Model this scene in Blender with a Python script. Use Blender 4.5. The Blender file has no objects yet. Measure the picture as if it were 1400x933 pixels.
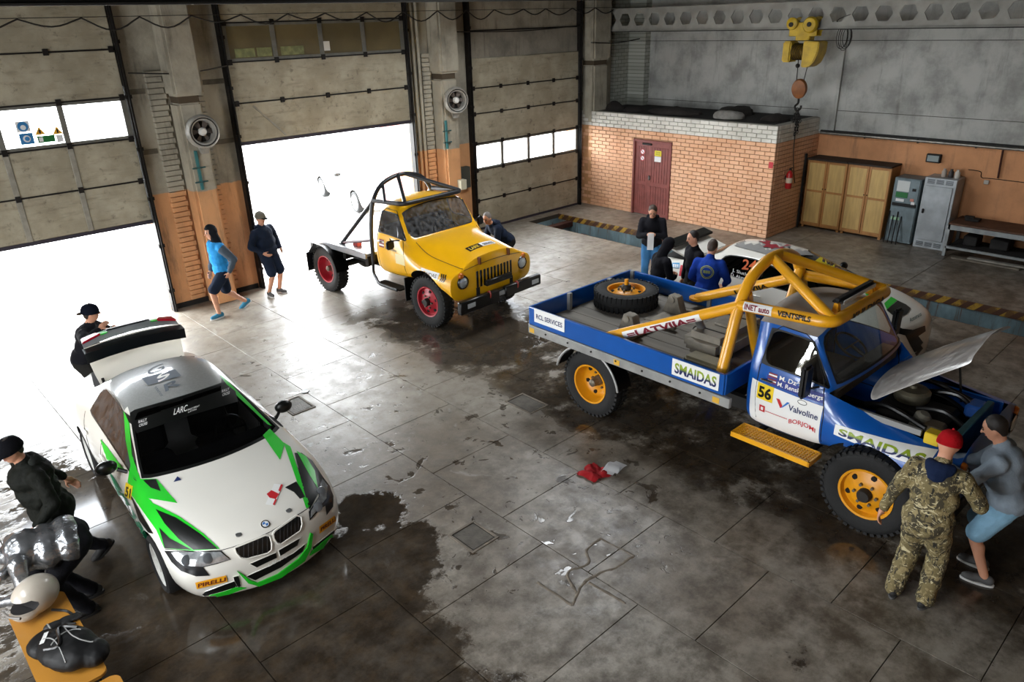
import bpy, bmesh, math, random
from mathutils import Vector, Matrix, noise as mnoise
from mathutils.bvhtree import BVHTree
import numpy as np
random.seed(7)
PI = math.pi
scene = bpy.context.scene
COL = scene.collection
# ------------------------------------------------------------------ camera
CAM_H = 5.1
yaw, pitch, roll = math.radians(42.646), math.radians(23.4418), math.radians(-1.7444)
fw = Vector((math.sin(yaw)*math.cos(pitch), math.cos(yaw)*math.cos(pitch), -math.sin(pitch)))
rt = Vector((math.cos(yaw), -math.sin(yaw), 0)); up = rt.cross(fw)
cr = rt*math.cos(roll) + up*math.sin(roll); cu = -rt*math.sin(roll) + up*math.cos(roll)
cd = bpy.data.cameras.new('camera'); cam = bpy.data.objects.new('camera', cd); COL.objects.link(cam)
cd.sensor_width = 36; cd.lens = 1016.7/1400*36; cd.clip_end = 400
cam.matrix_world = Matrix(((cr.x, cu.x, -fw.x, 0), (cr.y, cu.y, -fw.y, 0), (cr.z, cu.z, -fw.z, CAM_H), (0, 0, 0, 1)))
scene.camera = cam
# ------------------------------------------------------------------ world: bright overcast sky, and exposure
world = bpy.data.worlds.new('world'); scene.world = world; world.use_nodes = True
bg = world.node_tree.nodes['Background']; bg.inputs[0].default_value = (0.93, 0.97, 1.0, 1); bg.inputs[1].default_value = 22.0
vs = scene.view_settings
vs.view_transform = 'Standard'; vs.look = 'None'; vs.gamma = 1; vs.use_curve_mapping = False; vs.exposure = 0.12
def portal(x0, x1, y0, y1, z0, z1, direction):
    """a sampling portal in an opening (gives off no light of its own)"""
    d = bpy.data.lights.new('daylight_portal', 'AREA'); d.shape = 'RECTANGLE'; d.cycles.is_portal = True
    o = bpy.data.objects.new('daylight_portal', d); COL.objects.link(o); o['kind'] = 'helper'
    o.location = ((x0+x1)/2, (y0+y1)/2, (z0+z1)/2)
    v = Vector(direction); o.rotation_euler = v.to_track_quat('-Z', 'Y').to_euler()
    if abs(v.y) > .5: d.size, d.size_y = x1-x0, z1-z0
    elif abs(v.z) > .5: d.size, d.size_y = x1-x0, y1-y0
    else: d.size, d.size_y = y1-y0, z1-z0
    if abs(v.x) > .5: o.rotation_euler = (PI/2, 0, -PI/2 if v.x > 0 else PI/2)
    if abs(v.z) > .5: o.rotation_euler = (0, 0, 0)
    return o
WY = 14.7          # inner face of the wall with the doors
BX = 18.65         # inner face of the far wall
portal(.35, 4.4, WY+.2, WY+.2, 0, 1.83, (0, -1, 0))
portal(6.35, 10.45, WY+.2, WY+.2, 0, 3.0, (0, -1, 0))
# ------------------------------------------------------------------ helpers
def lin(c):
    if isinstance(c, str):
        c = tuple(int(c[i:i+2], 16)/255 for i in (0, 2, 4))
    return tuple((v/12.92 if v <= .04045 else ((v+.055)/1.055)**2.4) for v in c[:3]) + (1,)
MATS = {}
def M(name, col, rough=.5, metal=0., var=0., scale=6., bump=0., bscale=None, spec=.5, coat=0., col2=None, emit=0., detail=6, stretch=None, trans=0.):
    """procedural principled material: two tones mixed by noise, plus fine relief"""
    if name in MATS: return MATS[name]
    m = bpy.data.materials.new(name); m.use_nodes = True; MATS[name] = m
    nt = m.node_tree; N, L = nt.nodes, nt.links; b = N['Principled BSDF']
    b.inputs['Roughness'].default_value = rough; b.inputs['Metallic'].default_value = metal
    b.inputs['Specular IOR Level'].default_value = spec
    if coat: b.inputs['Coat Weight'].default_value = coat; b.inputs['Coat Roughness'].default_value = .06
    if trans: b.inputs['Transmission Weight'].default_value = trans
    c = lin(col); b.inputs['Base Color'].default_value = c
    tc = N.new('ShaderNodeTexCoord'); src = tc.outputs['Object']
    if stretch:
        mp = N.new('ShaderNodeMapping'); mp.inputs['Scale'].default_value = stretch; L.new(src, mp.inputs[0]); src = mp.outputs[0]
    if var or col2:
        c2 = lin(col2) if col2 else tuple(v*(1-var) for v in c[:3]) + (1,)
        t = N.new('ShaderNodeTexNoise'); t.inputs['Scale'].default_value = scale; t.inputs['Detail'].default_value = detail; L.new(src, t.inputs[0])
        r = N.new('ShaderNodeValToRGB'); r.color_ramp.elements[0].position = .38; r.color_ramp.elements[1].position = .66
        r.color_ramp.elements[0].color = c2; r.color_ramp.elements[1].color = c
        L.new(t.outputs[0], r.inputs[0]); L.new(r.outputs[0], b.inputs['Base Color'])
    if bump:
        t2 = N.new('ShaderNodeTexNoise'); t2.inputs['Scale'].default_value = bscale or scale*4; t2.inputs['Detail'].default_value = 4; L.new(src, t2.inputs[0])
        bp = N.new('ShaderNodeBump'); bp.inputs['Strength'].default_value = bump; bp.inputs['Distance'].default_value = .02
        L.new(t2.outputs[0], bp.inputs['Height']); L.new(bp.outputs[0], b.inputs['Normal'])
    if emit:
        b.inputs['Emission Color'].default_value = c; b.inputs['Emission Strength'].default_value = emit
    return m
def glass_mat(name, tint, gloss=.12, rough=.02, dirt=0.):
    if name in MATS: return MATS[name]
    m = bpy.data.materials.new(name); m.use_nodes = True; MATS[name] = m
    nt = m.node_tree; N, L = nt.nodes, nt.links; N.remove(N['Principled BSDF'])
    tr = N.new('ShaderNodeBsdfTransparent'); tr.inputs[0].default_value = tuple(tint)+(1,)
    gl = N.new('ShaderNodeBsdfGlossy'); gl.inputs['Roughness'].default_value = rough
    lw = N.new('ShaderNodeLayerWeight'); lw.inputs[0].default_value = .5
    pw = N.new('ShaderNodeMath'); pw.operation = 'POWER'; pw.inputs[1].default_value = 4.5; L.new(lw.outputs['Facing'], pw.inputs[0])
    ad = N.new('ShaderNodeMath'); ad.operation = 'ADD'; ad.inputs[1].default_value = gloss; L.new(pw.outputs[0], ad.inputs[0])
    mx = N.new('ShaderNodeMixShader'); L.new(ad.outputs[0], mx.inputs[0]); L.new(tr.outputs[0], mx.inputs[1]); L.new(gl.outputs[0], mx.inputs[2])
    out = mx.outputs[0]
    if dirt:
        df = N.new('ShaderNodeBsdfDiffuse'); df.inputs[0].default_value = (.75, .77, .8, 1)
        tc = N.new('ShaderNodeTexCoord'); t = N.new('ShaderNodeTexNoise'); t.inputs['Scale'].default_value = 14; t.inputs['Detail'].default_value = 6; L.new(tc.outputs['Object'], t.inputs[0])
        r = N.new('ShaderNodeMapRange'); r.inputs[1].default_value = .3; r.inputs[2].default_value = .8; r.inputs[4].default_value = dirt; L.new(t.outputs[0], r.inputs[0])
        m2 = N.new('ShaderNodeMixShader'); L.new(r.outputs[0], m2.inputs[0]); L.new(out, m2.inputs[1]); L.new(df.outputs[0], m2.inputs[2]); out = m2.outputs[0]
    L.new(out, N['Material Output'].inputs[0])
    return m
def BM(): return bmesh.new()
def box(bm, x0, x1, y0, y1, z0, z1, bev=0., seg=1, mi=0):
    v = [bm.verts.new((x, y, z)) for z in (z0, z1) for y in (y0, y1) for x in (x0, x1)]
    fs = [bm.faces.new([v[i] for i in q]) for q in ((0, 2, 3, 1), (4, 5, 7, 6), (0, 1, 5, 4), (2, 6, 7, 3), (0, 4, 6, 2), (1, 3, 7, 5))]
    for f in fs: f.material_index = mi
    if bev:
        es = list({e for f in fs for e in f.edges})
        bmesh.ops.bevel(bm, geom=es, offset=bev, segments=seg, affect='EDGES', clamp_overlap=True)
    return v
def obox(bm, c, sx, sy, sz, R=None, bev=0.):
    """oriented box, centre c"""
    t = BM(); box(t, -sx/2, sx/2, -sy/2, sy/2, -sz/2, sz/2, bev)
    mt = Matrix.Translation(c) @ (R.to_4x4() if R else Matrix())
    merge(bm, t, mt)
def merge(bm, other, mt=None):
    vm = {}
    for v in other.verts: vm[v] = bm.verts.new(mt @ v.co if mt else v.co)
    for f in other.faces:
        try:
            g = bm.faces.new([vm[v] for v in f.verts]); g.material_index = f.material_index; g.smooth = f.smooth
        except ValueError: pass
    other.free()
def frame(d):
    d = Vector(d).normalized(); a = Vector((0, 0, 1)) if abs(d.z) < .95 else Vector((1, 0, 0))
    u = d.cross(a).normalized(); return u, u.cross(d).normalized(), d
def cyl(bm, p0, p1, r0, r1=None, seg=16, caps=True):
    p0, p1 = Vector(p0), Vector(p1); r1 = r0 if r1 is None else r1
    u, w, d = frame(p1-p0)
    A = [bm.verts.new(p0+(u*math.cos(t)+w*math.sin(t))*r0) for t in (2*PI*i/seg for i in range(seg))]
    B = [bm.verts.new(p1+(u*math.cos(t)+w*math.sin(t))*r1) for t in (2*PI*i/seg for i in range(seg))]
    for i in range(seg): bm.faces.new((A[i], A[(i+1) % seg], B[(i+1) % seg], B[i]))
    if caps: bm.faces.new(A[::-1]); bm.faces.new(B)
def smooth_path(pts, n=6):
    P = [Vector(p) for p in pts]; out = []
    for i in range(len(P)-1):
        a, b, c, d = P[max(i-1, 0)], P[i], P[i+1], P[min(i+2, len(P)-1)]
        for k in range(n):
            t = k/n; out.append(.5*((2*b)+(c-a)*t+(2*a-5*b+4*c-d)*t*t+(3*b-a-3*c+d)*t**3))
    return out+[P[-1]]
def round_path(pts, r, n=5):
    """polyline with its corners rounded by radius r"""
    P = [Vector(p) for p in pts]; out = [P[0]]
    for i in range(1, len(P)-1):
        a, b, c = P[i-1], P[i], P[i+1]; q = min(r, (a-b).length*.49, (c-b).length*.49)
        s, e = b+(a-b).normalized()*q, b+(c-b).normalized()*q
        out += [s.lerp(b, t).lerp(b.lerp(e, t), t) for t in (k/n for k in range(n+1))]
    return out+[P[-1]]
def tube(bm, pts, r, seg=8, closed=False):
    P = [Vector(p) for p in pts]; n = len(P); rings = []; u = None
    for i, p in enumerate(P):
        d = (P[(i+1) % n]-P[i-1]) if closed else (P[min(i+1, n-1)]-P[max(i-1, 0)])
        if d.length < 1e-9: d = Vector((0, 0, 1))
        d.normalize()
        if u is None: u = frame(d)[0]
        u = (u-d*u.dot(d)); u = u.normalized() if u.length > 1e-6 else frame(d)[0]
        w = d.cross(u); rr = r[i] if isinstance(r, (list, tuple)) else r
        rings.append([bm.verts.new(p+(u*math.cos(t)+w*math.sin(t))*rr) for t in (2*PI*k/seg for k in range(seg))])
    for i in range(n if closed else n-1):
        A, B = rings[i], rings[(i+1) % n]
        for k in range(seg): bm.faces.new((A[k], A[(k+1) % seg], B[(k+1) % seg], B[k]))
    if not closed: bm.faces.new(rings[0][::-1]); bm.faces.new(rings[-1])
def lathe(bm, prof, o=(0, 0, 0), axis=(0, 0, 1), seg=24, mi=0, closed=False):
    """prof: (radius, height) pairs about an axis through o"""
    o = Vector(o); u, w, d = frame(axis); rings = []
    for r, h in prof:
        if r < 1e-5: rings.append([bm.verts.new(o+d*h)])
        else: rings.append([bm.verts.new(o+d*h+(u*math.cos(t)+w*math.sin(t))*r) for t in (2*PI*k/seg for k in range(seg))])
    if closed: rings.append(rings[0])
    for A, B in zip(rings, rings[1:]):
        for k in range(seg):
            a, b, c, e = A[k % len(A)], A[(k+1) % seg % len(A)], B[(k+1) % seg % len(B)], B[k % len(B)]
            q = [x for i, x in enumerate((a, b, c, e)) if x not in (a, b, c, e)[:i]]
            if len(q) > 2:
                try: bm.faces.new(q).material_index = mi
                except ValueError: pass
def ball(bm, c, rx, ry=None, rz=None, R=None, seg=14, rings=9):
    ry = rx if ry is None else ry; rz = rx if rz is None else rz
    t = BM(); bmesh.ops.create_uvsphere(t, u_segments=seg, v_segments=rings, radius=1)
    merge(bm, t, Matrix.Translation(c) @ (R.to_4x4() if R else Matrix()) @ Matrix.Diagonal((rx, ry, rz, 1)))
def prism(bm, pts, vec, bev=0.):
    """closed 3D polygon pushed along vec"""
    vec = Vector(vec); A = [bm.verts.new(p) for p in pts]; B = [bm.verts.new(Vector(p)+vec) for p in pts]; n = len(A)
    fs = [bm.faces.new(A[::-1]), bm.faces.new(B)]
    fs += [bm.faces.new((A[i], A[(i+1) % n], B[(i+1) % n], B[i])) for i in range(n)]
    if bev: bmesh.ops.bevel(bm, geom=list({e for f in fs for e in f.edges}), offset=bev, segments=2, affect='EDGES', clamp_overlap=True)
def finish(me, ang=40):
    for p in me.polygons: p.use_smooth = True
    me.set_sharp_from_angle(angle=math.radians(ang))
def mesh_of(name, bm, ang=40, recalc=True):
    if recalc: bmesh.ops.recalc_face_normals(bm, faces=bm.faces[:])
    me = bpy.data.meshes.new(name); bm.to_mesh(me); bm.free()
    if ang: finish(me, ang)
    return me
def put(name, me, parent=None, loc=(0, 0, 0), rot=(0, 0, 0)):
    o = bpy.data.objects.new(name, me); COL.objects.link(o); o.parent = parent; o.location = loc; o.rotation_euler = rot
    return o
def obj(name, bm, mat, parent=None, ang=40, recalc=True):
    me = mesh_of(name, bm, ang, recalc)
    for m in (mat if isinstance(mat, (list, tuple)) else [mat]): me.materials.append(m)
    return put(name, me, parent)
def tag(o, label, cat, group=None):
    o['label'] = label; o['category'] = cat
    if group: o['group'] = group
    return o
def thing(name, label, cat, loc=(0, 0, 0), rz=0., group=None):
    o = bpy.data.objects.new(name, None); COL.objects.link(o); o.location = loc; o.rotation_euler = (0, 0, rz); o.empty_display_size = .2
    return tag(o, label, cat, group)
def struct(o, label=None, cat=None):
    o['kind'] = 'structure'
    if label: o['label'] = label
    if cat: o['category'] = cat
    return o
def bx(name, mat, parent, *a, bev=0.):
    b = BM(); box(b, *a, bev=bev); return obj(name, b, mat, parent)
def copy_tree(o, parent=None):
    c = o.copy(); COL.objects.link(c); c.parent = parent
    for ch in o.children: copy_tree(ch, c)
    return c
def evaluated(me, mods):
    """mesh after modifiers; mods: list of (type, {props})"""
    o = bpy.data.objects.new('tmp', me); COL.objects.link(o)
    for t, pr in mods:
        m = o.modifiers.new(t, t)
        for k, v in pr.items(): setattr(m, k, v)
    dg = bpy.context.evaluated_depsgraph_get(); dg.update()
    r = bpy.data.meshes.new_from_object(o.evaluated_get(dg), depsgraph=dg)
    bpy.data.objects.remove(o); return r
TXT = {}
def text_geo(s, bold=0.):
    """flat letters, cap height 1, starting at x = 0: verts and faces"""
    k = (s, bold)
    if k in TXT: return TXT[k]
    cu_ = bpy.data.curves.new('t', 'FONT'); cu_.body = s; cu_.size = 1.37; cu_.offset = bold; cu_.resolution_u = 3; cu_.fill_mode = 'BOTH'
    o = bpy.data.objects.new('t', cu_); COL.objects.link(o)
    dg = bpy.context.evaluated_depsgraph_get(); dg.update()
    me = bpy.data.meshes.new_from_object(o.evaluated_get(dg), depsgraph=dg); bpy.data.objects.remove(o)
    vs_ = [(v.co.x, v.co.y) for v in me.vertices]; fs_ = [tuple(p.vertices) for p in me.polygons]
    x0 = min(v[0] for v in vs_); vs_ = [(x-x0, y) for x, y in vs_]
    TXT[k] = (vs_, fs_, max(v[0] for v in vs_)); return TXT[k]
def flat_text(bm, s, o, ux, uy, h=None, w=None, bold=0., mi=0, align='l'):
    """letters on a plane: origin o, unit axes ux/uy, cap height h and/or total width w"""
    vs_, fs_, W = text_geo(s, bold); ux, uy, o = Vector(ux).normalized(), Vector(uy).normalized(), Vector(o)
    if h is None: h = w/W
    sx = h if w is None else w/W
    if align == 'c': o = o-ux*(W*sx/2)
    V = [bm.verts.new(o+ux*(x*sx)+uy*(y*h)) for x, y in vs_]
    for f in fs_:
        try: bm.faces.new([V[i] for i in f]).material_index = mi
        except ValueError: pass
def poly(bm, pts, mi=0):
    f = bm.faces.new([bm.verts.new(p) for p in pts]); f.material_index = mi; return f
# ------------------------------------------------------------------ node sugar for the bigger surface materials
class NT:
    def __init__(s, name, rough=.6):
        s.m = bpy.data.materials.new(name); s.m.use_nodes = True; MATS[name] = s.m; s.N = s.m.node_tree.nodes; s.L = s.m.node_tree.links
        s.b = s.N['Principled BSDF']; s.b.inputs['Roughness'].default_value = rough
        s.geo = s.N.new('ShaderNodeNewGeometry'); s.pos = s.geo.outputs['Position']
        sx = s.N.new('ShaderNodeSeparateXYZ'); s.L.new(s.pos, sx.inputs[0]); s.x, s.y, s.z = sx.outputs
    def _in(s, sock, v):
        if isinstance(v, (int, float)): sock.default_value = v
        elif isinstance(v, (tuple, list)): sock.default_value = v
        else: s.L.new(v, sock)
    def math(s, op, a, b=0., clamp=False):
        n = s.N.new('ShaderNodeMath'); n.operation = op; n.use_clamp = clamp; s._in(n.inputs[0], a); s._in(n.inputs[1], b); return n.outputs[0]
    def noise(s, scale, detail=6, rough=.55, vec=None, stretch=None, dist=0.):
        n = s.N.new('ShaderNodeTexNoise'); n.inputs['Scale'].default_value = scale; n.inputs['Detail'].default_value = detail; n.inputs['Roughness'].default_value = rough
        n.inputs['Distortion'].default_value = dist
        v = vec or s.pos
        if stretch:
            mp = s.N.new('ShaderNodeMapping'); mp.inputs['Scale'].default_value = stretch; s.L.new(v, mp.inputs[0]); v = mp.outputs[0]
        s.L.new(v, n.inputs[0]); return n.outputs[0]
    def step(s, v, a, b, lo=0., hi=1.):
        n = s.N.new('ShaderNodeMapRange'); n.interpolation_type = 'SMOOTHSTEP'
        for i, q in enumerate((v, a, b, lo, hi)): s._in(n.inputs[i], q)
        return n.outputs[0]
    def mix(s, f, a, b, blend='MIX'):
        n = s.N.new('ShaderNodeMix'); n.data_type = 'RGBA'; n.blend_type = blend
        s._in(n.inputs[0], f); s._in(n.inputs[6], a); s._in(n.inputs[7], b); return n.outputs[2]
    def ell(s, cx, cy, rx, ry):
        """soft ellipse mask on the ground: 1 in the middle, 0 outside"""
        a = s.math('DIVIDE', s.math('SUBTRACT', s.x, cx), rx); b = s.math('DIVIDE', s.math('SUBTRACT', s.y, cy), ry)
        d = s.math('ADD', s.math('MULTIPLY', a, a), s.math('MULTIPLY', b, b)); return s.math('SUBTRACT', 1., d, True)
    def bump(s, h, strength=.3, dist=.02):
        n = s.N.new('ShaderNodeBump'); n.inputs['Strength'].default_value = strength; n.inputs['Distance'].default_value = dist
        s.L.new(h, n.inputs['Height']); s.L.new(n.outputs[0], s.b.inputs['Normal'])
    def out(s, col=None, rough=None):
        if col is not None: s._in(s.b.inputs['Base Color'], col)
        if rough is not None: s._in(s.b.inputs['Roughness'], rough)
        return s.m
# concrete floor: dry grey-brown concrete, damp and wet stains, puddles, foot marks
t = NT('concrete_floor')
n1, n2, n3 = t.noise(.55, 7, .6), t.noise(4.5, 8, .65), t.noise(26, 5, .6)
base = t.mix(t.step(n1, .35, .65), lin('7c7163'), lin('9d968a'))
base = t.mix(t.step(n2, .40, .72, 0, .55), base, lin('5c5449'))
base = t.mix(t.step(n3, .55, .8, 0, .35), base, lin('a8a298'))
# pale marks over two soft patches
base = t.mix(t.math('MULTIPLY', t.step(t.noise(2.3, 6, .62, dist=1.2), .60, .70), t.math('MULTIPLY', t.math('ADD', t.ell(3.6, 9.5, 3.2, 5.5), t.ell(.9, 8.3, 1.5, 3.2), True), .55)), base, lin('d2d2ce'))
edge = t.math('ADD', t.x, t.math('MULTIPLY', t.math('SUBTRACT', t.noise(1.1, 5), .5), 1.0))
band = t.math('MULTIPLY', t.step(edge, 6.35, 6.75), t.math('MULTIPLY', t.step(t.y, 12.6, 11.0), t.step(edge, 9.6, 8.9)))
wet = t.math('MULTIPLY', band, t.step(t.noise(1.3, 6, .65), .33, .5))
def puddle(cx, cy, rx, ry, hard=.22):
    return t.step(t.math('ADD', t.ell(cx, cy, rx, ry), t.math('ADD', t.math('MULTIPLY', t.math('SUBTRACT', t.noise(1.7, 8, .68), .5), 1.7), t.math('MULTIPLY', t.math('SUBTRACT', t.noise(7, 6, .7), .5), .9))), hard, hard+.22)
for p in ((3.0, 5.5, .95, .85), (1.6, 5.6, 1.7, 1.0), (1.1, 8.0, .75, 2.6), (3.55, 6.3, .5, .5), (2.2, 7.6, 1.2, 2.6), (7.8, 9.4, 1.1, 1.7), (2.0, 4.4, 1.2, .9)):
    wet = t.math('MAXIMUM', wet, puddle(*p))
ex = t.math('ADD', t.x, t.math('ADD', t.math('MULTIPLY', t.math('SUBTRACT', t.noise(1.5, 8, .68), .5), 2.2), t.math('MULTIPLY', t.math('SUBTRACT', t.noise(8, 5, .7), .5), .5)))
wet = t.math('MAXIMUM', wet, t.math('MULTIPLY', t.step(ex, 3.2, 2.85), t.step(t.y, 7.0, 6.2)))
slush = t.math('MULTIPLY', t.step(t.noise(3.2, 9, .75, stretch=(.7, 1.5, 1)), .46, .52), t.math('MULTIPLY', t.step(ex, 1.9, 1.4), t.step(t.y, 12.0, 10.0)))
wet = t.math('MAXIMUM', wet, slush)
spots = t.math('MULTIPLY', t.math('MAXIMUM', t.step(t.noise(3.4, 5, .6, dist=.6), .605, .645), t.step(t.noise(9, 4, .6, dist=.8), .655, .69)), t.step(t.math('MAXIMUM', t.ell(5.2, 7.6, 2.0, 5.0), t.ell(4.2, 5.4, 2.2, 1.6)), .05, .4))
wet = t.math('MAXIMUM', wet, t.math('MULTIPLY', spots, .8))
dirt = t.math('MULTIPLY', t.step(t.noise(2.6, 9, .74), .36, .66), t.step(t.y, 9.0, 4.0, .15, .9))
base = t.mix(dirt, base, lin('453a2c'))
base = t.mix(t.step(t.noise(75, 3, .7), .60, .74, 0, .45), base, lin('37312a'))
base = t.mix(t.math('MULTIPLY', wet, .82), base, t.mix(t.step(t.noise(5, 7, .7), .4, .7), lin('1f1710'), lin('3a2c1b')))
rg = t.step(n2, .3, .7, .32, .5)
n = t.N.new('ShaderNodeMix'); n.data_type = 'FLOAT'; t._in(n.inputs[0], wet); t._in(n.inputs[2], rg); n.inputs[3].default_value = .1
t.bump(t.math('MULTIPLY', t.math('ADD', n2, t.math('MULTIPLY', n3, .3)), t.math('SUBTRACT', 1.05, wet)), .22, .02)
FLOOR = t.out(base, n.outputs[0])
def painted(name, split, low, high, grime=.5, rough=.75):
    """plaster or concrete painted in one tone to a height and another above"""
    t = NT(name, rough)
    w = t.math('ADD', t.z, t.math('MULTIPLY', t.math('SUBTRACT', t.noise(5, 3), .5), .07))
    lo = t.mix(t.step(t.noise(1.7, 7, .6), .4, .75, 0, .6), lin(low), tuple(v*.62 for v in lin(low)[:3])+(1,))
    hi = t.mix(t.step(t.noise(1.4, 7, .65), .38, .72), lin(high), tuple(v*.55 for v in lin(high)[:3])+(1,))
    c = t.mix(t.step(w, split-.012, split+.012), lo, hi)
    st = t.noise(2.2, 6, .7, stretch=(2.2, 2.2, .28))
    c = t.mix(t.math('MULTIPLY', t.step(st, .52, .74), grime), c, lin('3a342b'))
    t.bump(t.noise(18, 6, .7), .35, .02)
    return t.out(c)
PIER = painted('pier_paint', 2.27, 'cf9868', 'a59e8d', .6)
BACK = painted('far_wall_paint', 2.29, 'c98f62', 'b2b3ae', .35)
PLAIN = painted('grey_concrete', -9, '8f897c', '8f897c', .6)
DARKC = M('dark_ceiling', '3c3a37', .9, var=.3, scale=2)
STEEL_DK = M('dark_steel', '2a2725', .55, .6, var=.4, scale=8)
STEEL = M('grey_steel', '8a8b8a', .45, .7, var=.35, scale=9)
BLACK = M('black_rubber', '141414', .75, bump=.2, scale=20)
SOOT = M('sooty_black', '1b1815', .9, var=.4, scale=4, bump=.5)
# ---------------- floor: ground slab with separate cast slabs on it, and the inspection pit
PX0, PX1, PY0, PY1 = 13.9, 15.12, 1.6, 14.3
fl = BM(); box(fl, -8, PX0, -5, WY+.4, -.12, -.014); box(fl, PX1, BX+.4, -5, WY+.4, -.12, -.014); box(fl, PX0, PX1, PY1, WY+.4, -.12, -.014); box(fl, PX0, PX1, -5, PY0, -.12, -.014)
floor = struct(obj('floor', fl, M('joint_grout', '3a352d', .9)), 'stained wet concrete floor of the workshop', 'floor')
xs = [-8, -6.4, -4.8, -3.2, -2.2, -.93, .35, 1.62, 2.9, 4.5, 5.78, 7.06, 8.34, 9.62, 10.9, 12.4, PX0]
def slab(x0, x1, y0, y1):
    b = BM(); g = .004; box(b, x0+g, x1-g, y0+g, y1-g, -.03, 0)
    es = [e for e in b.edges if all(v.co.z > -.01 for v in e.verts)]
    bmesh.ops.bevel(b, geom=es, offset=.002, segments=1, affect='EDGES')
    obj('slab', b, FLOOR, floor)
for i, (a, b_) in enumerate(zip(xs, xs[1:])):
    step_ = 1.26
    ys = [-5]+sorted({round(float(q), 3) for q in np.arange((7.02 if i % 2 == 0 else 7.65)-step_*9, 14.4, step_) if q > -4.6})+[WY+.4]
    for q, r in zip(ys, ys[1:]): slab(a, b_, q, r)
ys = [-5, -1, 2, 5, 8, 11, 13.2, WY+.4]
for q, r in zip(ys, ys[1:]):
    slab(PX1, 16.9, q, r)
    slab(16.9, BX, q, r)
slab(PX0, PX1, PY1, WY+.4); slab(PX0, PX1, -5, PY0)
# pit
t = NT('pit_wall_paint', .7)
c = t.mix(t.step(t.noise(1.2, 6, .6, stretch=(1, 1, .4)), .35, .6), lin('86a3ac'), lin('5d6f74'))
c = t.mix(t.step(t.noise(4, 6, .7, stretch=(1, 3, .2)), .52, .68), c, lin('5a4232'))
PITM = t.out(c)
t = NT('hazard_band', .6)
wv = t.math('FRACT', t.math('MULTIPLY', t.math('ADD', t.y, t.z), 3.6))
c = t.mix(t.step(wv, .48, .52), lin('4a2c1c'), lin('a8842a')); c = t.mix(t.step(t.noise(3, 6, .7), .42, .56, 0, .85), c, lin('4a2c1c'))
HAZ = t.out(c)
pit = BM(); D = 1.35
for a in ((PX0-.2, PX0, PY0-.2, PY1+.2, -D, -.12), (PX1, PX1+.2, PY0-.2, PY1+.2, -D, -.12), (PX0, PX1, PY1, PY1+.2, -D, -.12), (PX0, PX1, PY0-.2, PY0, -D, -.12), (PX0-.2, PX1+.2, PY0-.2, PY1+.2, -D-.2, -D)):
    box(pit, *a)
pit_o = struct(obj('floor_pit', pit, PITM), 'long inspection pit sunk into the floor beside the brick room', 'pit')
bx('kerb', HAZ, pit_o, PX1-.02, PX1+.03, PY0, PY1, -.15, -.005); bx('kerb', HAZ, pit_o, PX0-.03, PX0+.02, PY0, PY1, -.15, -.005)
RUST = M('rusty_brown_steel', '50291c', .8, .2, var=.5, scale=7)
for q in (13.75, 13.2): bx('step_beam', RUST, pit_o, PX0, PX1, q, q+.22, -.55 if q < 13.5 else -.28, -.42 if q < 13.5 else -.14, bev=.01)
# outside yard
yd = BM(); box(yd, -60, 80, WY+.4, 90, -.35, -.02)
struct(obj('ground_yard', yd, M('yard_asphalt', 'd2d2d0', .8, var=.15, scale=1.5)), 'bright paved yard outside the doors', 'yard')
# ---------------- wall with the three overhead doors
D1, D2, D3 = (.32, 4.42), (6.35, 10.48), (12.36, 16.26); LZ = 4.2; TOP = 6.3
wl = BM()
for x0, x1 in ((-8, D1[0]), (D1[1]+.03, D2[0]-.03), (D2[1]+.03, D3[0]-.03), (D3[1]+.03, BX+.3)): box(wl, x0, x1, WY, WY+.4, -.3, TOP)
for x0, x1 in (D1, D2, D3): box(wl, x0-.03, x1+.03, WY, WY+.4, LZ, TOP)
wall_l = struct(obj('wall_left', wl, PIER), 'weathered plaster wall with three overhead doors', 'wall')
def bevel_box(name, mat, parent, *a, bev=.02): return bx(name, mat, parent, *a, bev=bev)
CJ = M('recess_brown', '4c4030', .9)
brick_me = {}
def brick_mesh(l, h, d, mat):
    k = (round(l, 3), h, d, mat.name)
    if k not in brick_me:
        b = BM(); box(b, -l/2, l/2, -d/2, d/2, -h/2, h/2, bev=.007); brick_me[k] = mesh_of('brick', b, 30); brick_me[k].materials.append(mat)
    return brick_me[k]
def column(x0, x1, yf):
    """protruding concrete column: upper shaft, dark recess, lower shaft with rounded corners, skirting"""
    u = BM(); box(u, x0-.04, x1+.06, yf-.05, WY, 3.98, TOP, bev=.05, seg=2); obj('column_shaft', u, PIER, wall_l)
    b = BM(); box(b, x0, x1, yf, WY, -.03, 3.88, bev=.05, seg=2); obj('column_shaft', b, PIER, wall_l)
    bx('column_recess', CJ, wall_l, x0+.04, x1-.04, yf+.03, WY, 3.86, 4.0)
column(5.17, 5.62, 14.27); column(11.2, 11.66, 14.27); column(16.5, 17.12, 14.27)
for (a, b_) in ((4.82, 5.15), (5.64, 5.84), (10.92, 11.18), (11.68, 11.8)):
    bw = b_-a; z = .12; i = 0
    while z < 4.35:
        o = put('brick', brick_mesh(bw-.015 if i % 2 else bw-.05, .086, .08, PIER), wall_l, ((a+b_)/2+(0 if i % 2 else -.012), WY-.028, z+.044)); z += .098; i += 1
for x0, x1 in ((D1[1]+.1, 5.17), (5.62, D2[0]-.1), (D2[1]+.1, 11.2), (11.66, D3[0]-.1)):
    bx('skirting', SOOT, wall_l, x0, x1, WY-.02, WY+.01, 0, .1)
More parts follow.
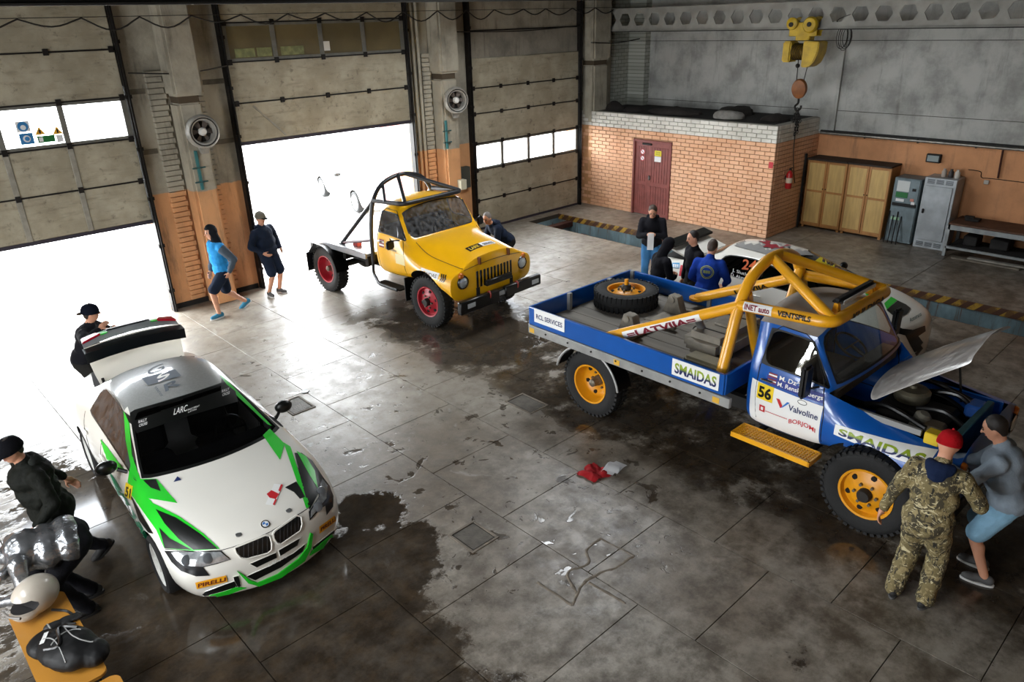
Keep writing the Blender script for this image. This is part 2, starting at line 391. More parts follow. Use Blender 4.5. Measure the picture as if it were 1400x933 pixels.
for x0, x1, z in ((D1[1]+.06, 4.8, 3.0), (5.86, 6.28, 3.02), (D1[1]+.06, 4.8, 4.05), (5.86, 6.28, 4.12)):      # joints in the plaster
    bx('joint_band', M('band_grime', '6b6456', .9, var=.4, scale=5), wall_l, x0, x1, WY-.012, WY+.01, z, z+.09)
# lintel panel above the third door: joint and rust line
bx('lintel_joint', STEEL_DK, wall_l, D3[0], D3[1], WY-.012, WY+.01, 4.84, 4.87)
bx('lintel_band', PLAIN, wall_l, D3[0], D3[1], WY-.03, WY+.01, 4.22, 4.84)
# the far corner: painted brick pier
BRW = NT('white_painted_brick', .8)
br = BRW.N.new('ShaderNodeTexBrick'); BRW.L.new(BRW.pos, br.inputs[0]); br.inputs['Scale'].default_value = 1
for k, v in (('Brick Width', .26), ('Row Height', .098), ('Mortar Size', .008)): br.inputs[k].default_value = v
mp = BRW.N.new('ShaderNodeMapping'); mp.inputs['Rotation'].default_value = (PI/2, 0, 0); BRW.L.new(BRW.pos, mp.inputs[0]); BRW.L.new(mp.outputs[0], br.inputs[0])
br.inputs['Color1'].default_value = lin('a9aba2'); br.inputs['Color2'].default_value = lin('93968c'); br.inputs['Mortar'].default_value = lin('6a6b62')
BRW.out(br.outputs[0])
bx('pier', BRW.m, wall_l, 17.75, BX, WY-.12, WY, 0, TOP); bx('pier', BRW.m, wall_l, 18.4, BX, 14.0, WY-.12, 0, TOP)
# ---------------- overhead doors
PANEL = NT('door_panel', .55)
c = PANEL.mix(PANEL.step(PANEL.noise(1.8, 7, .65), .35, .7), lin('8f8773'), lin('a8a18d'))
c = PANEL.mix(PANEL.step(PANEL.noise(3.0, 6, .7, stretch=(.5, 1, 3.0)), .5, .75, 0, .55), c, lin('5d5444'))
c = PANEL.mix(PANEL.math('MULTIPLY', PANEL.step(PANEL.noise(7, 7, .7), .56, .7), .5), c, lin('3d352a'))
PANEL.bump(PANEL.noise(3, 2, .5, stretch=(.1, 1, 14)), .25, .01); PANEL.out(c)
PANEL = PANEL.m
DFRAME = M('door_frame_grey', '77766e', .5, .2, var=.25, scale=6)
RIBM = M('door_rib_grey', '9b978b', .5, .2, var=.25, scale=8)
PANE = glass_mat('clear_pane', (.97, .98, 1.0), .03)
DIM = M('dirty_yellow_pane', '6e6244', .3, var=.25, scale=1.5, spec=.5)
def overhead(name, rng, zs, win, muls, label, ribs=(), panemat=PANE, gap=0.):
    x0, x1 = rng; y0, y1 = WY-.085, WY-.03
    root = bpy.data.objects.new(name, None); COL.objects.link(root); root.location = ((x0+x1)/2, WY, 0); struct(root, label, 'overhead door')
    inv = Matrix.Translation((-root.location[0], -root.location[1], 0))
    def part(nm, b, mat, par=root):
        bmesh.ops.transform(b, matrix=inv, verts=b.verts[:]); return obj(nm, b, mat, par)
    for k, (a, b_) in enumerate(zip(zs, zs[1:])):
        b = BM()
        if k == win:
            f = .06; box(b, x0, x1, y0, y1, a+.006, a+f); box(b, x0, x1, y0, y1, b_-f, b_-.006)
            e = [x0]+list(muls)+[x1]
            for i, q in enumerate(e): box(b, q-(.045 if 0 < i < len(e)-1 else 0 if i == 0 else .09), q+(.045 if 0 < i < len(e)-1 else .09 if i == 0 else 0), y0, y1, a+f, b_-f)
            part('window_frame', b, DFRAME)
            for q, r in zip(e, e[1:]):
                g = BM(); box(g, q+.03, r-.03, (y0+y1)/2-.005, (y0+y1)/2+.005, a+f-.01, b_-f+.01); part('pane', g, panemat)
        else:
            box(b, x0, x1, y0, y1, a+.005, b_-.005, bev=.012); part('panel', b, PANEL)
        if k:
            h = BM(); box(h, x0, x1, y0-.012, y0+.01, a-.012, a+.012)
            for q in [x0+.06]+list(muls)+[x1-.06]: box(h, q-.04, q+.04, y0-.03, y0, a-.05, a+.05)
            part('hinge_strip', h, STEEL_DK)
    for k, q in ribs:
        b = BM(); box(b, q-.045, q+.045, y0-.02, y0+.005, zs[k]+.01, zs[k+1]-.01, bev=.008); part('rib', b, RIBM)
    b = BM(); box(b, x0, x1, y0-.005, y1+.01, zs[0]-.06+gap, zs[0]+.005); part('bottom_seal', b, M('seal_purple_black', '2a2530', .6))
    for s in (x0-.075, x1+.005):
        b = BM(); box(b, s, s+.07, WY-.15, WY, 0, 6.0); box(b, s+.025, s+.045, WY-.19, WY-.15, 0, 6.0)
        for z in np.arange(.4, 6, .9): box(b, s-.02, s+.09, WY-.16, WY-.1, z, z+.06)
        part('guide_rail', b, STEEL_DK)
    return root, part
d1, p1 = overhead('door_1', D1, (1.83, 2.57, 3.32, 4.03, 4.81, 5.55, 6.25), 2, (1.38, 2.40, 3.36), 'half-raised overhead door with safety stickers on its window', ribs=[(k, q) for k in (0, 1) for q in (1.38, 2.40, 3.36)])
d2, p2 = overhead('door_2', D2, (3.0, 3.735, 4.485, 5.175, 5.9), 2, (7.37, 8.41, 9.43), 'overhead door raised highest, dull yellowed window row near its top', panemat=DIM)
d3, p3 = overhead('door_3', D3, (.05, .78, 1.56, 2.23, 2.95, 3.555, 4.24), 2, (13.33, 14.29, 15.26), 'closed overhead door beside the brick room')
# greenish reflections laid on as coloured strips low in the dull panes, a paper, a torn diagonal seam
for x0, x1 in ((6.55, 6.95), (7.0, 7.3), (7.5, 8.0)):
    b = BM(); box(b, x0, x1, WY-.075, WY-.06, 4.56, 4.72); p2('pane_reflection', b, M('pale_green_reflection', '8d9160', .5, var=.4, scale=9))
b = BM(); box(b, 8.45, 8.6, WY-.08, WY-.07, 4.6, 4.78); p2('paper', b, M('paper_white', 'd8d6cf', .8))
b = BM(); prism(b, [(6.72, WY-.1, 3.66), (6.75, WY-.1, 3.68), (7.36, WY-.1, 3.05), (7.33, WY-.1, 3.03)], (0, .02, 0)); p2('seam', b, RIBM)
# stickers on the window of the first door
SB, SY, SG, SW = M('sign_blue', '2f78b0', .5), M('sign_yellow', 'e0a22c', .5), M('sign_green', '14692f', .5), M('sign_white', 'dddddd', .5)
yk = WY-.075
def sdisc(part, c, r, mat, nm='sticker', seg=20, y=yk):
    b = BM(); cyl(b, (c[0], y-.006, c[1]), (c[0], y, c[1]), r, seg=seg); return part(nm, b, mat)
b = BM(); box(b, 2.66, 2.86, yk-.004, yk, 3.62, 3.79); p1('sticker', b, SW); sdisc(p1, (2.76, 3.705), .078, SB); sdisc(p1, (2.76, 3.69), .04, SW, y=yk-.007)
b = BM(); box(b, 2.67, 2.87, yk-.004, yk, 3.42, 3.60); p1('sticker', b, SB); sdisc(p1, (2.77, 3.51), .055, SW, y=yk-.005); sdisc(p1, (2.775, 3.51), .035, SB, y=yk-.009)
b = BM(); box(b, 2.92, 3.18, yk-.004, yk, 3.42, 3.53); p1('sticker', b, SG)
b = BM(); box(b, 2.94, 3.0, yk-.008, yk-.003, 3.44, 3.51); p1('sticker_mark', b, SW)
for cx, cz in ((2.98, 3.6), (3.24, 3.58)):
    b = BM(); prism(b, [(cx-.08, yk-.004, cz-.05), (cx+.08, yk-.004, cz-.05), (cx, yk-.004, cz+.08)], (0, .004, 0)); p1('sticker', b, SY)
    b = BM(); box(b, cx-.012, cx+.012, yk-.008, yk-.003, cz-.03, cz+.03); p1('sticker_mark', b, BLACK)
b = BM(); box(b, 3.2, 3.3, yk-.004, yk, 3.40, 3.52); p1('sticker', b, SW)
# ---------------- the other walls, ceiling and girders
w = BM(); box(w, BX, BX+.3, -5, WY+.4, -.3, TOP)
wall_b = struct(obj('wall_back', w, BACK), 'tall far wall, grey above and orange paint below', 'wall')
bx('panel_joint', M('joint_dark', '5b5a54', .9), wall_b, BX-.006, BX+.01, -5, 14.0, 2.82, 2.835)
bx('panel_ledge', M('ledge_black', '1c1a18', .8), wall_b, BX-.14, BX, -5, 8.6, 2.33, 2.36)
bx('pilaster', BACK, wall_b, BX-.08, BX, 8.3, 8.75, 2.3, TOP)
for nm, a in (('wall_front', (-8.3, -8, -5, WY+.4)),):
    w = BM()
    for y0, y1 in ((-5, 1.0), (3.6, 5.2), (8.6, WY+.4)): box(w, a[0], a[1], y0, y1, -.3, TOP)
    for y0, y1 in ((1.0, 3.6), (5.2, 8.6)): box(w, a[0], a[1], y0, y1, -.3, 1.2); box(w, a[0], a[1], y0, y1, 4.6, TOP)  # unseen window gaps, added to bring in daylight from the side
    struct(obj(nm, w, PIER), 'unseen side wall with window openings added for daylight', 'wall')
w = BM(); box(w, -8, BX+.3, -5.3, -5, -.3, TOP)
struct(obj('wall_right', w, PIER), 'plain side wall behind the gallery', 'wall')
SKY = [(-4.5, -2.5, 2.0, 7.0), (9.6, 11.4, 7.8, 10.8)]  # roof openings out of view, added to brighten the cars and floor
gx = sorted({-8.3, BX+.3}|{v for s in SKY for v in s[:2]}); gy = sorted({-5.3, WY+.4}|{v for s in SKY for v in s[2:]})
w = BM()
for x0, x1 in zip(gx, gx[1:]):
    for y0, y1 in zip(gy, gy[1:]):
        cx, cy = (x0+x1)/2, (y0+y1)/2
        if not any(s[0] < cx < s[1] and s[2] < cy < s[3] for s in SKY): box(w, x0, x1, y0, y1, TOP, TOP+.25)
struct(obj('ceiling', w, DARKC), 'dark workshop ceiling with roof openings added for daylight', 'ceiling')
for s in SKY: portal(s[0], s[1], s[2], s[3], TOP+.12, TOP+.12, (0, 0, -1))
for q in ((1.0, 3.6), (5.2, 8.6)): portal(-8.15, -8.15, q[0], q[1], 1.2, 4.6, (1, 0, 0))
g = BM(); box(g, -8, BX, 12.4, 12.7, 5.44, 5.47); box(g, -8, BX, 12.54, 12.56, 5.47, 6.0); box(g, -8, BX, 12.4, 12.7, 6.0, TOP)
struct(obj('beam_ceiling', g, M('black_girder', '15130f', .8)), 'black steel girder under the ceiling', 'beam')
# castellated crane beam
HB = 17.3; z0, z1 = 4.70, 5.27; zm = (z0+z1)/2
CB = M('beam_paint_grey', '9a9890', .6, var=.3, scale=3)
cb = BM(); box(cb, HB-.09, HB+.09, -5, WY, z0, z0+.02); box(cb, HB-.09, HB+.09, -5, WY, z1-.02, z1)
y = -5.0; c = .49
while y < WY-.1:
    e = min(y+c, WY); m = (y+y+c)/2; a, b_ = .185, .10; h = .15
    T = [(HB-.012, y, z1-.02), (HB-.012, e, z1-.02), (HB-.012, e, zm), (HB-.012, m+a, zm), (HB-.012, m+b_, zm+h), (HB-.012, m-b_, zm+h), (HB-.012, m-a, zm), (HB-.012, y, zm)]
    if e < y+c: T = [(HB-.012, y, z1-.02), (HB-.012, e, z1-.02), (HB-.012, e, zm), (HB-.012, y, zm)]
    prism(cb, T, (.024, 0, 0)); prism(cb, [(p[0], p[1], 2*zm-p[2]) for p in T][::-1], (.024, 0, 0)); y += c
struct(obj('beam_crane', cb, CB), 'pale castellated crane beam with hexagonal openings', 'beam')
b = BM(); box(b, HB-.11, HB+.11, -5, WY, z0-.02, z0)
obj('flange_edge', b, STEEL_DK, bpy.data.objects['beam_crane'])
# festoon cable on its wire along the door wall
b = BM(); cyl(b, (-3, 14.1, 5.32), (17.2, 14.1, 5.30), .006, seg=5)
wv = []
x = -3.0; rr = random.Random(3)
while x < 17:
    L_ = .86*rr.uniform(.85, 1.15); am = .17*rr.uniform(.6, 1.2)
    for k in range(8): wv.append((x+L_*k/8, 14.1, 5.30-am*math.sin(PI*k/8)**1.2))
    x += L_
CABLE = M('black_cable', '17140f', .6)
fc = BM(); tube(fc, wv, .014, 6); merge(fc, b); tag(obj('festoon_cable', fc, CABLE), 'wavy black festoon cable hung on a wire over the doors', 'cable')
for x0, x1, y_, z in ((D1[1]+.1, D2[0]-.05, WY-.2, 4.42), (11.7, D3[1], WY-.2, 4.86), (16.3, 18.4, 14.2, 4.45)):
    wv = smooth_path([(x0, y_, z), ((x0+x1)/2, y_-.25 if x0 < 6 else y_, z-.05), (x1, y_, z+.02)]); b = BM(); tube(b, wv, .014, 6); o = obj('wall_cable', b, CABLE, wall_l)
# ------------------------------------------------------------------ brick room in the corner
BF, BS, BT = 16.5, 8.67, 2.66
def brick_paint(name, a, b_, c_):
    t = NT(name, .7); oi = t.N.new('ShaderNodeObjectInfo')
    c = t.mix(t.step(t.noise(1.1, 6, .6), .35, .7), lin(a), lin(b_)); c = t.mix(t.math('MULTIPLY', oi.outputs['Random'], .35), c, lin(c_))
    c = t.mix(t.step(t.noise(9, 6, .7), .58, .75, 0, .5), c, lin('7a5a44')); t.bump(t.noise(30, 5, .7), .4, .01); return t.out(c)
BR_O = brick_paint('orange_painted_brick', 'e6b48e', 'd8a078', 'eec4a2'); BR_W = brick_paint('white_brick_course', 'dedbd2', 'bfbbb0', 'e6e3da')
MORT = M('mortar_brown', 'a5795c', .9, var=.3, scale=8)
core = BM(); y0, y1 = 11.56, 12.81
box(core, BF+.03, BF+.2, BS+.03, y0, 0, BT-.01); box(core, BF+.03, BF+.2, y1, WY, 0, BT-.01); box(core, BF+.03, BF+.2, y0, y1, 2.03, BT-.01); box(core, BF+.2, BX, BS+.03, BS+.2, 0, BT-.01)
room = struct(obj('wall_brick_room', core, MORT), 'low room of painted brick with a white top course', 'wall')
wmort = M('mortar_white', 'a09d93', .9); bx('mortar_cap', wmort, room, BF+.025, BF+.205, BS+.025, WY, 2.29, BT-.005); bx('mortar_cap', wmort, room, BF+.2, BX, BS+.025, BS+.205, 2.29, BT-.005)
bx('roof_slab', SOOT, room, BF+.2, BX, BS+.2, WY, 2.58, 2.65)
rng = random.Random(11); PI2 = PI/2
spec = []
ph, pl = .0983, .262
rows = 27
for r in range(rows):
    z = r*ph+ph/2; off = (r % 2)*pl/2; mat = BR_W if z > 2.29 else BR_O
    y = BS-off
    while y < WY-.02:
        a, b_ = max(y, BS), min(y+pl, WY); y += pl
        pieces = [(a, b_)]
        if z < 2.03:
            pieces = [(max(p, lo), min(q, hi)) for p, q in pieces for lo, hi in ((BS, y0), (y1, WY)) if min(q, hi)-max(p, lo) > .05]
        for p, q in pieces:
            if q-p > .05: spec.append((p, q, z, mat))
spec.sort(key=lambda s: (s[0], s[2]))
rest = {BR_O.name: BM(), BR_W.name: BM()}
for k, (p, q, z, mat) in enumerate(spec):
    l = round((q-p-.012)*40)/40 if q-p < pl-.01 else pl-.012
    dx = rng.uniform(-.004, .004)
    if k < 300: put('brick', brick_mesh(l, .086, .1, mat), room, (BF+.05+dx, (p+q)/2, z), (rng.uniform(-.01, .01), 0, PI2))
    else: box(rest[mat.name], BF+dx, BF+.1, p+.006, q-.006, z-.043, z+.043, bev=.006)
for r in range(rows):                                                    # side wall, seen at a slant
    z = r*ph+ph/2; x = BF-(r % 2)*pl/2+.11
    while x < BX:
        a, b_ = max(x, BF+.1), min(x+pl, BX); x += pl
        if b_-a > .05: box(rest[(BR_W if z > 2.29 else BR_O).name], a+.006, b_-.006, BS+rng.uniform(-.004, .004), BS+.1, z-.043, z+.043, bev=.006)
for k, b in rest.items():
    o = obj('brickwork', b, MATS[k], room, ang=30); o['kind'] = 'stuff'
# double door in the brick room
DOOR = M('red_brown_door', '8c4a42', .55, var=.25, scale=5)
dr = bpy.data.objects.new('door_4', None); COL.objects.link(dr); dr.location = (BF, 12.185, 0); struct(dr, 'red-brown wooden double door in the painted brick room', 'door')
def dpart(nm, mat, *a, bev=0., par=None):
    b = BM(); box(b, *a, bev=bev); bmesh.ops.transform(b, matrix=Matrix.Translation((-BF, -12.185, 0)), verts=b.verts[:]); return obj(nm, b, mat, par or dr)
for a in ((y0, y0+.06, 0, 2.03), (y1-.06, y1, 0, 2.03), (y0+.06, y1-.06, 1.97, 2.03)): dpart('door_frame', DOOR, BF-.02, BF+.15, *a, bev=.005)
for a, b_ in ((y0+.06, 12.33), (12.335, y1-.06)):
    lf = dpart('door_leaf', DOOR, BF+.03, BF+.07, a, b_, .02, 1.97)
    for zz in ((.1, .82), (.92, 1.85)):
        n_ = 4 if b_-a < .5 else 7; w_ = (b_-a-.12)/n_
        for k in range(n_): dpart('door_board', DOOR, BF+.018, BF+.032, a+.06+k*w_+.006, a+.06+(k+1)*w_-.006, zz[0], zz[1], bev=.004, par=None)
dpart('door_handle', STEEL, BF-.03, BF+.02, 12.22, 12.26, .98, 1.1, bev=.01); dpart('door_handle', STEEL, BF-.035, BF-.02, 12.17, 12.26, 1.03, 1.05, bev=.005)
dpart('door_closer', STEEL_DK, BF-.03, BF+.02, 12.2, 12.5, 1.90, 1.95, bev=.01)
dpart('door_sign', M('sign_bright_yellow', 'e2cf1e', .5), BF+.008, BF+.018, 11.89, 12.10, 1.64, 1.78); dpart('door_sign', SW, BF+.008, BF+.018, 11.89, 12.10, 1.49, 1.63)
tb = BM()
for k in range(3): box(tb, BF+.005, BF+.008, 11.92, 12.07, 1.67+k*.035, 1.682+k*.035)
bmesh.ops.transform(tb, matrix=Matrix.Translation((-BF, -12.185, 0)), verts=tb.verts[:]); obj('sign_lines', tb, BLACK, dr)
SR = M('sign_red', 'b8202a', .5)
for zz in (1.71, 1.54):
    b = BM(); lathe(b, [(.075, 0), (.075, .004), (.055, .005), (.055, .001)], (-.012+.03, 12.50-12.185, zz), (-1, 0, 0), 20); obj('warning_disc', b, SR, dr)
    b = BM(); cyl(b, (.016, 12.5-12.185, zz), (.012, 12.5-12.185, zz), .056, seg=18); obj('warning_disc', b, SW, dr)
    b = BM(); obox(b, (.011, 12.5-12.185, zz), .002, .1, .016, Matrix.Rotation(.78, 3, 'X')); obj('warning_bar', b, SR, dr)
# fire sign, fire extinguisher
tag(bx('fire_sign', SR, None, BF-.012, BF-.004, 8.69, 8.80, 1.70, 1.84), 'small red fire sign on the brick corner', 'sign')
ex = thing('fire_extinguisher', 'red fire extinguisher hung on the brick side wall', 'extinguisher', (17.13, BS-.1, 1.14))
b = BM(); lathe(b, [(0, 0), (.07, 0), (.078, .02), (.078, .34), (.05, .40), (.022, .42), (.022, .44), (0, .44)], seg=18); obj('cylinder_body', b, M('extinguisher_red', 'a81a1c', .35), ex)
b = BM(); box(b, -.02, .02, -.02, .02, .43, .48); box(b, -.03, .1, -.012, .012, .47, .49); obj('valve', b, BLACK, ex)
b = BM(); tube(b, smooth_path([(.02, 0, .46), (.1, 0, .40), (.1, 0, .2), (.09, 0, .1)]), .012, 6); obj('hose', b, BLACK, ex)
b = BM(); lathe(b, [(.08, .14), (.08, .26)], seg=18); obj('label', b, M('ext_label', 'c9b8a0', .6), ex)
b = BM(); box(b, -.03, .03, .07, .11, .2, .3); obj('bracket', b, STEEL_DK, ex)
# rubbish on the brick room's roof
for (x, y, sx, sy, sz, c_) in ((17.05, 13.25, .25, .28, .14, '211c18'), (17.3, 12.1, .45, .7, .16, '2c2723'), (17.2, 10.4, .3, .38, .2, '8d8a84'), (17.5, 9.3, .4, .35, .13, '251f1a'), (18.1, 10.7, .4, .5, .2, '2e2a25'), (16.95, 13.85, .2, .3, .26, '1a1613')):
    b = BM(); ball(b, (0, 0, 0), sx, sy, sz, seg=18, rings=10)
    for v in b.verts: v.co *= 1+.3*mnoise.noise(v.co*4+Vector((x, y, 0)))
    for v in b.verts: v.co.z = max(v.co.z, 0)
    lab = {'8d8a84': 'pale grey crumpled sheet lying on the brick room roof', '211c18': 'long low sooty heap on the brick room roof by the door wall', '2c2723': 'wide dark tarpaulin heap in the middle of the brick room roof', '251f1a': 'sooty heap on the brick room roof under the hoist', '2e2a25': 'dark heap at the back of the brick room roof', '1a1613': 'small black heap on the brick room roof at the corner column'}[c_]
    o = obj('crumpled_sheet' if c_ == '8d8a84' else 'junk_heap', b, M('junk_'+c_, c_, .9, var=.3, scale=8, bump=.4)); o.location = (x, y, 2.66)
    tag(o, lab, 'sheet' if c_ == '8d8a84' else 'junk', None if c_ == '8d8a84' else 'junk heaps on the brick room roof')
# ------------------------------------------------------------------ electric hoist on the crane beam
YEL = M('hoist_yellow', 'c8a514', .45, var=.3, scale=6, bump=.05)
h = thing('electric_hoist', 'yellow electric chain hoist hanging from the crane beam', 'hoist', (HB, 8.66, 3.95))
Z = lambda z: z-3.95
for s in (-1, 1):
    for y in (.28, -.17):
        b = BM(); lathe(b, [(0, -.03), (.05, -.03), (.05, .03), (.12, .03), (.13, .05), (.13, .09), (.1, .11), (0, .11)] if y > 0 else [(0, -.03), (.05, -.03), (.05, .03), (.16, .03), (.17, .06), (.17, .12), (.14, .16), (0, .16)], (s*.1, y, Z(4.82 if y > 0 else 4.79)), (s, 0, 0), 20)
        w = obj('trolley_wheel', b, YEL, h)
        b = BM(); cyl(b, (s*.21 if y > 0 else s*.26, y, Z(4.8)), (s*.24 if y > 0 else s*.28, y, Z(4.8)), .05, seg=14); obj('wheel_hub', b, STEEL_DK, w)
    b = BM(); box(b, s*.11-.012, s*.11+.012, -.3, .36, Z(4.55), Z(4.84), bev=.01); obj('side_plate', b, YEL, h)
b = BM(); box(b, -.12, .12, -.15, .2, Z(4.45), Z(4.62), bev=.02); obj('hanger', b, YEL, h)
b = BM(); cyl(b, (0, .26, Z(4.22)), (0, -.06, Z(4.22)), .17, seg=24); obj('rope_drum', b, M('drum_gold', 'b98f16', .35, .3), h)
b = BM()
for k in range(10): lathe(b, [(.172, -.012), (.182, 0), (.172, .012)], (0, .24-k*.03, Z(4.22)), (0, 1, 0), 24)
obj('rope_turns', b, STEEL_DK, h)
b = BM(); box(b, -.2, .2, .24, .44, Z(4.0), Z(4.45), bev=.03, seg=2); obj('motor_cover', b, YEL, h)
b = BM(); prism(b, [(-.22, -.06, Z(4.46)), (-.22, -.43, Z(4.44)), (-.22, -.42, Z(4.2)), (-.22, -.34, Z(4.0)), (-.22, -.22, Z(3.9)), (-.22, -.06, Z(3.9))], (.44, 0, 0), bev=.02); obj('gearbox', b, YEL, h)
b = BM(); tube(b, [(-.02, .11, Z(4.1)), (-.02, .09, Z(3.5))], .012, 6); tube(b, [(.02, -.12, Z(4.0)), (.02, -.05, Z(3.5))], .010, 6); ball(b, (-.02, .11, Z(3.92)), .05); obj('wire_rope', b, STEEL_DK, h)
b = BM(); lathe(b, [(0, -.07), (.1, -.07), (.17, -.05), (.18, 0), (.17, .05), (.1, .07), (0, .07)], (0, .01, Z(3.42)), (1, 0, .2), 24)
for v in b.verts: v.co.z = (v.co.z-Z(3.42))*1.25+Z(3.42)
blk = obj('pulley_block', b, M('pulley_orange_brown', '8a4f1c', .5, var=.3, scale=8), h)
b = BM(); tube(b, smooth_path([(0, 0, Z(3.2)), (0, 0, Z(3.1)), (0, .07, Z(3.02)), (0, .02, Z(2.93)), (0, -.07, Z(2.98)), (0, -.08, Z(3.05))]), .025, 8); obj('hook', b, STEEL_DK, blk)
b = BM()
for j, (yy, zz) in enumerate(((-.06, 2.42), (.0, 2.35), (.06, 2.5), (-.02, 2.6), (.09, 2.65), (-.1, 2.7))):
    n_ = int((2.95-zz)/.062)
    for k in range(n_+1):
        cz = 2.95-k*.062; off = yy*min(1, k/4); ax = Vector((1, 0, 0)) if k % 2 else Vector((0, 1, 0))
        tube(b, [Vector((0, off, Z(cz)))+(ax*math.cos(a)*.025+Vector((0, 0, 1))*math.sin(a)*.045) for a in (2*PI*i/8 for i in range(8))], .009, 5, closed=True)
obj('chain_sling', b, STEEL_DK, h)
b = BM(); tube(b, smooth_path([(0, -.02, Z(2.45)), (.02, -.02, Z(2.0)), (.0, -.1, Z(1.5)), (0, -.16, Z(1.25))]), .012, 6); obj('control_cable', b, CABLE, h)
coil = BM()
for k in range(5):
    cy, rr_ = 7.88+k*.03, .13+.02*(k % 3)
    tube(coil, [(HB+.14, cy-.1+rr_*.8*math.cos(a), 4.52+rr_*1.6*math.sin(a)) for a in (2*PI*i/14 for i in range(14))], .008, 5, closed=True)
tube(coil, smooth_path([(HB+.14, 7.9, 4.72), (HB+.02, 8.0, 4.85), (HB-.03, 7.85, 4.93), (HB-.04, 7.7, 4.98)]), .01, 5)
tag(obj('cable_coil', coil, CABLE), 'coil of black cable looped beside the crane beam', 'cable')
wr = BM(); cyl(wr, (HB-.25, 14.6, 4.46), (HB-.25, -3, 4.48), .006, seg=5); tag(obj('tension_wire', wr, CABLE), 'thin straight wire strung along under the crane beam', 'wire')
# ------------------------------------------------------------------ wall fans on the columns
FANM = M('fan_grey', 'a5a29a', .5, .2, var=.3, scale=7)
def fan(x, z, tilt, label):
    f = thing('wall_fan', label, 'fan', (x, 14.27, z), 0, 'round fans on the door columns')
    R_ = Matrix.Rotation(tilt, 3, 'Z'); ax = R_ @ Vector((0, -1, 0)); o = R_ @ Vector((0, -.12, 0))
    b = BM(); lathe(b, [(.21, -.06), (.28, -.05), (.30, 0), (.30, .08), (.27, .12), (.21, .10), (.19, .02), (.19, -.05)], o, ax, 32, closed=True); obj('housing', b, FANM, f)
    b = BM(); lathe(b, [(.255, .118), (.245, .126), (.235, .116)], o, ax, 32); obj('ring_edge', b, STEEL_DK, f)
    b = BM(); cyl(b, o-ax*.05, o-ax*.045, .2, seg=28); obj('back_plate', b, M('fan_dark', '2e2a26', .8), f)
    b = BM()
    for k in range(6):
        u, w, d = frame(ax); a = k*PI/3; r_ = u*math.cos(a)+w*math.sin(a); s_ = -u*math.sin(a)+w*math.cos(a)
        prism(b, [o+r_*.05-s_*.02+d*.0, o+r_*.18-s_*.05+d*.0, o+r_*.18+s_*.05+d*.04, o+r_*.05+s_*.02+d*.03], d*.004)
    obj('fan_blade', b, M('blade_brown', '4a4038', .6), f)
    b = BM(); lathe(b, [(0, .10), (.05, .095), (.075, .06), (.07, 0), (0, 0)], o, ax, 20); obj('motor_hub', b, M('hub_white', 'd8d6d0', .4), f)
    b = BM(); prism(b, [o+R_ @ Vector((-.12, 0, -.2)), o+R_ @ Vector((.12, 0, -.2)), o+R_ @ Vector((.06, 0, -.4)), o+R_ @ Vector((-.06, 0, -.4))], R_ @ Vector((0, .08, 0))); obj('outlet_spout', b, FANM, f)
    b = BM(); box(b, -.04, .04, -.12, .02, -.05, .05); obj('wall_mount', b, STEEL_DK, f)
fan(5.46, 3.36, 0.0, 'round grey fan on the column beside the half-raised door'); fan(11.5, 3.39, -.25, 'round grey fan on the column beside the closed overhead door')
TEAL = M('teal_paint', '2f6a6c', .5)
for x, z0_, z1_ in ((5.31, 2.3, 3.02), (11.22, 2.3, 2.95)):
    g = thing('bracket_rail', 'teal upright wall bracket with two cross pegs '+('under the fan by the half-raised door' if x < 9 else 'under the fan by the closed door'), 'bracket', (x, 14.25, z0_))
    b = BM(); box(b, -.025, .025, -.03, .02, 0, z1_-z0_, bev=.004); obj('rail', b, TEAL, g)
    for k in (.14, .4): b = BM(); box(b, -.12, .12, -.05, -.02, k, k+.025); obj('peg', b, M('teal_dark', '23494a', .6), g)
# switch boxes and cable on the second pier, pipes up the pier
tag(bx('switch_box', M('box_cream', 'b9b59f', .5), None, 11.48, 11.66, 14.12, 14.27, 1.28, 1.52, bev=.01), 'cream switch box on the door column', 'box')
tag(bx('fuse_box', M('box_dark_green', '3a3d36', .6), None, 11.84, 12.14, WY-.17, WY-.005, 1.2, 1.72, bev=.01), 'dark grey-green fuse box beside the closed door', 'box')
for x, c_ in ((10.72, 'ab9c80'), (10.86, '8b6e52')):
    b = BM(); cyl(b, (x, WY-.06, .1), (x, WY-.06, 6.2), .04, seg=10); o = obj('pier_pipe', b, PIER, wall_l)
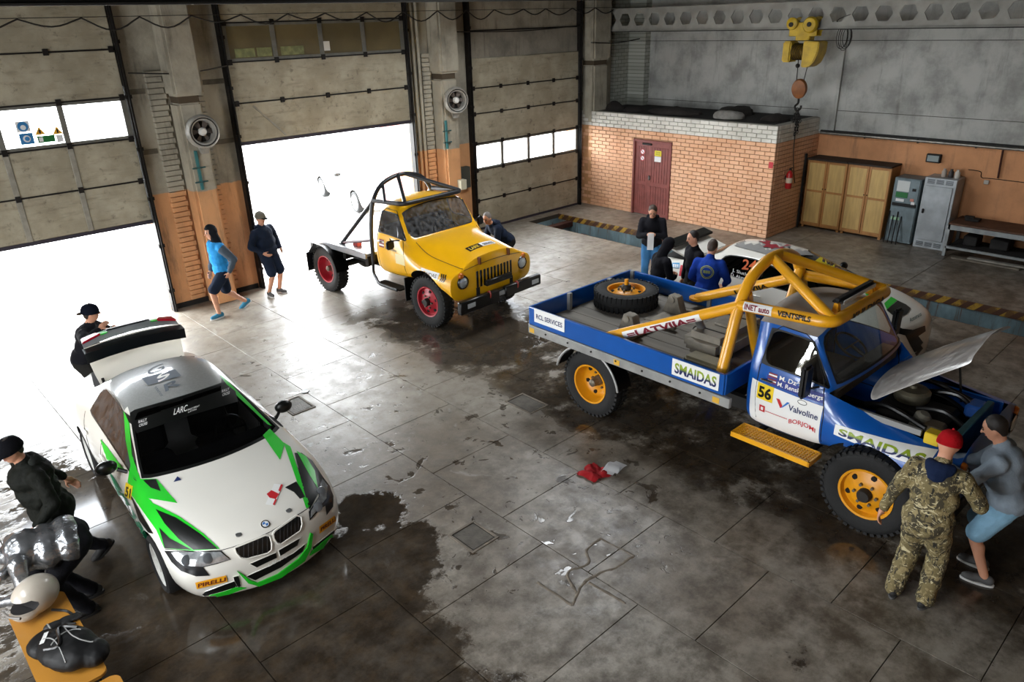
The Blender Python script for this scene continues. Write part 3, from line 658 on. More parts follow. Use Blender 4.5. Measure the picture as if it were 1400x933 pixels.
# ------------------------------------------------------------------ along the far wall
WOOD = M('honey_wood', 'b07a40', .5, var=.25, scale=5, stretch=(1, 1, .12)); WEAVE = M('pale_panel', 'c9a766', .55, var=.2, scale=14, stretch=(1, 1, .15))
DKTOP = M('dark_board', '2f241b', .8, var=.3, scale=4)
def wood_cabinet(ya, yb, label):
    c = thing('wood_cabinet', label, 'cabinet', (18.1, (ya+yb)/2, 0), 0, 'wooden cabinets along the far wall'); hw = (ya-yb)/2; H_ = 1.7
    b = BM(); box(b, .02, .52, -hw, hw, .06, H_); box(b, .04, .1, -hw+.02, -hw+.08, 0, .06); box(b, .04, .1, hw-.08, hw-.02, 0, .06); obj('carcass', b, WOOD, c)
    for s in (-1, 1):
        y0_, y1_ = (-hw+.006, -.004) if s < 0 else (.004, hw-.006)
        b = BM()
        for a in ((y0_, y0_+.05, .08, H_), (y1_-.05, y1_, .08, H_), (y0_+.05, y1_-.05, .08, .15), (y0_+.05, y1_-.05, H_-.07, H_), (y0_+.05, y1_-.05, .92, .97)): box(b, 0, .022, *a, bev=.004)
        d = obj('cabinet_door', b, WOOD, c)
        for z_ in ((.15, .92), (.97, H_-.07)):
            b = BM(); box(b, .008, .018, y0_+.045, y1_-.045, z_[0], z_[1]); obj('door_panel', b, WEAVE, d)
        b = BM(); ball(b, (-.015, -.035*s*-1 if s < 0 else .035, 1.02), .014); obj('door_knob', b, STEEL_DK, d)
    b = BM(); box(b, -.06, .54, -hw, hw-.002, H_, H_+.04); obj('top_board', b, DKTOP, c)
wood_cabinet(8.62, 7.62, 'honey wood cabinet with pale panels nearest the brick room'); wood_cabinet(7.61, 6.6, 'honey wood cabinet with pale panels next to the grey metal cupboard')
tag(bx('corner_pole', SOOT, None, 17.97, 18.02, 8.61, 8.655, 0, 1.85), 'thin black pole standing between brick room and wood cabinet', 'pole')
mc = thing('metal_cupboard', 'scuffed blue-grey metal cupboard with stickers beside the wood cabinet', 'cupboard', (18.1, 6.2, 0)); MG = M('blue_grey_metal', '76868c', .5, .2, var=.3, scale=4)
b = BM(); box(b, 0, .5, -.28, .3, .03, 1.52, bev=.01); obj('body', b, MG, mc)
b = BM(); box(b, -.02, .005, -.26, .28, .98, 1.50, bev=.005); d = obj('cupboard_door', b, MG, mc)
b = BM(); box(b, -.026, -.02, -.05, .22, 1.22, 1.46); obj('notice', b, M('notice_white', 'c5c9c8', .6), d)
b = BM(); box(b, -.03, -.02, -.04, .22, 1.08, 1.2); obj('sticker', b, SG, d); b = BM(); box(b, -.03, -.02, .02, .2, .99, 1.05); obj('sticker', b, SW, d)
for yy, zz, m_ in ((-.16, 1.28, BLACK), (-.15, 1.05, M('tag_pink', 'b97a6a', .6)), (-.18, .98, SW)): b = BM(); box(b, -.03, -.02, yy-.04, yy+.04, zz-.03, zz+.03); obj('sticker', b, m_, d)
b = BM(); box(b, -.03, .0, -.25, .27, .88, .95); obj('tool_rail', b, BLACK, mc)
b = BM(); box(b, -.016, .005, -.26, .28, .08, .86, bev=.005); d = obj('cupboard_door', b, MG, mc); b = BM(); box(b, -.024, -.016, .05, .24, .55, .62); obj('sticker', b, M('sign_pale_green', '9fc7a4', .6), d)
for k in range(4): b = BM(); cyl(b, (-.04-.02*k, .3-.1*k, 0.0), (-.01, .28-.09*k, .75-.1*(k % 2)), .012, seg=6); o = obj('leaning_rod', b, SOOT); o.location = (18.08, 6.2, 0); tag(o, 'thin dark '+('rod next to the wood cabinet leaning on the metal cupboard', 'second rod from the wood cabinet leaning on the metal cupboard', 'second rod from the steel locker leaning on the metal cupboard', 'rod next to the steel locker leaning on the metal cupboard')[k], 'rod', 'rods leaning on the metal cupboard')
lk = thing('steel_locker', 'pale grey steel locker with vent slots top and bottom', 'locker', (18.1, 5.54, 0)); LG = M('locker_grey', 'b4bbbf', .45, .2, var=.3, scale=3)
b = BM(); box(b, .01, .52, -.33, .33, 0, 1.6, bev=.01); obj('body', b, LG, lk)
b = BM(); box(b, -.012, .012, -.27, .29, .2, 1.42, bev=.006); d = obj('locker_door', b, LG, lk)
b = BM(); box(b, -.05, -.012, .22, .26, .8, .9, bev=.008); obj('handle', b, STEEL_DK, d)
for zz in (.04, 1.46):
    for k in range(3):
        b = BM()
        for q in range(4): box(b, .002, .012, -.26+k*.19, -.11+k*.19, zz+.012+q*.026, zz+.026+q*.026)
        obj('vent_slot', b, M('vent_dark', '4c5256', .6), lk)
for k, (yy, c_) in enumerate(((5.58, 'a79b90'), (5.44, '2e2a2a'), (5.31, 'b8b4ac'))):
    b = BM(); lathe(b, [(0, 0), (.05, 0), (.055, .02), (.055, .12), (.03, .15), (.03, .18), (0, .18)], seg=14); o = obj('paint_tin', b, M('tin_'+c_, c_, .5)); o.location = (18.36, yy, 1.6)
    tag(o, ('brownish-grey', 'black', 'whitish')[k]+' jar standing on the steel locker', 'jar', 'jars on the steel locker')
BNC = M('bench_grey', '9ba1a2', .5, .1, var=.3, scale=5)
wb = thing('workbench', 'grey steel-framed workbench with brown top against the far wall', 'workbench', (17.78, 3.8, 0))
for x, y in ((0, 1.3), (.75, 1.3), (0, -1.6), (.75, -1.6)): b = BM(); box(b, x, x+.06, y-.03, y+.03, 0, .7); obj('leg', b, BNC, wb)
b = BM(); box(b, 0, .04, -1.6, 1.3, .60, .70); box(b, .77, .81, -1.6, 1.3, .60, .70); box(b, 0, .8, 1.27, 1.31, .6, .7); obj('top_frame', b, BNC, wb)
b = BM(); box(b, 0, .04, -1.6, 1.3, .18, .23); box(b, .77, .81, -1.6, 1.3, .18, .23); obj('shelf_rail', b, BNC, wb)
b = BM(); box(b, .02, .86, -1.62, 1.33, .70, .74, bev=.008); obj('bench_top', b, M('bench_top_brown', '5c3c29', .7, var=.4, scale=4), wb)
b = BM(); box(b, .05, .78, -1.55, 1.25, .22, .24); obj('shelf', b, SOOT, wb)
for k, (x, y, s) in enumerate(((.25, .9, .28), (.3, .35, .36), (.25, -.3, .3), (.3, -.9, .4))):
    b = BM(); box(b, 0, .4, -s/2, s/2, 0, .22, bev=.02); o = obj('parts_crate', b, M('crate_dark', '1d1b1a', .8, var=.4, scale=9)); o.location = (17.78+x, 3.8+y, .24); tag(o, ('dark crate under the workbench beside the steel locker', 'wider dark crate second along the workbench shelf', 'narrow dark crate third along the workbench shelf', 'widest dark crate at the far end of the workbench shelf')[k], 'crate', 'crates under the workbench')
for k, (y0_, y1_, c_) in enumerate(((4.9, 3.6, '7d7568'), (4.6, 3.4, '9a968c'))):
    b = BM(); obox(b, (0, 0, .02+.03*k), .12, abs(y1_-y0_), .03, Matrix.Rotation(.03*k, 3, 'Z')); o = obj('offcut_board', b, M('offcut_'+c_, c_, .8, var=.3)); o.location = (17.72+.1*k, (y0_+y1_)/2, 0); tag(o, ('brownish' if k == 0 else 'pale')+' offcut board lying in front of the workbench', 'board')
b = BM(); box(b, 0, .2, -.14, .14, 0, .06, bev=.01); box(b, .02, .12, -.02, .16, .06, .1); o = obj('vice_tool', b, SOOT); o.location = (18.2, 4.8, .74); tag(o, 'black tool lying on the workbench end', 'tool')
lb = thing('emergency_light', 'small boxed lamp with dark frame on the orange wall', 'lamp', (BX, 5.93, 1.84))
b = BM(); box(b, -.1, 0, -.15, .15, 0, .19, bev=.01); obj('lamp_case', b, BLACK, lb); b = BM(); box(b, -.108, -.1, -.12, .12, .03, .16); obj('lamp_lens', b, M('lens_grey', '8f9a9a', .2), lb)
pp = thing('wall_pipe', 'long silvery pipe running along the far wall', 'pipe', (BX, 4, 2.29)); PIPE = M('pipe_silver', '9b9890', .35, .7, var=.3, scale=10)
b = BM(); cyl(b, (-.1, -9, 0), (-.1, 4.62, 0), .035, seg=12); obj('pipe_run', b, PIPE, pp)
b = BM(); cyl(b, (-.06, .61, 0), (-.04, .59, -.64), .02, seg=8); obj('pipe_drop', b, RUST, pp)
for y in np.arange(-1.3, 4.6, 1.2): b = BM(); box(b, -.12, 0, y, y+.03, -.05, .05); obj('pipe_bracket', b, STEEL_DK, pp)
b = BM(); box(b, -.05, 0, -.05, .05, -.04, .05, bev=.01); o = obj('socket_box', b, M('socket_white', 'b9b6ae', .5)); o.location = (BX, 4.79, 1.53); tag(o, 'small white socket on the orange wall above the workbench', 'socket')
b = BM(); tube(b, smooth_path([(BX-.01, 5.2, 1.76), (BX-.01, 4.95, 1.74), (BX-.01, 4.9, 1.62), (BX-.01, 4.6, 1.62), (BX-.01, 3, 1.6)]), .008, 5); obj('wall_conduit', b, CABLE, wall_b)
# ------------------------------------------------------------------ floor drains, the broken patch, the dropped cloth
def drain(x0, x1, y0_, y1_, label):
    g = thing('floor_drain', label, 'drain cover', ((x0+x1)/2, (y0_+y1_)/2, 0), 0, 'square drain covers in the floor'); w, l = (x1-x0)/2, (y1_-y0_)/2
    b = BM(); fr = .03
    for a in ((-w, w, -l, -l+fr), (-w, w, l-fr, l), (-w, -w+fr, -l+fr, l-fr), (w-fr, w, -l+fr, l-fr)): box(b, *a, -.005, .01, bev=.003)
    obj('drain_frame', b, M('drain_frame_grey', '7d7264', .7, var=.4, scale=9), g)
    b = BM(); box(b, -w+fr+.012, w-fr-.012, -l+fr+.012, l-fr-.012, -.005, .005); obj('drain_plate', b, M('plate_concrete', '5a5348', .6, var=.4, scale=9, bump=.3), g)
    b = BM(); box(b, -w+fr, w-fr, -l+fr, l-fr, -.004, .0015); obj('drain_gap', b, SOOT, g)
drain(3.87, 4.24, 4.9, 5.32, 'square drain cover between puddle and broken concrete patch'); drain(6.37, 6.74, 6.58, 7.12, 'rusty square drain cover beside the blue truck'); drain(4.0, 4.37, 8.99, 9.49, 'wet square drain cover beside the white and green car')
b = BM(); lathe(b, [(0, .012), (.06, .012), (.07, .0)], seg=18); o = obj('pipe_cap', b, STEEL); o.location = (4.5, 9.55, 0); tag(o, 'small round metal cap in the floor by the wet drain', 'cap')
b = BM()
for P_ in ([(4.04, 4.12), (4.05, 3.67)], [(4.05, 3.67), (4.4, 3.8), (4.75, 3.72), (5.02, 3.70)], [(5.02, 3.70), (4.98, 4.13)], [(4.4, 3.76), (4.42, 3.33)], [(4.2, 3.75), (4.35, 4.0), (4.6, 3.95), (4.75, 4.1), (4.97, 4.12)]):
    q = smooth_path([(x, y, .0) for x, y in P_], 6)
    q = [p+Vector((.015*mnoise.noise(p*9), .015*mnoise.noise(p*9+Vector((5, 5, 5))), 0)) for p in q]; tube(b, q, [.012+.014*abs(mnoise.noise(p*14)) for p in q], 6)
for v in b.verts: v.co.z *= .4
obj('broken_patch_edge', b, M('crumbled_concrete', '7d7264', .9, var=.4, scale=14), floor)
cl = thing('red_cloth', 'crumpled red rag dropped on the floor', 'cloth', (5.86, 4.98, 0))
t_ = BM(); bmesh.ops.create_grid(t_, x_segments=22, y_segments=22, size=.2)
for v in t_.verts:
    r_ = v.co.length; a = math.atan2(v.co.y, v.co.x); k = .75+.35*mnoise.noise(Vector((math.cos(a)*1.3, math.sin(a)*1.3, 3))); v.co.x *= k*1.1; v.co.y *= k; v.co.z = .012+.07*abs(mnoise.noise(v.co*7+Vector((2, 0, 0))))*(1.3-r_*3)+.02*abs(mnoise.noise(v.co*20))
b = BM(); merge(b, t_); bmesh.ops.solidify(b, geom=b.faces[:], thickness=.006); obj('rag', b, M('rag_red', 'c0141f', .7), cl)
pp_ = thing('white_papers', 'white sheets of paper lying on the red rag', 'paper', (6.08, 4.84, .03))
for k, (x, y, a) in enumerate(((-.04, .02, .25), (.03, -.02, .1), (0, .0, .45))):
    t_ = BM(); bmesh.ops.create_grid(t_, x_segments=6, y_segments=6, size=.5)
    for v in t_.verts: v.co.x *= .22; v.co.y *= .16; v.co.z = .01*math.sin(v.co.x*20+k)+.005*k
    bmesh.ops.rotate(t_, verts=t_.verts[:], cent=(0, 0, 0), matrix=Matrix.Rotation(a, 3, 'Z'))
    b = BM(); merge(b, t_, Matrix.Translation((x, y, .014+.004*k))); bmesh.ops.solidify(b, geom=b.faces[:], thickness=.002); obj('sheet', b, M('sheet_white', 'e6e6e6', .6), pp_)
# pinkish gate leaf standing open outside
gl = thing('gate_leaf', 'pinkish sheet-metal gate leaf standing open outside the doorway', 'gate', (11.75, 17.0, 0), -.35)
for k in range(5): bx('gate_board', M('gate_pink', 'd9a9ac', .6, var=.1, scale=5), gl, -.5+k*.2+.004, -.3+k*.2-.004, -.02, .02, -.015, 3.4, bev=.006)
for z in (.3, 1.7, 3.1): bx('gate_rail', M('gate_rail_grey', '9b8a8c', .6), gl, -.5, .5, .02, .05, z, z+.06)
# ------------------------------------------------------------------ vehicle helpers: lofted bodies, wheels, marks laid on a body
def loft_body(stations, top=4, bulge_f=.1, bulge_r=.05, regions=(), insets=(), crease=.75, front=0., lines=()):
    """stations rear to front: (x, [(y, z[, dx])...]) half sections from the floor edge up to the centre line; closed mesh, mirrored.
    regions: (material index, station intervals, point intervals); insets: (material index, frame width, frame index)"""
    b = BM(); n = len(stations[0][1]); G = []; cl_ = b.edges.layers.float.new('crease_edge'); vl_ = b.verts.layers.float.new('crease_vert')
    for x, P in stations:
        row = []
        for s in (-1, 1):
            for k in (range(n) if s < 0 else range(n-2, -1, -1)):
                p = P[k]; row.append(b.verts.new((x+(p[2] if len(p) > 2 else 0), s*p[0], p[1])))
        G.append(row)
    m = 2*n-1; FM = {}
    for i in range(len(G)-1):
        for j in range(m-1):
            f = b.faces.new((G[i][j], G[i+1][j], G[i+1][j+1], G[i][j+1])); FM[i, j] = f
        b.faces.new((G[i][m-1], G[i+1][m-1], G[i+1][0], G[i][0]))
    for row, P, x, bl, sg in ((G[-1], stations[-1][1], stations[-1][0], bulge_f, 1), (G[0], stations[0][1], stations[0][0], -bulge_r, -1)):
        cols = list(range(top, m-top)); rows = []
        for i in range(top):
            r = [row[i]]
            for j in cols[1:-1]:
                fr = row[j].co.y/abs(row[top].co.y); y = P[i][0]*fr; dxc = P[i][2] if len(P[i]) > 2 else 0
                r.append(b.verts.new((x+dxc+bl*(1-fr*fr), y, P[i][1])))
            r.append(row[m-1-i]); rows.append(r)
        rows.append([row[j] for j in cols])
        for A, B in zip(rows, rows[1:]):
            for k in range(len(A)-1):
                q = (A[k], A[k+1], B[k+1], B[k]); b.faces.new(q if sg > 0 else q[::-1])
        q = [row[0]]+rows[0][1:-1]+[row[m-1]]
        # close the strip under the cap (floor edge)
        if len(set(q)) > 2: b.faces.new(q[::-1] if sg > 0 else q)
    for mi, si, pi in regions:
        for i in si:
            for j in pi:
                FM[i, j].material_index = mi; FM[i, m-2-j].material_index = mi
    bmesh.ops.recalc_face_normals(b, faces=b.faces[:])
    for mi, wd, fi in insets:
        fs = [f for f in b.faces if f.material_index == mi]
        r = bmesh.ops.inset_region(b, faces=fs, thickness=wd, use_even_offset=True, use_boundary=True)
        for f in r['faces']: f.material_index = fi
    for e in b.edges:
        if len({f.material_index for f in e.link_faces}) > 1: e[cl_] = crease
    for v in b.verts:                                                  # keep the corners of the windows fairly square
        be = [e for e in v.link_edges if len({f.material_index for f in e.link_faces}) > 1]
        if len(be) == 2:
            d0, d1 = [(e.other_vert(v).co-v.co).normalized() for e in be]
            if d0.dot(d1) > -.8: v[vl_] = .55
    if front:
        row = G[-1]
        for j in range(m-1):
            e = b.edges.get((row[j], row[j+1]))
            if e: e[cl_] = max(e[cl_], front)
    for k, i0, i1, w_ in lines:
        for i in range(i0, i1):
            for j in (k, m-1-k):
                e = b.edges.get((G[i][j], G[i+1][j]))
                if e: e[cl_] = max(e[cl_], w_)
    return b
def body_mesh(b, mats, cutters=(), levels=2):
    me = bpy.data.meshes.new('body'); b.to_mesh(me); b.free()
    for m in mats: me.materials.append(m)
    me = evaluated(me, [('SUBSURF', dict(levels=levels, render_levels=levels))])
    for cb_ in cutters:
        bmesh.ops.recalc_face_normals(cb_, faces=cb_.faces[:])
        cm = bpy.data.meshes.new('cut'); cb_.to_mesh(cm); cb_.free()
        for m in mats: cm.materials.append(m)
        for p in cm.polygons: p.material_index = len(mats)-1
        co = bpy.data.objects.new('cut', cm); COL.objects.link(co)
        me = evaluated(me, [('BOOLEAN', dict(object=co, operation='DIFFERENCE', solver='EXACT'))]); bpy.data.objects.remove(co)
    return me
def split_parts(me, names, parent, ang=35):
    """one object for each material index: names[i] = part name or None to drop the faces"""
    out = []
    for i, nm in enumerate(names):
        b = BM(); b.from_mesh(me); bmesh.ops.delete(b, geom=[f for f in b.faces if f.material_index != i], context='FACES')
        if nm is None or not b.faces: b.free(); out.append(None); continue
        for f in b.faces: f.material_index = 0
        o = obj(nm, b, me.materials[i], parent, ang, recalc=False); out.append(o)
    return out
def islands(o, nm):
    """split a part mesh into one object for each separate piece"""
    b = BM(); b.from_mesh(o.data); left = set(b.faces); k = 0
    while left:
        st = [left.pop()]; isl = set(st)
        while st:
            for e in st.pop().edges:
                for g in e.link_faces:
                    if g in left: left.discard(g); isl.add(g); st.append(g)
        c = BM(); vm = {}
        for f in isl:
            vs_ = []
            for v in f.verts:
                if v not in vm: vm[v] = c.verts.new(v.co)
                vs_.append(vm[v])
            c.faces.new(vs_)
        obj(nm, c, o.data.materials[0], o.parent, 35, recalc=False)
    b.free(); bpy.data.objects.remove(o)
def bvh_of(me):
    b = BM(); b.from_mesh(me); t = BVHTree.FromBMesh(b); b.free(); return t
class Skin:
    """lays marks on a body: photo pixels give directions, the body's own surface gives the place"""
    def __init__(s, me, root):
        s.t = bvh_of(me); s.mw = Matrix.Translation(root.location) @ Matrix.Rotation(root.rotation_euler.z, 4, 'Z'); s.inv = s.mw.inverted(); s.root = root
        s.o = s.inv @ Vector((0, 0, CAM_H))
    def at(s, x, y, off=.004):
        d = cr*((x-700)/1016.7)+cu*(-(y-466.5)/1016.7)+fw; d = (s.inv.to_3x3() @ d).normalized()
        h = s.t.ray_cast(s.o, d)
        if h[0] is None:
            s.miss = getattr(s, 'miss', 0)+1
            # nearest place on the body to the line of sight
            best = None
            for k in range(60):
                q = s.o+d*(4+k*.25); g = s.t.find_nearest(q)
                if g[0] is not None and (best is None or g[3] < best[3]): best = g
            h = best
        n = h[1] if h[1].dot(d) < 0 else -h[1]
        return h[0]+n*off
    def down(s, x, y, off=.004):
        h = s.t.ray_cast(Vector((x, y, 6)), Vector((0, 0, -1))); return (h[0]+h[1]*off) if h[0] else None
    def patch(s, nm, px, mat, off=.004, par=None, sub=7., solid=0.):
        b = BM(); f = b.faces.new([b.verts.new((p[0], p[1], 0)) for p in px])
        b.normal_update(); bmesh.ops.triangulate(b, faces=b.faces[:]); s._sub(b, sub)
        s.miss = 0; bad = []
        for v in b.verts:
            n0 = s.miss; v.co = s.at(v.co.x, v.co.y, off+.003)
            if s.miss > n0: bad.append(v)
        bmesh.ops.delete(b, geom=bad, context='VERTS')
        bmesh.ops.delete(b, geom=[f for f in b.faces if max(e.calc_length() for e in f.edges) > .22], context='FACES')
        if solid: bmesh.ops.solidify(b, geom=b.faces[:], thickness=-solid)
        return obj(nm, b, mat, par or s.root, 60)
    def _sub(s, b, L_):
        for _ in range(5):
            es = [e for e in b.edges if e.calc_length() > L_]
            if not es: break
            bmesh.ops.subdivide_edges(b, edges=es, cuts=1); b.normal_update(); bmesh.ops.triangulate(b, faces=b.faces[:])
    def line(s, nm, px, mat, r=.004, par=None, off=.0, closed=False, seg=5):
        P = []
        pts = list(px)+([px[0]] if closed else [])
        for (a, c), (e, g) in zip(pts, pts[1:]):
            n = max(1, int(math.hypot(e-a, g-c)/8)); P += [s.at(a+(e-a)*k/n, c+(g-c)*k/n, off) for k in range(n)]
        if not closed: P.append(s.at(*px[-1], off))
        b = BM(); tube(b, P, r, seg, closed); return obj(nm, b, mat, par or s.root)
    def text(s, nm, txt, o, e, h, mat, off=.006, bold=.01, par=None, slant=None):
        """txt from pixel o to pixel e, h = pixel vector of the cap height"""
        b, W = text_bm(txt, bold, .35); ux, uy = Vector((e[0]-o[0], e[1]-o[1], 0))/W, Vector((h[0], h[1], 0))
        for v in b.verts: q = Vector((o[0], o[1], 0))+ux*v.co.x+uy*v.co.y; v.co = s.at(q.x, q.y, off)
        return obj(nm, b, mat, par or s.root, 60)
def text_bm(txt, bold=.02, L_=.22):
    vs_, fs_, W = text_geo(txt, bold); b = BM(); V = [b.verts.new((x, y, 0)) for x, y in vs_]
    for f in fs_:
        try: b.faces.new([V[i] for i in f])
        except ValueError: pass
    b.normal_update(); bmesh.ops.triangulate(b, faces=b.faces[:]); Skin._sub(None, b, L_); return b, W
TYRE = M('tyre_rubber', '161616', .8, bump=.3, scale=30)
def wheel(parent, c, side, R_, W_, rimmat, style, steer=0., seg=36, name='wheel'):
    """tyre with rim, hub and nuts; side = +1 left, -1 right"""
    rr_ = R_*(.58 if style[0] == 't' else .70); w = W_/2
    b = BM(); lathe(b, [(rr_, -w*.8), (rr_+.02, -w*.95), (R_*.86, -w*1.06), (R_*.96, -w*.9), (R_, -w*.6), (R_, w*.6), (R_*.96, w*.9), (R_*.86, w*1.06), (rr_+.02, w*.95), (rr_, w*.8), (rr_-.015, 0)], axis=(0, side, 0), seg=seg, closed=True)
    if style[0] == 't':                                              # lugs of the tread
        nl = 40
        for k in range(nl):
            a = 2*PI*k/nl
            for q in (-1, 1):
                Rm = Matrix.Rotation(a+(PI/nl if q > 0 else 0), 3, 'Y'); obox(b, Rm @ Vector((0, q*w*.62, R_*.985)), .042, w*.72, .035, Rm)
    o = obj(name, b, TYRE, parent); o.location = c; o.rotation_euler = (0, 0, steer)
    b = BM()
    if style == 'tf':   prof = [(rr_+.012, w*.9), (rr_+.012, w*.98), (rr_-.012, w*.95), (rr_-.025, w*.4), (rr_*.78, w*.45), (rr_*.6, w*.72), (rr_*.42, w*.85), (rr_*.3, w*.86), (.0, w*.86)]
    elif style == 'tr': prof = [(rr_+.012, w*.9), (rr_+.012, w*.98), (rr_-.012, w*.95), (rr_-.03, -w*.2), (rr_*.8, -w*.45), (rr_*.5, -w*.75), (rr_*.3, -w*.75), (0, -w*.75)]
    else:               prof = [(rr_+.006, w*.8), (rr_+.006, w*.9), (rr_-.012, w*.88), (rr_-.02, w*.3), (rr_*.35, w*.2), (0, w*.2)]
    lathe(b, prof, axis=(0, side, 0), seg=seg); rim = obj('rim', b, rimmat, o)
    dk = M('hole_black', '0c0b0b', .9); h0 = {'tf': w*.86, 'tr': -w*.75}.get(style, w*.2)
    if style[0] == 't':
        b = BM(); lathe(b, [(rr_*.27, h0), (rr_*.27, h0+.05), (rr_*.22, h0+.075), (0, h0+.075)], axis=(0, side, 0), seg=18)
        if style == 'tr': lathe(b, [(rr_*.22, h0+.07), (rr_*.2, h0+.16), (rr_*.1, h0+.18), (0, h0+.18)], axis=(0, side, 0), seg=16)
        obj('hub', b, M('hub_greasy', '2a2622', .6, .3) if style == 'tf' else M('hub_steel', '6d6556', .5, .4), o)
        b = BM()
        for k in range(6):
            a = k*PI/3; q = Vector((math.cos(a), 0, math.sin(a)))*rr_*.42; q.y = side*(h0-.005); cyl(b, q, q+Vector((0, side*.035, 0)), .017, seg=6)
        obj('wheel_nut', b, M('nut_steel', '6a6458', .5, .5), o)['kind'] = 'stuff'
        b = BM()
        for k in range(6):
            a = k*PI/3+.3; q = Vector((math.cos(a), 0, math.sin(a)))*rr_*.72; q.y = side*(w*.56 if style == 'tf' else -w*.53); cyl(b, q-Vector((0, side*.02, 0)), q+Vector((0, side*.012, 0)), .028, seg=12)
        obj('hand_hole', b, dk, o)['kind'] = 'stuff'
    else:
        b = BM()
        for k in range(10):
            a = k*PI/5; Rm = Matrix.Rotation(a, 3, 'Y'); obox(b, Rm @ Vector((0, side*w*.55, rr_*.52)), .028, .03, rr_*.95, Rm)
        cyl(b, (0, side*w*.2, 0), (0, side*w*.72, 0), .05, seg=14); obj('spoke', b, rimmat, o)['kind'] = 'stuff'
    return o
# ------------------------------------------------------------------ bonneted flatbed trucks
WHITE_D = M('decal_white', 'e9e9e6', .5); BLK = M('gloss_black', '0e0e0f', .3); CHROME = M('chrome', 'c8c8c8', .12, 1.0)
FLAG = M('flag_maroon', '7c1f2d', .5)
def truck(name, label, loc, rz, paint, rimc, roof=None, hood_open=False, deck=(-1.7, -4.8), rear_axle=-3.75, wb_style=None, plate=None):
    root = thing(name, label, 'truck', loc, rz)
    st = [
     (-1.50, [(.55, .76), (.82, .76), (.88, 1.0), (.88, 1.3), (.84, 1.50), (.70, 1.93), (.45, 2.04), (0, 2.08)]),
     (-1.36, [(.60, .73), (.90, .73), (.96, 1.0), (.96, 1.3), (.93, 1.50), (.76, 1.97), (.52, 2.08), (0, 2.13)]),
     (-1.08, [(.60, .73), (.91, .73), (.97, 1.0), (.97, 1.3), (.94, 1.50), (.77, 1.97), (.53, 2.09), (0, 2.14)]),
     (-.80, [(.60, .73), (.91, .73), (.97, 1.0), (.97, 1.3), (.94, 1.49), (.775, 1.955), (.53, 2.05, .02), (0, 2.09, .04)]),
     (-.54, [(.60, .75), (.90, .78), (.96, 1.0), (.96, 1.28), (.92, 1.45), (.83, 1.475, .03), (.52, 1.50, .10), (0, 1.51, .13)]),
     (-.26, [(.60, .78), (.95, .86), (1.0, 1.02), (.98, 1.17), (.74, 1.29), (.66, 1.42), (.45, 1.50), (0, 1.53)]),
     (.10, [(.60, .78), (1.0, .84), (1.04, 1.02), (.97, 1.15), (.72, 1.23), (.63, 1.37), (.42, 1.46), (0, 1.49)]),
     (.45, [(.60, .76), (1.0, .80), (1.03, .98), (.96, 1.12), (.72, 1.18), (.62, 1.31), (.40, 1.40), (0, 1.43)]),
     (.74, [(.62, .62), (.99, .62), (1.02, .92), (.98, 1.09), (.72, 1.15), (.61, 1.24), (.38, 1.33, .03), (0, 1.36, .05)]),
    ]
    b = loft_body(st, bulge_f=.07, bulge_r=.03,
                  regions=[(1, [3], [5, 6]), (2, [1, 2, 3], [4])]+([(6, [4, 5, 6, 7], [4, 5, 6])] if hood_open else [])+([(5, [0, 1, 2], [5, 6])] if roof else []),
                  insets=[(1, .03, 0), (1, .022, 4), (2, .04, 0), (2, .018, 4)], crease=1.0, front=.75, lines=[(4, 4, 8, .35), (4, 0, 4, .3), (5, 0, 4, .25)])
    paintm = paint; rub = M('window_rubber', '101010', .6); G1 = glass_mat('truck_glass', (.52, .56, .55), .05, dirt=.16) if not hood_open else glass_mat('truck_glass_clean', (.82, .86, .85), .10)
    dark = M('under_black', '141210', .9, var=.3)
    cut = []
    for s in (-1, 1):
        c = BM(); cyl(c, (0, s*.60, .50), (0, s*1.3, .50), .57, seg=40); cut.append(c)
    me = body_mesh(b, [paintm, G1, G1, G1, rub, M('roof_grey', '9a9690', .6, var=.2, scale=5), paintm, dark], cut)
    parts = split_parts(me, ['cab_body', 'windshield', 'side_window', None, 'window_seal', 'roof_skin', None if hood_open else 'hood', 'wheel_well'], root)
    islands(parts[2], 'side_window'); islands(parts[7], 'wheel_well')
    sk = Skin(me, root)
    # door seams, handles, gutter
    SE = M('seam_dark', '15130f', .8)
    for s in (-1, 1):
        P = [(-1.30, .80), (-1.33, 1.2), (-1.33, 1.52), (-1.28, 1.9), (-1.2, 1.97), (-.92, 1.96), (-.82, 1.90), (-.60, 1.50), (-.54, 1.2), (-.54, .80), (-1.30, .80)]; Q = []
        for (a, c), (e, g) in zip(P, P[1:]):
            for k in range(5):
                x, z = a+(e-a)*k/5, c+(g-c)*k/5; h_ = sk.t.ray_cast(Vector((x, s*3, z)), Vector((0, -s, 0)))
                if h_[0]: Q.append(h_[0])
        bm = BM(); tube(bm, Q, .006, 5, True); dd = obj('door', bm, SE, root)
        bm = BM(); box(bm, -1.27, -1.13, s*.985-.012, s*.985+.012, 1.38, 1.405, bev=.008); obj('door_handle', bm, CHROME, dd)
        bm = BM(); tube(bm, [(-.64, s*.95, 1.5), (-.68, s*1.10, 1.52), (-.70, s*1.12, 1.56)], .012, 6); mr = obj('mirror_arm', bm, BLK, root)
        bm = BM(); box(bm, -.74, -.67, s*1.12-.085, s*1.12+.085, 1.42 if hood_open else 1.36, 1.78 if hood_open else 1.52, bev=.025, seg=2); obj('mirror', bm, BLK, mr)
    # interior
    IN = M('cab_interior', '57524b', .8, var=.3)
    bm = BM(); box(bm, -1.40, -.95, -.75, .75, 1.0, 1.16, bev=.03); box(bm, -1.43, -1.32, -.75, .75, 1.14, 1.62, bev=.03); obj('bench_seat', bm, M('seat_brown', '5c4f48', .7), root)
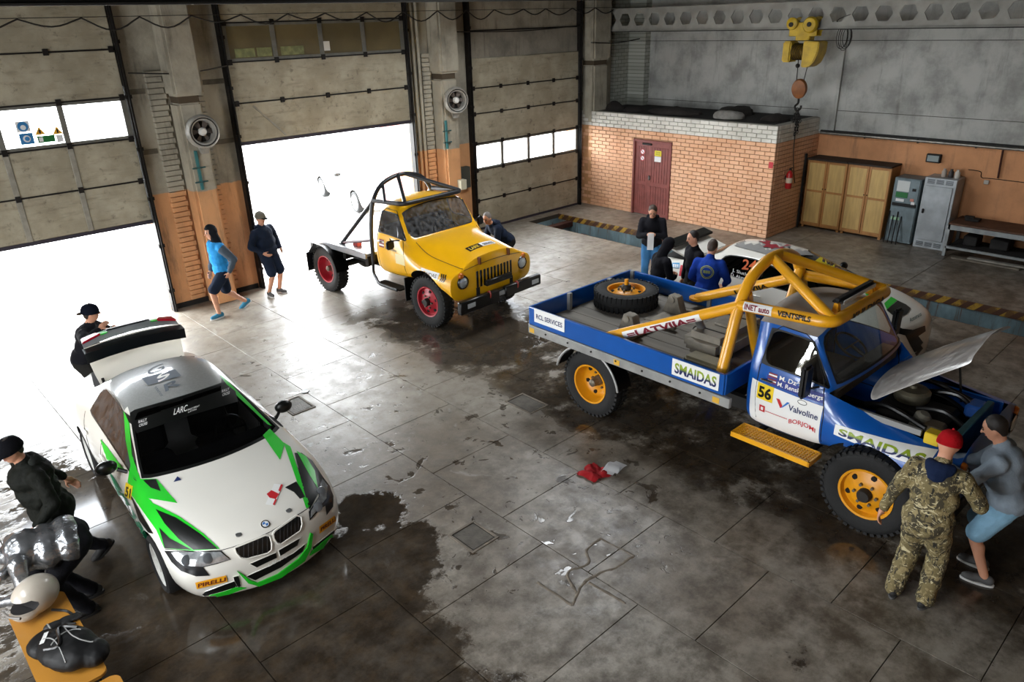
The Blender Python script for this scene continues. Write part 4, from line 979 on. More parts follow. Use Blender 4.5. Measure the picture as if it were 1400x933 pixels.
    bm = BM(); box(bm, -.72, -.52, -.8, .8, 1.28, 1.44, bev=.03); obj('dashboard', bm, IN, root)
    bm = BM(); c0 = Vector((-.90, .38, 1.47)); u, w, d = frame((.5, 0, .87)); tube(bm, [c0+(u*math.cos(t)+w*math.sin(t))*.2 for t in (2*PI*i/20 for i in range(20))], .014, 6, True); tube(bm, [c0-u*.2, c0+u*.2], .01, 5); tube(bm, [c0, (-.55, .38, 1.3)], .02, 6); obj('steering_wheel', bm, BLK, root)
    # chassis
    FRM = M('chassis_black', '1a1816', .8, var=.4, scale=6); bm = BM()
    for s in (-1, 1): box(bm, deck[1]+.1, .8, s*.42-.04, s*.42+.04, .62, .78)
    for x in (-1.0, -2.0, -3.0, deck[1]+.3): box(bm, x, x+.1, -.42, .42, .64, .76)
    cyl(bm, (0, -.75, .46), (0, .75, .46), .05); cyl(bm, (rear_axle, -.75, .47), (rear_axle, .75, .47), .07); ball(bm, (rear_axle, 0, .47), .2, .2, .2)
    obj('chassis', bm, FRM, root)
    for s in (-1, 1):
        wheel(root, (0, s*.83, .47), s, .47, .22, rimc, 'tf', steer=0.)
        wheel(root, (rear_axle, s*.90, .47), s, .47, .24, rimc, 'tr')
    return root, me, sk
# ---------- blue truck
BLUE = M('truck_blue', '0f55a8', .28, coat=.5, var=.12, scale=3); YTUBE = M('cage_yellow', 'eda818', .35, coat=.3, var=.08, scale=5); SILV = M('bed_silver', 'a3a3a0', .5, .3, var=.25, scale=5)
YRIM = M('rim_yellow', 'e3980f', .4, var=.15, scale=6)
bt, bme, bsk = truck('flatbed_truck', 'blue flatbed rally truck with yellow roll cage and open bonnet', (7.92, 2.25, 0), math.radians(-90.5), BLUE, YRIM, roof=True, hood_open=True, deck=(-1.62, -4.78), rear_axle=-3.73)
# bed: plank floor, side boards, silver channel
BW_ = 1.12; x0, x1 = -4.78, -1.62; zb = 1.12
PLK = M('bed_plank', '837d73', .75, var=.35, scale=5, stretch=(.15, 1, 1))
for k in range(9):
    w_ = 2*BW_/9; bm = BM(); box(bm, x0+.02, x1-.02, -BW_+k*w_+.004, -BW_+(k+1)*w_-.004, zb-.05, zb, bev=.005); obj('bed_plank', bm, PLK, bt)
for s in (-1, 1):
    bm = BM(); box(bm, x0, x1, s*BW_-.02, s*BW_+.02, zb-.01, zb+.25, bev=.006); obj('side_board', bm, BLUE, bt)
    bm = BM(); box(bm, x0, x1+.1, s*(BW_+.01)-.025, s*(BW_+.01)+.025, zb-.14, zb-.015, bev=.006); ch = obj('side_channel', bm, SILV, bt)
    for x in np.arange(x0+.35, x1, .42): bm = BM(); cyl(bm, (x, s*(BW_+.03), zb-.07), (x, s*(BW_+.046), zb-.07), .014, seg=8); obj('bolt', bm, STEEL_DK, ch)
    for x in (x0+.03, -3.2, x1-.12): bm = BM(); box(bm, x, x+.09, s*(BW_+.036)-.004, s*(BW_+.036)+.004, zb-.12, zb-.05); obj('reflector', bm, M('amber_reflector', 'd9a93a', .4), ch)
bm = BM(); box(bm, x0-.02, x0+.02, -BW_, BW_, zb-.01, zb+.25, bev=.006); obj('tail_board', bm, BLUE, bt)
bm = BM(); box(bm, x1-.02, x1+.02, -BW_, BW_, zb-.01, zb+.25, bev=.006); obj('head_board', bm, BLUE, bt)
bm = BM(); box(bm, x0-.03, x0+.02, -BW_, BW_, zb-.14, zb-.015); obj('tail_channel', bm, SILV, bt)
for (x, y) in ((x0+.03, .55), (x0+.03, -.35), (x0+.05, BW_-.03), (-3.3, BW_-.03)): bm = BM(); box(bm, x-.01, x+.05, y-.03, y+.03, zb, zb+.26, bev=.004); obj('stake', bm, SILV, bt)
bm = BM()
for x in np.arange(x0+.2, x1, .6): box(bm, x, x+.1, -BW_, BW_, zb-.16, zb-.05)
obj('cross_bearer', bm, M('chassis_black', '1a1816', .8), bt)
# lettering boards on the bed
def board(parent, xa, xb, za, zb_, y, txt, mats, h, nm='sponsor_board', bold=.03):
    s = -1 if y < 0 else 1
    bm = BM(); box(bm, xa, xb, y-.004, y+.004, za, zb_); o = obj(nm, bm, WHITE_D, parent)
    for (t_, tx, tz, hh, ww, mt) in txt:
        bm = BM(); flat_text(bm, t_, (tx, y+s*.006, tz), ((1, 0, 0) if s < 0 else (-1, 0, 0)), (0, 0, 1), h=hh, w=ww, bold=bold); obj('lettering', bm, mt, o)
    return o
GRAD = bpy.data.materials.new('letter_blue_green'); GRAD.use_nodes = True
N_, L_ = GRAD.node_tree.nodes, GRAD.node_tree.links; tcn = N_.new('ShaderNodeTexCoord'); sp = N_.new('ShaderNodeSeparateXYZ'); L_.new(tcn.outputs['Generated'], sp.inputs[0])
cr_ = N_.new('ShaderNodeValToRGB'); cr_.color_ramp.elements[0].color = lin('16225a'); cr_.color_ramp.elements[0].position = .35; cr_.color_ramp.elements[1].color = lin('8fa525'); cr_.color_ramp.elements[1].position = .6
L_.new(sp.outputs[2], cr_.inputs[0]); L_.new(cr_.outputs[0], N_['Principled BSDF'].inputs['Base Color'])
DKB, MAR, RED = M('letter_navy', '1b2a5c', .5), M('letter_maroon', '7a1628', .5), M('letter_red', 'c22028', .5)
board(bt, -2.32, -1.68, zb+.03, zb+.24, -BW_-.025, [('SMAIDAS', -2.28, zb+.07, .13, .57, GRAD)], None, .1, bold=.04)
board(bt, -4.66, -4.08, zb+.06, zb+.26, -BW_-.025, [('RCL SERVICES', -4.62, zb+.12, .07, .5, DKB)], None, .1)
# roll cage
def cage(parent, mat, r, za, hoop_x, foot_z, peak, ring_z, ring_x, ring_y, foot_y, stay, legs=True):
    H_ = [(foot_y, foot_z), (.82, foot_z+.52), (.72, ring_z-.1), (.52, ring_z+(peak-ring_z)*.55), (.25, peak-.03)]
    pts = [(hoop_x, -y, z) for y, z in H_]+[(hoop_x, 0, peak)]+[(hoop_x, y, z) for y, z in H_[::-1]]
    bm = BM(); tube(bm, smooth_path(pts, 5), r, 12); hp = obj('main_hoop', bm, mat, parent)
    bm = BM(); tube(bm, round_path([(hoop_x, -.72, ring_z-.06), (ring_x, -ring_y, ring_z), (ring_x, ring_y, ring_z), (hoop_x, .72, ring_z-.06)], .16, 8), r, 12); ring = obj('roof_ring', bm, mat, parent)
    for s in (-1, 1):
        bm = BM(); tube(bm, [(hoop_x, s*.08, peak), (ring_x-.03, s*(ring_y-.06), ring_z+.02)], r*.9, 12); obj('roof_diagonal', bm, mat, parent)
        bm = BM(); tube(bm, [(hoop_x, s*.72, ring_z-.08), (stay[0], s*stay[1], stay[2])], r, 12); st_ = obj('rear_stay', bm, mat, parent)
        if legs: bm = BM(); tube(bm, [(hoop_x+.02, s*.6, ring_z+.05), (hoop_x+.02, s*.2, foot_z)], r*.85, 12); obj('hoop_brace', bm, mat, parent)
        bm = BM(); cyl(bm, (stay[0], s*stay[1], stay[2]-.02), (stay[0], s*stay[1], stay[2]+.01), r*1.8, seg=12); obj('foot_plate', bm, mat, parent)
        bm = BM(); cyl(bm, (hoop_x, s*foot_y, foot_z-.1), (hoop_x, s*foot_y, foot_z+.02), r*1.05, seg=12); obj('hoop_foot', bm, mat, parent)
    return ring
ring = cage(bt, YTUBE, .066, 0, -1.77, 1.2, 2.47, 2.12, -.71, .70, .98, (-3.42, .98, 1.27))
# lettering on the cage
def bar_text(parent, p0, p1, up_, txt, t0, t1, h, mat, r, back=None, nm='lettering'):
    """flat strip lying on a bar, with letters"""
    p0, p1 = Vector(p0), Vector(p1); d = (p1-p0).normalized(); up_ = Vector(up_); up_ = (up_-d*up_.dot(d)).normalized(); nrm = d.cross(up_).normalized()
    a, c = p0.lerp(p1, t0), p0.lerp(p1, t1)
    if back is not None:
        bm = BM(); n_ = 7; R0 = r*1.03
        ang = [(-.85+1.7*k/(n_-1)) for k in range(n_)]; A = [bm.verts.new(a+(nrm*math.cos(t)+up_*math.sin(t))*R0) for t in ang]; B = [bm.verts.new(c+(nrm*math.cos(t)+up_*math.sin(t))*R0) for t in ang]
        for k in range(n_-1): bm.faces.new((A[k], B[k], B[k+1], A[k+1]))
        obj('lettering_strip', bm, back, parent)
    bm, W = text_bm(txt, .05); L0 = (c-a).length; m = L0*.06
    for v in bm.verts:
        x, y = v.co.x, v.co.y; t = (y-.5)*h/r; v.co = a+d*(m+(L0-2*m)*x/W)+(nrm*math.cos(t)+up_*math.sin(t))*r*1.09
    obj(nm, bm, mat, parent, 60)
bar_text(bt, (-3.42, -.98, 1.27), (-1.77, -.72, 2.04), (0, -.4, 1), '=LATVIJA=', .13, .74, .085, MAR, .066, WHITE_D)
bar_text(bt, (-3.42, .98, 1.27), (-1.77, .72, 2.04), (0, -.4, 1), 'LATVIJA', .4, .75, .06, BLK, .066)
bar_text(bt, (-1.77, -.72, 2.06), (-.71, -.70, 2.12), (0, .3, 1), 'INET auto', .08, .40, .06, MAR, .066, WHITE_D)
bar_text(bt, (-1.77, -.72, 2.06), (-.71, -.70, 2.12), (0, .3, 1), 'VENTSPILS', .44, .84, .055, BLK, .066)
bar_text(bt, (-.71, -.70, 2.12), (-.71, .70, 2.12), (.2, 0, 1), 'KULDIGA', .2, .85, .075, BLK, .066)
# lamp bar on the roof ring
bm = BM(); box(bm, -.87, -.77, -.42, .48, 2.2, 2.28, bev=.03, seg=2); lbar = obj('lamp_bar', bm, BLK, bt)
bm = BM(); box(bm, -.765, -.755, -.36, .42, 2.215, 2.265, bev=.01); obj('lamp_glass', bm, M('lamp_white', 'c9cbcc', .2), lbar)
for y in (-.4, .44): bm = BM(); prism(bm, [(-.85, y-.03, 2.12), (-.77, y-.03, 2.12), (-.79, y-.03, 2.24), (-.83, y-.03, 2.24)], (0, .06, 0)); obj('lamp_bracket', bm, YTUBE, lbar)
# running board of open mesh
bm = BM()
for q in ((-1.42, -.5, -1.22, -1.20), (-1.42, -.5, -.96, -.94)): box(bm, q[0], q[1], q[2], q[3], .70, .76)
for x in np.arange(-1.42, -.5, .035): box(bm, x, x+.012, -1.21, -.95, .735, .755)
for y in np.arange(-1.18, -.95, .04): box(bm, -1.42, -.5, y, y+.008, .735, .755)
box(bm, -1.43, -1.41, -1.22, -.94, .70, .76); box(bm, -.52, -.5, -1.22, -.94, .70, .76)
obj('running_board', bm, YTUBE, bt); bx('board_bracket', M('chassis_black', '1a1816', .8), bt, -1.3, -1.25, -.95, -.4, .66, .7); bx('board_bracket', M('chassis_black', '1a1816', .8), bt, -.68, -.63, -.95, -.4, .66, .7)
# rear mudguards
def mudguard(parent, ax, s, mat, trim=None, y=.9, w=.16, R0=.56, a0=10, a1=165):
    bm = BM(); A = [math.radians(a0+(a1-a0)*k/18) for k in range(19)]; r0 = []; r1 = []
    for t in A:
        for lst, yy in ((r0, s*(y-w)), (r1, s*(y+w))): lst.append(bm.verts.new((ax+R0*math.cos(t), yy, .47+R0*math.sin(t))))
    for k in range(18): bm.faces.new((r0[k], r0[k+1], r1[k+1], r1[k]))
    bmesh.ops.solidify(bm, geom=bm.faces[:], thickness=.012); o = obj('mudguard', bm, mat, parent)
    if trim:
        bm = BM(); tube(bm, [(ax+R0*math.cos(t), s*(y+w), .47+R0*math.sin(t)) for t in A], .016, 6); obj('mudguard_trim', bm, trim, o)
for s in (-1, 1): mudguard(bt, -3.73, s, BLK, SILV, y=.95, w=.14)
# things lying on the bed
sw = thing('spare_wheel', 'spare truck wheel with yellow rim lying flat on the bed', 'wheel', (0, 0, 0))
wheel(sw, (0, 0, 0), 1, .47, .24, YRIM, 'tf'); sw.children[0].name = 'tyre'
bw = lambda x, y, z: Matrix.Translation(bt.location) @ Matrix.Rotation(bt.rotation_euler.z, 4, 'Z') @ Vector((x, y, z))
sw.location = bw(-4.28, .40, zb+.125); sw.rotation_euler = (PI/2, 0, .4)
bm = BM(); cyl(bm, (0, .10, 0), (0, .26, 0), .03, seg=10); obj('clamp_bolt', bm, YRIM, sw)
CAST = M('cast_grey', '8f887b', .65, .2, var=.35, scale=8)
ax_ = thing('gear_casting', 'grey cast metal cradle bolted across the bed behind the spare wheel', 'casting', bw(-3.45, -.1, zb), bt.rotation_euler.z)
bm = BM(); box(bm, -.12, .12, -.75, .75, 0, .07, bev=.015); obj('cradle_base', bm, CAST, ax_)
for y in (-.45, .55):
    bm = BM(); prism(bm, [(-.16, y-.06, .06), (.18, y-.06, .06), (.12, y-.06, .2), (.08, y-.06, .32), (-.06, y-.06, .33), (-.1, y-.06, .2)], (0, .14, 0), bev=.006); cyl(bm, (0, y-.08, .27), (0, y+.1, .27), .05, seg=14); obj('cradle_bracket', bm, CAST, ax_)
for y in (-.7, .1, .75): bm = BM(); obox(bm, (.1, y, .05), .5, .08, .06, Matrix.Rotation(.3*y, 3, 'Z'), .01); obj('cradle_arm', bm, CAST, ax_)
tk = thing('fuel_tank', 'dull grey fuel tank with filler neck on the truck bed', 'tank', bw(-2.32, -.02, zb), bt.rotation_euler.z)
bm = BM(); box(bm, -.3, .3, -.55, .55, .04, .34, bev=.09, seg=4); obj('tank_body', bm, M('tank_grey', '8f897d', .5, .3, var=.25, scale=6), tk)
for y in (-.3, .3): bm = BM(); tube(bm, [(-.30, y, .06), (-.30, y, .26), (-.27, y, .315), (-.22, y, .343), (.22, y, .343), (.27, y, .315), (.30, y, .26), (.30, y, .06)], .008, 6); obj('tank_strap', bm, STEEL_DK, tk)
bm = BM(); cyl(bm, (-.16, -.3, .33), (-.2, -.36, .47), .05, seg=14); cyl(bm, (-.2, -.36, .46), (-.207, -.37, .50), .062, seg=14); obj('filler_neck', bm, STEEL, tk)
bm = BM(); box(bm, -.1, .1, -.12, .12, .34, .37, bev=.01); obj('inspection_lid', bm, CAST, tk)
bm = BM(); box(bm, -.26, .26, -.13, .13, 0, .16, bev=.03, seg=2); o = obj('metal_box', bm, M('box_khaki', '8a8368', .6, var=.2)); o.location = bw(-2.12, -.72, zb); o.rotation_euler = (0, 0, bt.rotation_euler.z); tag(o, 'khaki metal box lying beside the fuel tank on the bed', 'box')
# door sign board, names, number
def on_side(parent, sk, nm, pts, mat, off=.004, s=-1):
    bm = BM(); f = bm.faces.new([bm.verts.new((x, 0, z)) for x, z in pts]); bm.normal_update(); bmesh.ops.triangulate(bm, faces=bm.faces[:]); sk._sub(bm, .045)
    for v in bm.verts:
        h_ = sk.t.ray_cast(Vector((v.co.x, s*3, v.co.z)), Vector((0, -s, 0)))
        v.co.y = (h_[0].y if h_[0] else s*.96)+s*off
    return obj(nm, bm, mat, parent, 60)
def side_text(parent, sk, txt, x, z, h, w, mat, off=.008, s=-1, bold=.02, curve=0.):
    bm, W = text_bm(txt, bold)
    for v in bm.verts:
        a, c = v.co.x, v.co.y; xx, zz = x+w*a/W, z+h*c
        if curve: zz += curve*(1-((a/W-.5)*2)**2)
        h_ = sk.t.ray_cast(Vector((xx, s*3, zz)), Vector((0, -s, 0))); v.co = (xx, (h_[0].y if h_[0] else s*.96)+s*off, zz)
    return obj('lettering', bm, mat, parent, 60)
on_side(bt, bsk, 'door_board', [(-1.40, .80), (-.56, .80), (-.56, 1.30), (-1.40, 1.34)], WHITE_D)
on_side(bt, bsk, 'number_plate_sticker', [(-1.31, 1.14), (-1.11, 1.14), (-1.11, 1.33), (-1.31, 1.33)], M('sticker_yellow', 'ecc916', .5), .007)
side_text(bt, bsk, '56', -1.29, 1.17, .13, .16, BLK, .010, bold=.05)
side_text(bt, bsk, 'Valvoline', -.92, 1.13, .075, .33, DKB, .008)
for pts, m_ in (([(-1.07, 1.22), (-1.03, 1.22), (-.98, 1.14), (-1.01, 1.12)], RED), ([(-.98, 1.14), (-1.01, 1.12), (-.94, 1.22), (-.91, 1.22)], M('letter_blue', '1f6fc0', .5))): on_side(bt, bsk, 'brand_mark', pts, m_, .008)
on_side(bt, bsk, 'brand_mark', [(-1.26, .99), (-1.19, .99), (-1.19, 1.07), (-1.26, 1.07)], RED, .007); on_side(bt, bsk, 'brand_mark', [(-1.24, 1.01), (-1.21, 1.01), (-1.21, 1.05), (-1.24, 1.05)], WHITE_D, .009)
side_text(bt, bsk, '-----------', -1.18, 1.0, .05, .26, RED, .008); side_text(bt, bsk, 'BORJOMI', -.90, .97, .055, .3, RED, .008, curve=.03)
bm = BM(); Pq = []
for k in range(20):
    t = 2*PI*k/20; x, z = -.78+.05*math.cos(t), 1.27+.025*math.sin(t); h_ = bsk.t.ray_cast(Vector((x, -3, z)), Vector((0, 1, 0))); Pq.append(h_[0]-Vector((0, .004, 0)))
tube(bm, Pq, .004, 4, True); obj('brand_mark', bm, STEEL, bt)
on_side(bt, bsk, 'name_strip', [(-1.22, 1.35), (-.57, 1.33), (-.57, 1.43), (-1.22, 1.45)], M('strip_navy', '1c2f86', .5), .004)
side_text(bt, bsk, 'M. Dzērve', -1.07, 1.435, .05, .34, WHITE_D, .009); side_text(bt, bsk, 'M. Renskumbergs', -1.08, 1.365, .05, .5, WHITE_D, .009)
for z in (1.37, 1.435):
    for k, m_ in enumerate((FLAG, WHITE_D, FLAG)): on_side(bt, bsk, 'flag', [(-1.20, z+k*.016), (-1.10, z+k*.016), (-1.10, z+.016+k*.016), (-1.20, z+.016+k*.016)], m_, .007)
# SMAIDAS board along the front fender
def fender_board(sk, parent, xa, xb, za, zb_, txt):
    on_side(parent, sk, 'sponsor_board', [(xa, za), (xb, za), (xb, zb_), (xa, zb_)], WHITE_D, .006); side_text(parent, sk, txt, xa+.05, za+.025, zb_-za-.05, xb-xa-.1, GRAD, .011, bold=.04)
fender_board(bsk, bt, -.40, .52, 1.045, 1.165, 'SMAIDAS')
bm = BM(); box(bm, -.33, .34, -.76, -.72, 1.235, 1.30, bev=.004); o = obj('duct_tape_strip', bm, M('tape_grey', '8f8f8c', .5), bt)
bm = BM(); box(bm, .38, .52, -.80, -.66, 1.2, 1.32, bev=.01); obj('fluid_tag', bm, M('tag_yellow', 'd6b51c', .5), bt)
# engine bay
ENG = M('engine_dark', '24211d', .7, .3, var=.4, scale=7); ENG2 = M('engine_alloy', '77715f', .5, .5, var=.35, scale=8)
bm = BM(); box(bm, -.4, .7, -.66, .66, .72, .80); obj('bay_floor', bm, SOOT, bt)
bm = BM(); box(bm, -.3, .4, -.24, .24, .75, 1.18, bev=.04); eng = obj('engine_block', bm, ENG, bt)
bm = BM(); lathe(bm, [(0, 0), (.17, 0), (.18, .02), (.18, .10), (.15, .13), (.04, .14), (.04, .17), (0, .17)], (-.05, .05, 1.2), seg=22); obj('air_filter', bm, ENG2, eng)
bm = BM(); lathe(bm, [(0, 0), (.08, 0), (.08, .2), (.05, .23), (0, .23)], (.15, -.32, 1.05), (.3, 0, 1), 16); obj('oil_canister', bm, M('canister_grey', '8d897c', .45, .4), eng)
bm = BM(); box(bm, .24, .44, -.48, -.26, 1.08, 1.22, bev=.03); obj('battery', bm, M('housing_brown', '6b5f4c', .6, var=.3), eng)
bm = BM(); box(bm, .42, .58, .2, .45, 1.1, 1.25, bev=.03); obj('blue_reservoir', bm, M('reservoir_blue', '2a5aa8', .4), eng)
bm = BM(); box(bm, .55, .62, -.5, .5, .85, 1.24, bev=.01); obj('radiator', bm, M('radiator_teal', '3f6b70', .6, .2, var=.3), bt)
bm = BM()
for P_ in ([(.55, -.2, 1.2), (.35, -.22, 1.3), (.1, -.2, 1.24)], [(.55, .25, 1.15), (.3, .35, 1.26), (-.1, .3, 1.2), (-.3, .2, 1.25)], [(-.35, -.4, 1.2), (-.1, -.45, 1.28), (.3, -.5, 1.2)], [(-.35, .5, 1.2), (0, .5, 1.26), (.5, .5, 1.15)]): tube(bm, smooth_path(P_, 6), .028, 8)
obj('hose', bm, BLK, eng)
for s in (-1, 1): bm = BM(); box(bm, -.38, .66, s*.70-.02, s*.70+.02, .8, 1.17); obj('inner_wing', bm, BLUE, bt)
# bonnet, opened on its rear hinge
HOODG = M('hood_grey', 'c0bcb8', .22, coat=.3, var=.03, scale=3); hd = BM(); sec = [(.70, 1.38), (.63, 1.45), (.45, 1.50), (.2, 1.525), (0, 1.53)]; sec2 = [(.60, 1.26), (.53, 1.30), (.36, 1.33), (.16, 1.35), (0, 1.355)]
rowsH = []
for k in range(9):
    t = k/8; x = -.22+1.02*t; r = []
    for s in (-1, 1):
        for i in (range(5) if s < 0 else range(3, -1, -1)):
            y, z = sec[i][0]+(sec2[i][0]-sec[i][0])*t, sec[i][1]+(sec2[i][1]-sec[i][1])*t**1.25; r.append(hd.verts.new((x+(.05*t if i > 1 else 0), s*y, z)))
    rowsH.append(r)
for A, B in zip(rowsH, rowsH[1:]):
    for j in range(8): hd.faces.new((A[j], B[j], B[j+1], A[j+1]))
bmesh.ops.solidify(hd, geom=hd.faces[:], thickness=.02)
hm = bpy.data.meshes.new('hood'); hd.to_mesh(hm); hd.free(); hm.materials.append(HOODG); hm = evaluated(hm, [('SUBSURF', dict(levels=2, render_levels=2))]); finish(hm, 50)
hood = put('hood', hm, bt); piv = Vector((-.22, 0, 1.42)); hood.matrix_basis = Matrix.Translation(piv) @ Matrix.Rotation(math.radians(-47), 4, 'Y') @ Matrix.Translation(-piv)
bm = BM(); tube(bm, [(.3, .55, 1.1), (.18, .56, 1.62)], .012, 6); obj('hood_prop', bm, STEEL_DK, bt)
bm = BM(); box(bm, .3, .42, -.02, .02, 1.36, 1.42); o = obj('hood_catch', bm, STEEL, hood)
bm = BM(); flat_text(bm, 'SMAIDAS', (.05, .32, 1.535), (0, -1, 0), (-.985, 0, .17), h=.11, w=.62, bold=.03)
for v in bm.verts: v.co.z = 1.548-.03*v.co.x-.13*max(0, v.co.x)**1.5-.16*v.co.y**2
obj('lettering', bm, BLK, hood)
# front face: lamps, bumper
def truck_front(root, sk, slots, bump_mat):
    def fx(y, z):
        h_ = sk.t.ray_cast(Vector((3, y, z)), Vector((-1, 0, 0))); return h_[0].x if h_[0] else .74
    bm = BM(); n = 11
    for k in range(n):
        y = -.42+.84*k/(n-1)
        if slots: box(bm, fx(y, .95)-.06, fx(y, .95)+.008, y-.024, y+.024, .78, 1.08, bev=.006)
    if slots:
        obj('grille_slot', bm, BLK, root)
    else: bm.free()
    for s in (-1, 1):
        bm = BM(); lathe(bm, [(.125, -.08), (.125, .0), (.11, .02), (.098, .012)], (fx(s*.74, .95), s*.74, .95), (1, 0, 0), 24); hl = obj('headlight', bm, BLK, root)
        bm = BM(); lathe(bm, [(.1, 0), (.08, .018), (.04, .028), (0, .03)], (fx(s*.74, .95)+.005, s*.74, .95), (1, 0, 0), 24); obj('headlight_lens', bm, M('lens_glass', 'cfd6d8', .08, .6), hl)
        bm = BM(); lathe(bm, [(.055, -.03), (.055, .02), (.04, .04), (0, .045)], (fx(s*.78, 1.06)-.01, s*.78, 1.075), (1, 0, 0), 16); obj('indicator_lamp', bm, M('amber_lens', 'c46a1c', .25), root)
truck_front(bt, bsk, False, None)
bm = BM(); box(bm, .73, .80, -.93, .93, .5, .66, bev=.02); obj('bumper', bm, BLK, bt)
# ---------- yellow truck
YPAINT = M('truck_yellow', 'eeb10e', .3, coat=.5, var=.08, scale=3); RRIM = M('rim_red', 'a81c2c', .4, var=.15, scale=6)
yt, yme, ysk = truck('flatbed_truck', 'yellow flatbed rally truck with black roll cage and red wheels', (8.34, 10.3, 0), math.radians(-87), YPAINT, RRIM, deck=(-1.65, -4.0), rear_axle=-3.13)
truck_front(yt, ysk, True, None)
bm = BM(); box(bm, .86, .93, -.32, .32, .80, .90, bev=.01); obj('winch_bar', bm, BLK, yt)
bm = BM()
for s in (-1, 1): box(bm, .89, 1.0, s*.55-.47, s*.55+.47, .47 if s < 0 else .5, .70, bev=.02)
box(bm, .82, .95, -.9, .9, .52, .66, bev=.02); bu = obj('bumper', bm, BLK, yt)
for y in (-.78, .0, .85): bm = BM(); box(bm, .998 if y else .955, 1.006 if y else .962, y-.09, y+.09, .56, .64); obj('bumper_plate', bm, M('plate_grey', 'b9bdbd', .4), bu)
for s in (-1, 1):
    bm = BM(); tube(bm, [(.97+.04*math.cos(t), s*.35+.03, .66+.06*math.sin(t)) for t in (2*PI*i/12 for i in range(12))], .016, 6, True); obj('tow_shackle', bm, M('shackle_red', '8a2a1c', .5), bu)
    bm = BM(); box(bm, .76, .83, s*.36-.02, s*.36+.02, 1.19, 1.32, bev=.008); obj('hood_latch', bm, M('latch_brown', '6a3a1c', .6), yt)
    bm = BM(); tube(bm, smooth_path([(-.42, s*.3, 1.555), (-.50, s*.25, 1.62), (-.55, s*.15, 1.68)]), .008, 5); obj('wiper', bm, BLK, yt)
# hood seams
for s in (-1, 1):
    Q = []
    for k in range(17):
        x = -.42+1.16*k/16; y = .75-.05*k/16; h_ = ysk.t.ray_cast(Vector((x, s*y, 3)), Vector((0, 0, -1)))
        if h_[0]: Q.append(h_[0])
    bm = BM(); tube(bm, Q, .006, 5); obj('hood_seam', bm, M('seam_dark', '15130f', .8), yt)
Q = []
for k in range(21):
    y = -.7+1.4*k/20; h_ = ysk.t.ray_cast(Vector((3, y, 1.15+.06*(1-(y/.7)**2))), Vector((-1, 0, 0)))
    if h_[0]: Q.append(h_[0])
bm = BM(); tube(bm, Q, .005, 5); obj('hood_seam', bm, M('seam_dark', '15130f', .8), yt)
# stickers
def on_top(parent, sk, nm, pts, mat, off=.004, sub=.045):
    bm = BM(); bm.faces.new([bm.verts.new((x, y, 0)) for x, y in pts]); bm.normal_update(); bmesh.ops.triangulate(bm, faces=bm.faces[:]); sk._sub(bm, sub)
    for v in bm.verts:
        h_ = sk.t.ray_cast(Vector((v.co.x, v.co.y, 4)), Vector((0, 0, -1))); v.co.z = (h_[0].z if h_[0] else 1.4)+off
    return obj(nm, bm, mat, parent, 60)
def top_text(parent, sk, txt, o, ux, h, w, mat, off=.008, bold=.03):
    bm, W = text_bm(txt, bold); ux = Vector((ux[0], ux[1])).normalized(); uy = Vector((-ux.y, ux.x))
    for v in bm.verts:
        p = Vector(o)+ux*(w*v.co.x/W)+uy*(h*v.co.y); h_ = sk.t.ray_cast(Vector((p.x, p.y, 4)), Vector((0, 0, -1))); v.co = (p.x, p.y, (h_[0].z if h_[0] else 1.4)+off)
    return obj('lettering', bm, mat, parent, 60)
on_top(yt, ysk, 'sticker_black', [(.42, -.34), (.56, -.34), (.56, -.02), (.42, -.02)], BLK); on_top(yt, ysk, 'sticker_white', [(.42, -.02), (.56, -.02), (.56, .30), (.42, .30)], WHITE_D)
top_text(yt, ysk, 'LARK', (.54, -.3), (0, 1), .09, .24, M('letter_gold', 'd8b52a', .5)); top_text(yt, ysk, 'SERVISS', (.54, .02), (0, 1), .07, .25, BLK)
on_side(yt, ysk, 'sticker_white', [(-.05, 1.0), (.42, 1.0), (.42, 1.10), (-.05, 1.12)], WHITE_D, .005); side_text(yt, ysk, 'SMAIDAS', -.02, 1.02, .06, .4, M('letter_grey', '77736a', .5), .009)
for k in range(3): on_side(yt, ysk, 'sticker_arrow', [(.45+k*.045, .98), (.48+k*.045, .98), (.52+k*.045, 1.04), (.48+k*.045, 1.10), (.45+k*.045, 1.10), (.49+k*.045, 1.04)], BLK, .006)
for k, m_ in enumerate((FLAG, WHITE_D, FLAG, WHITE_D, FLAG)): on_side(yt, ysk, 'flag', [(-1.26, 1.28+k*.03), (-1.1, 1.28+k*.03), (-1.1, 1.31+k*.03), (-1.26, 1.31+k*.03)], m_, .006)
side_text(yt, ysk, 'R. Kulins', -1.06, 1.27, .05, .32, BLK, .008); on_side(yt, ysk, 'sticker_white', [(-.78, 1.05), (-.52, 1.05), (-.52, 1.24), (-.78, 1.24)], M('sticker_cream', 'e6d9a4', .5), .005)
cage(yt, M('cage_black', '1b1d22', .4), .042, 0, -1.66, .98, 2.42, 2.10, -.74, .72, .84, (-2.7, .82, 1.07), legs=False)
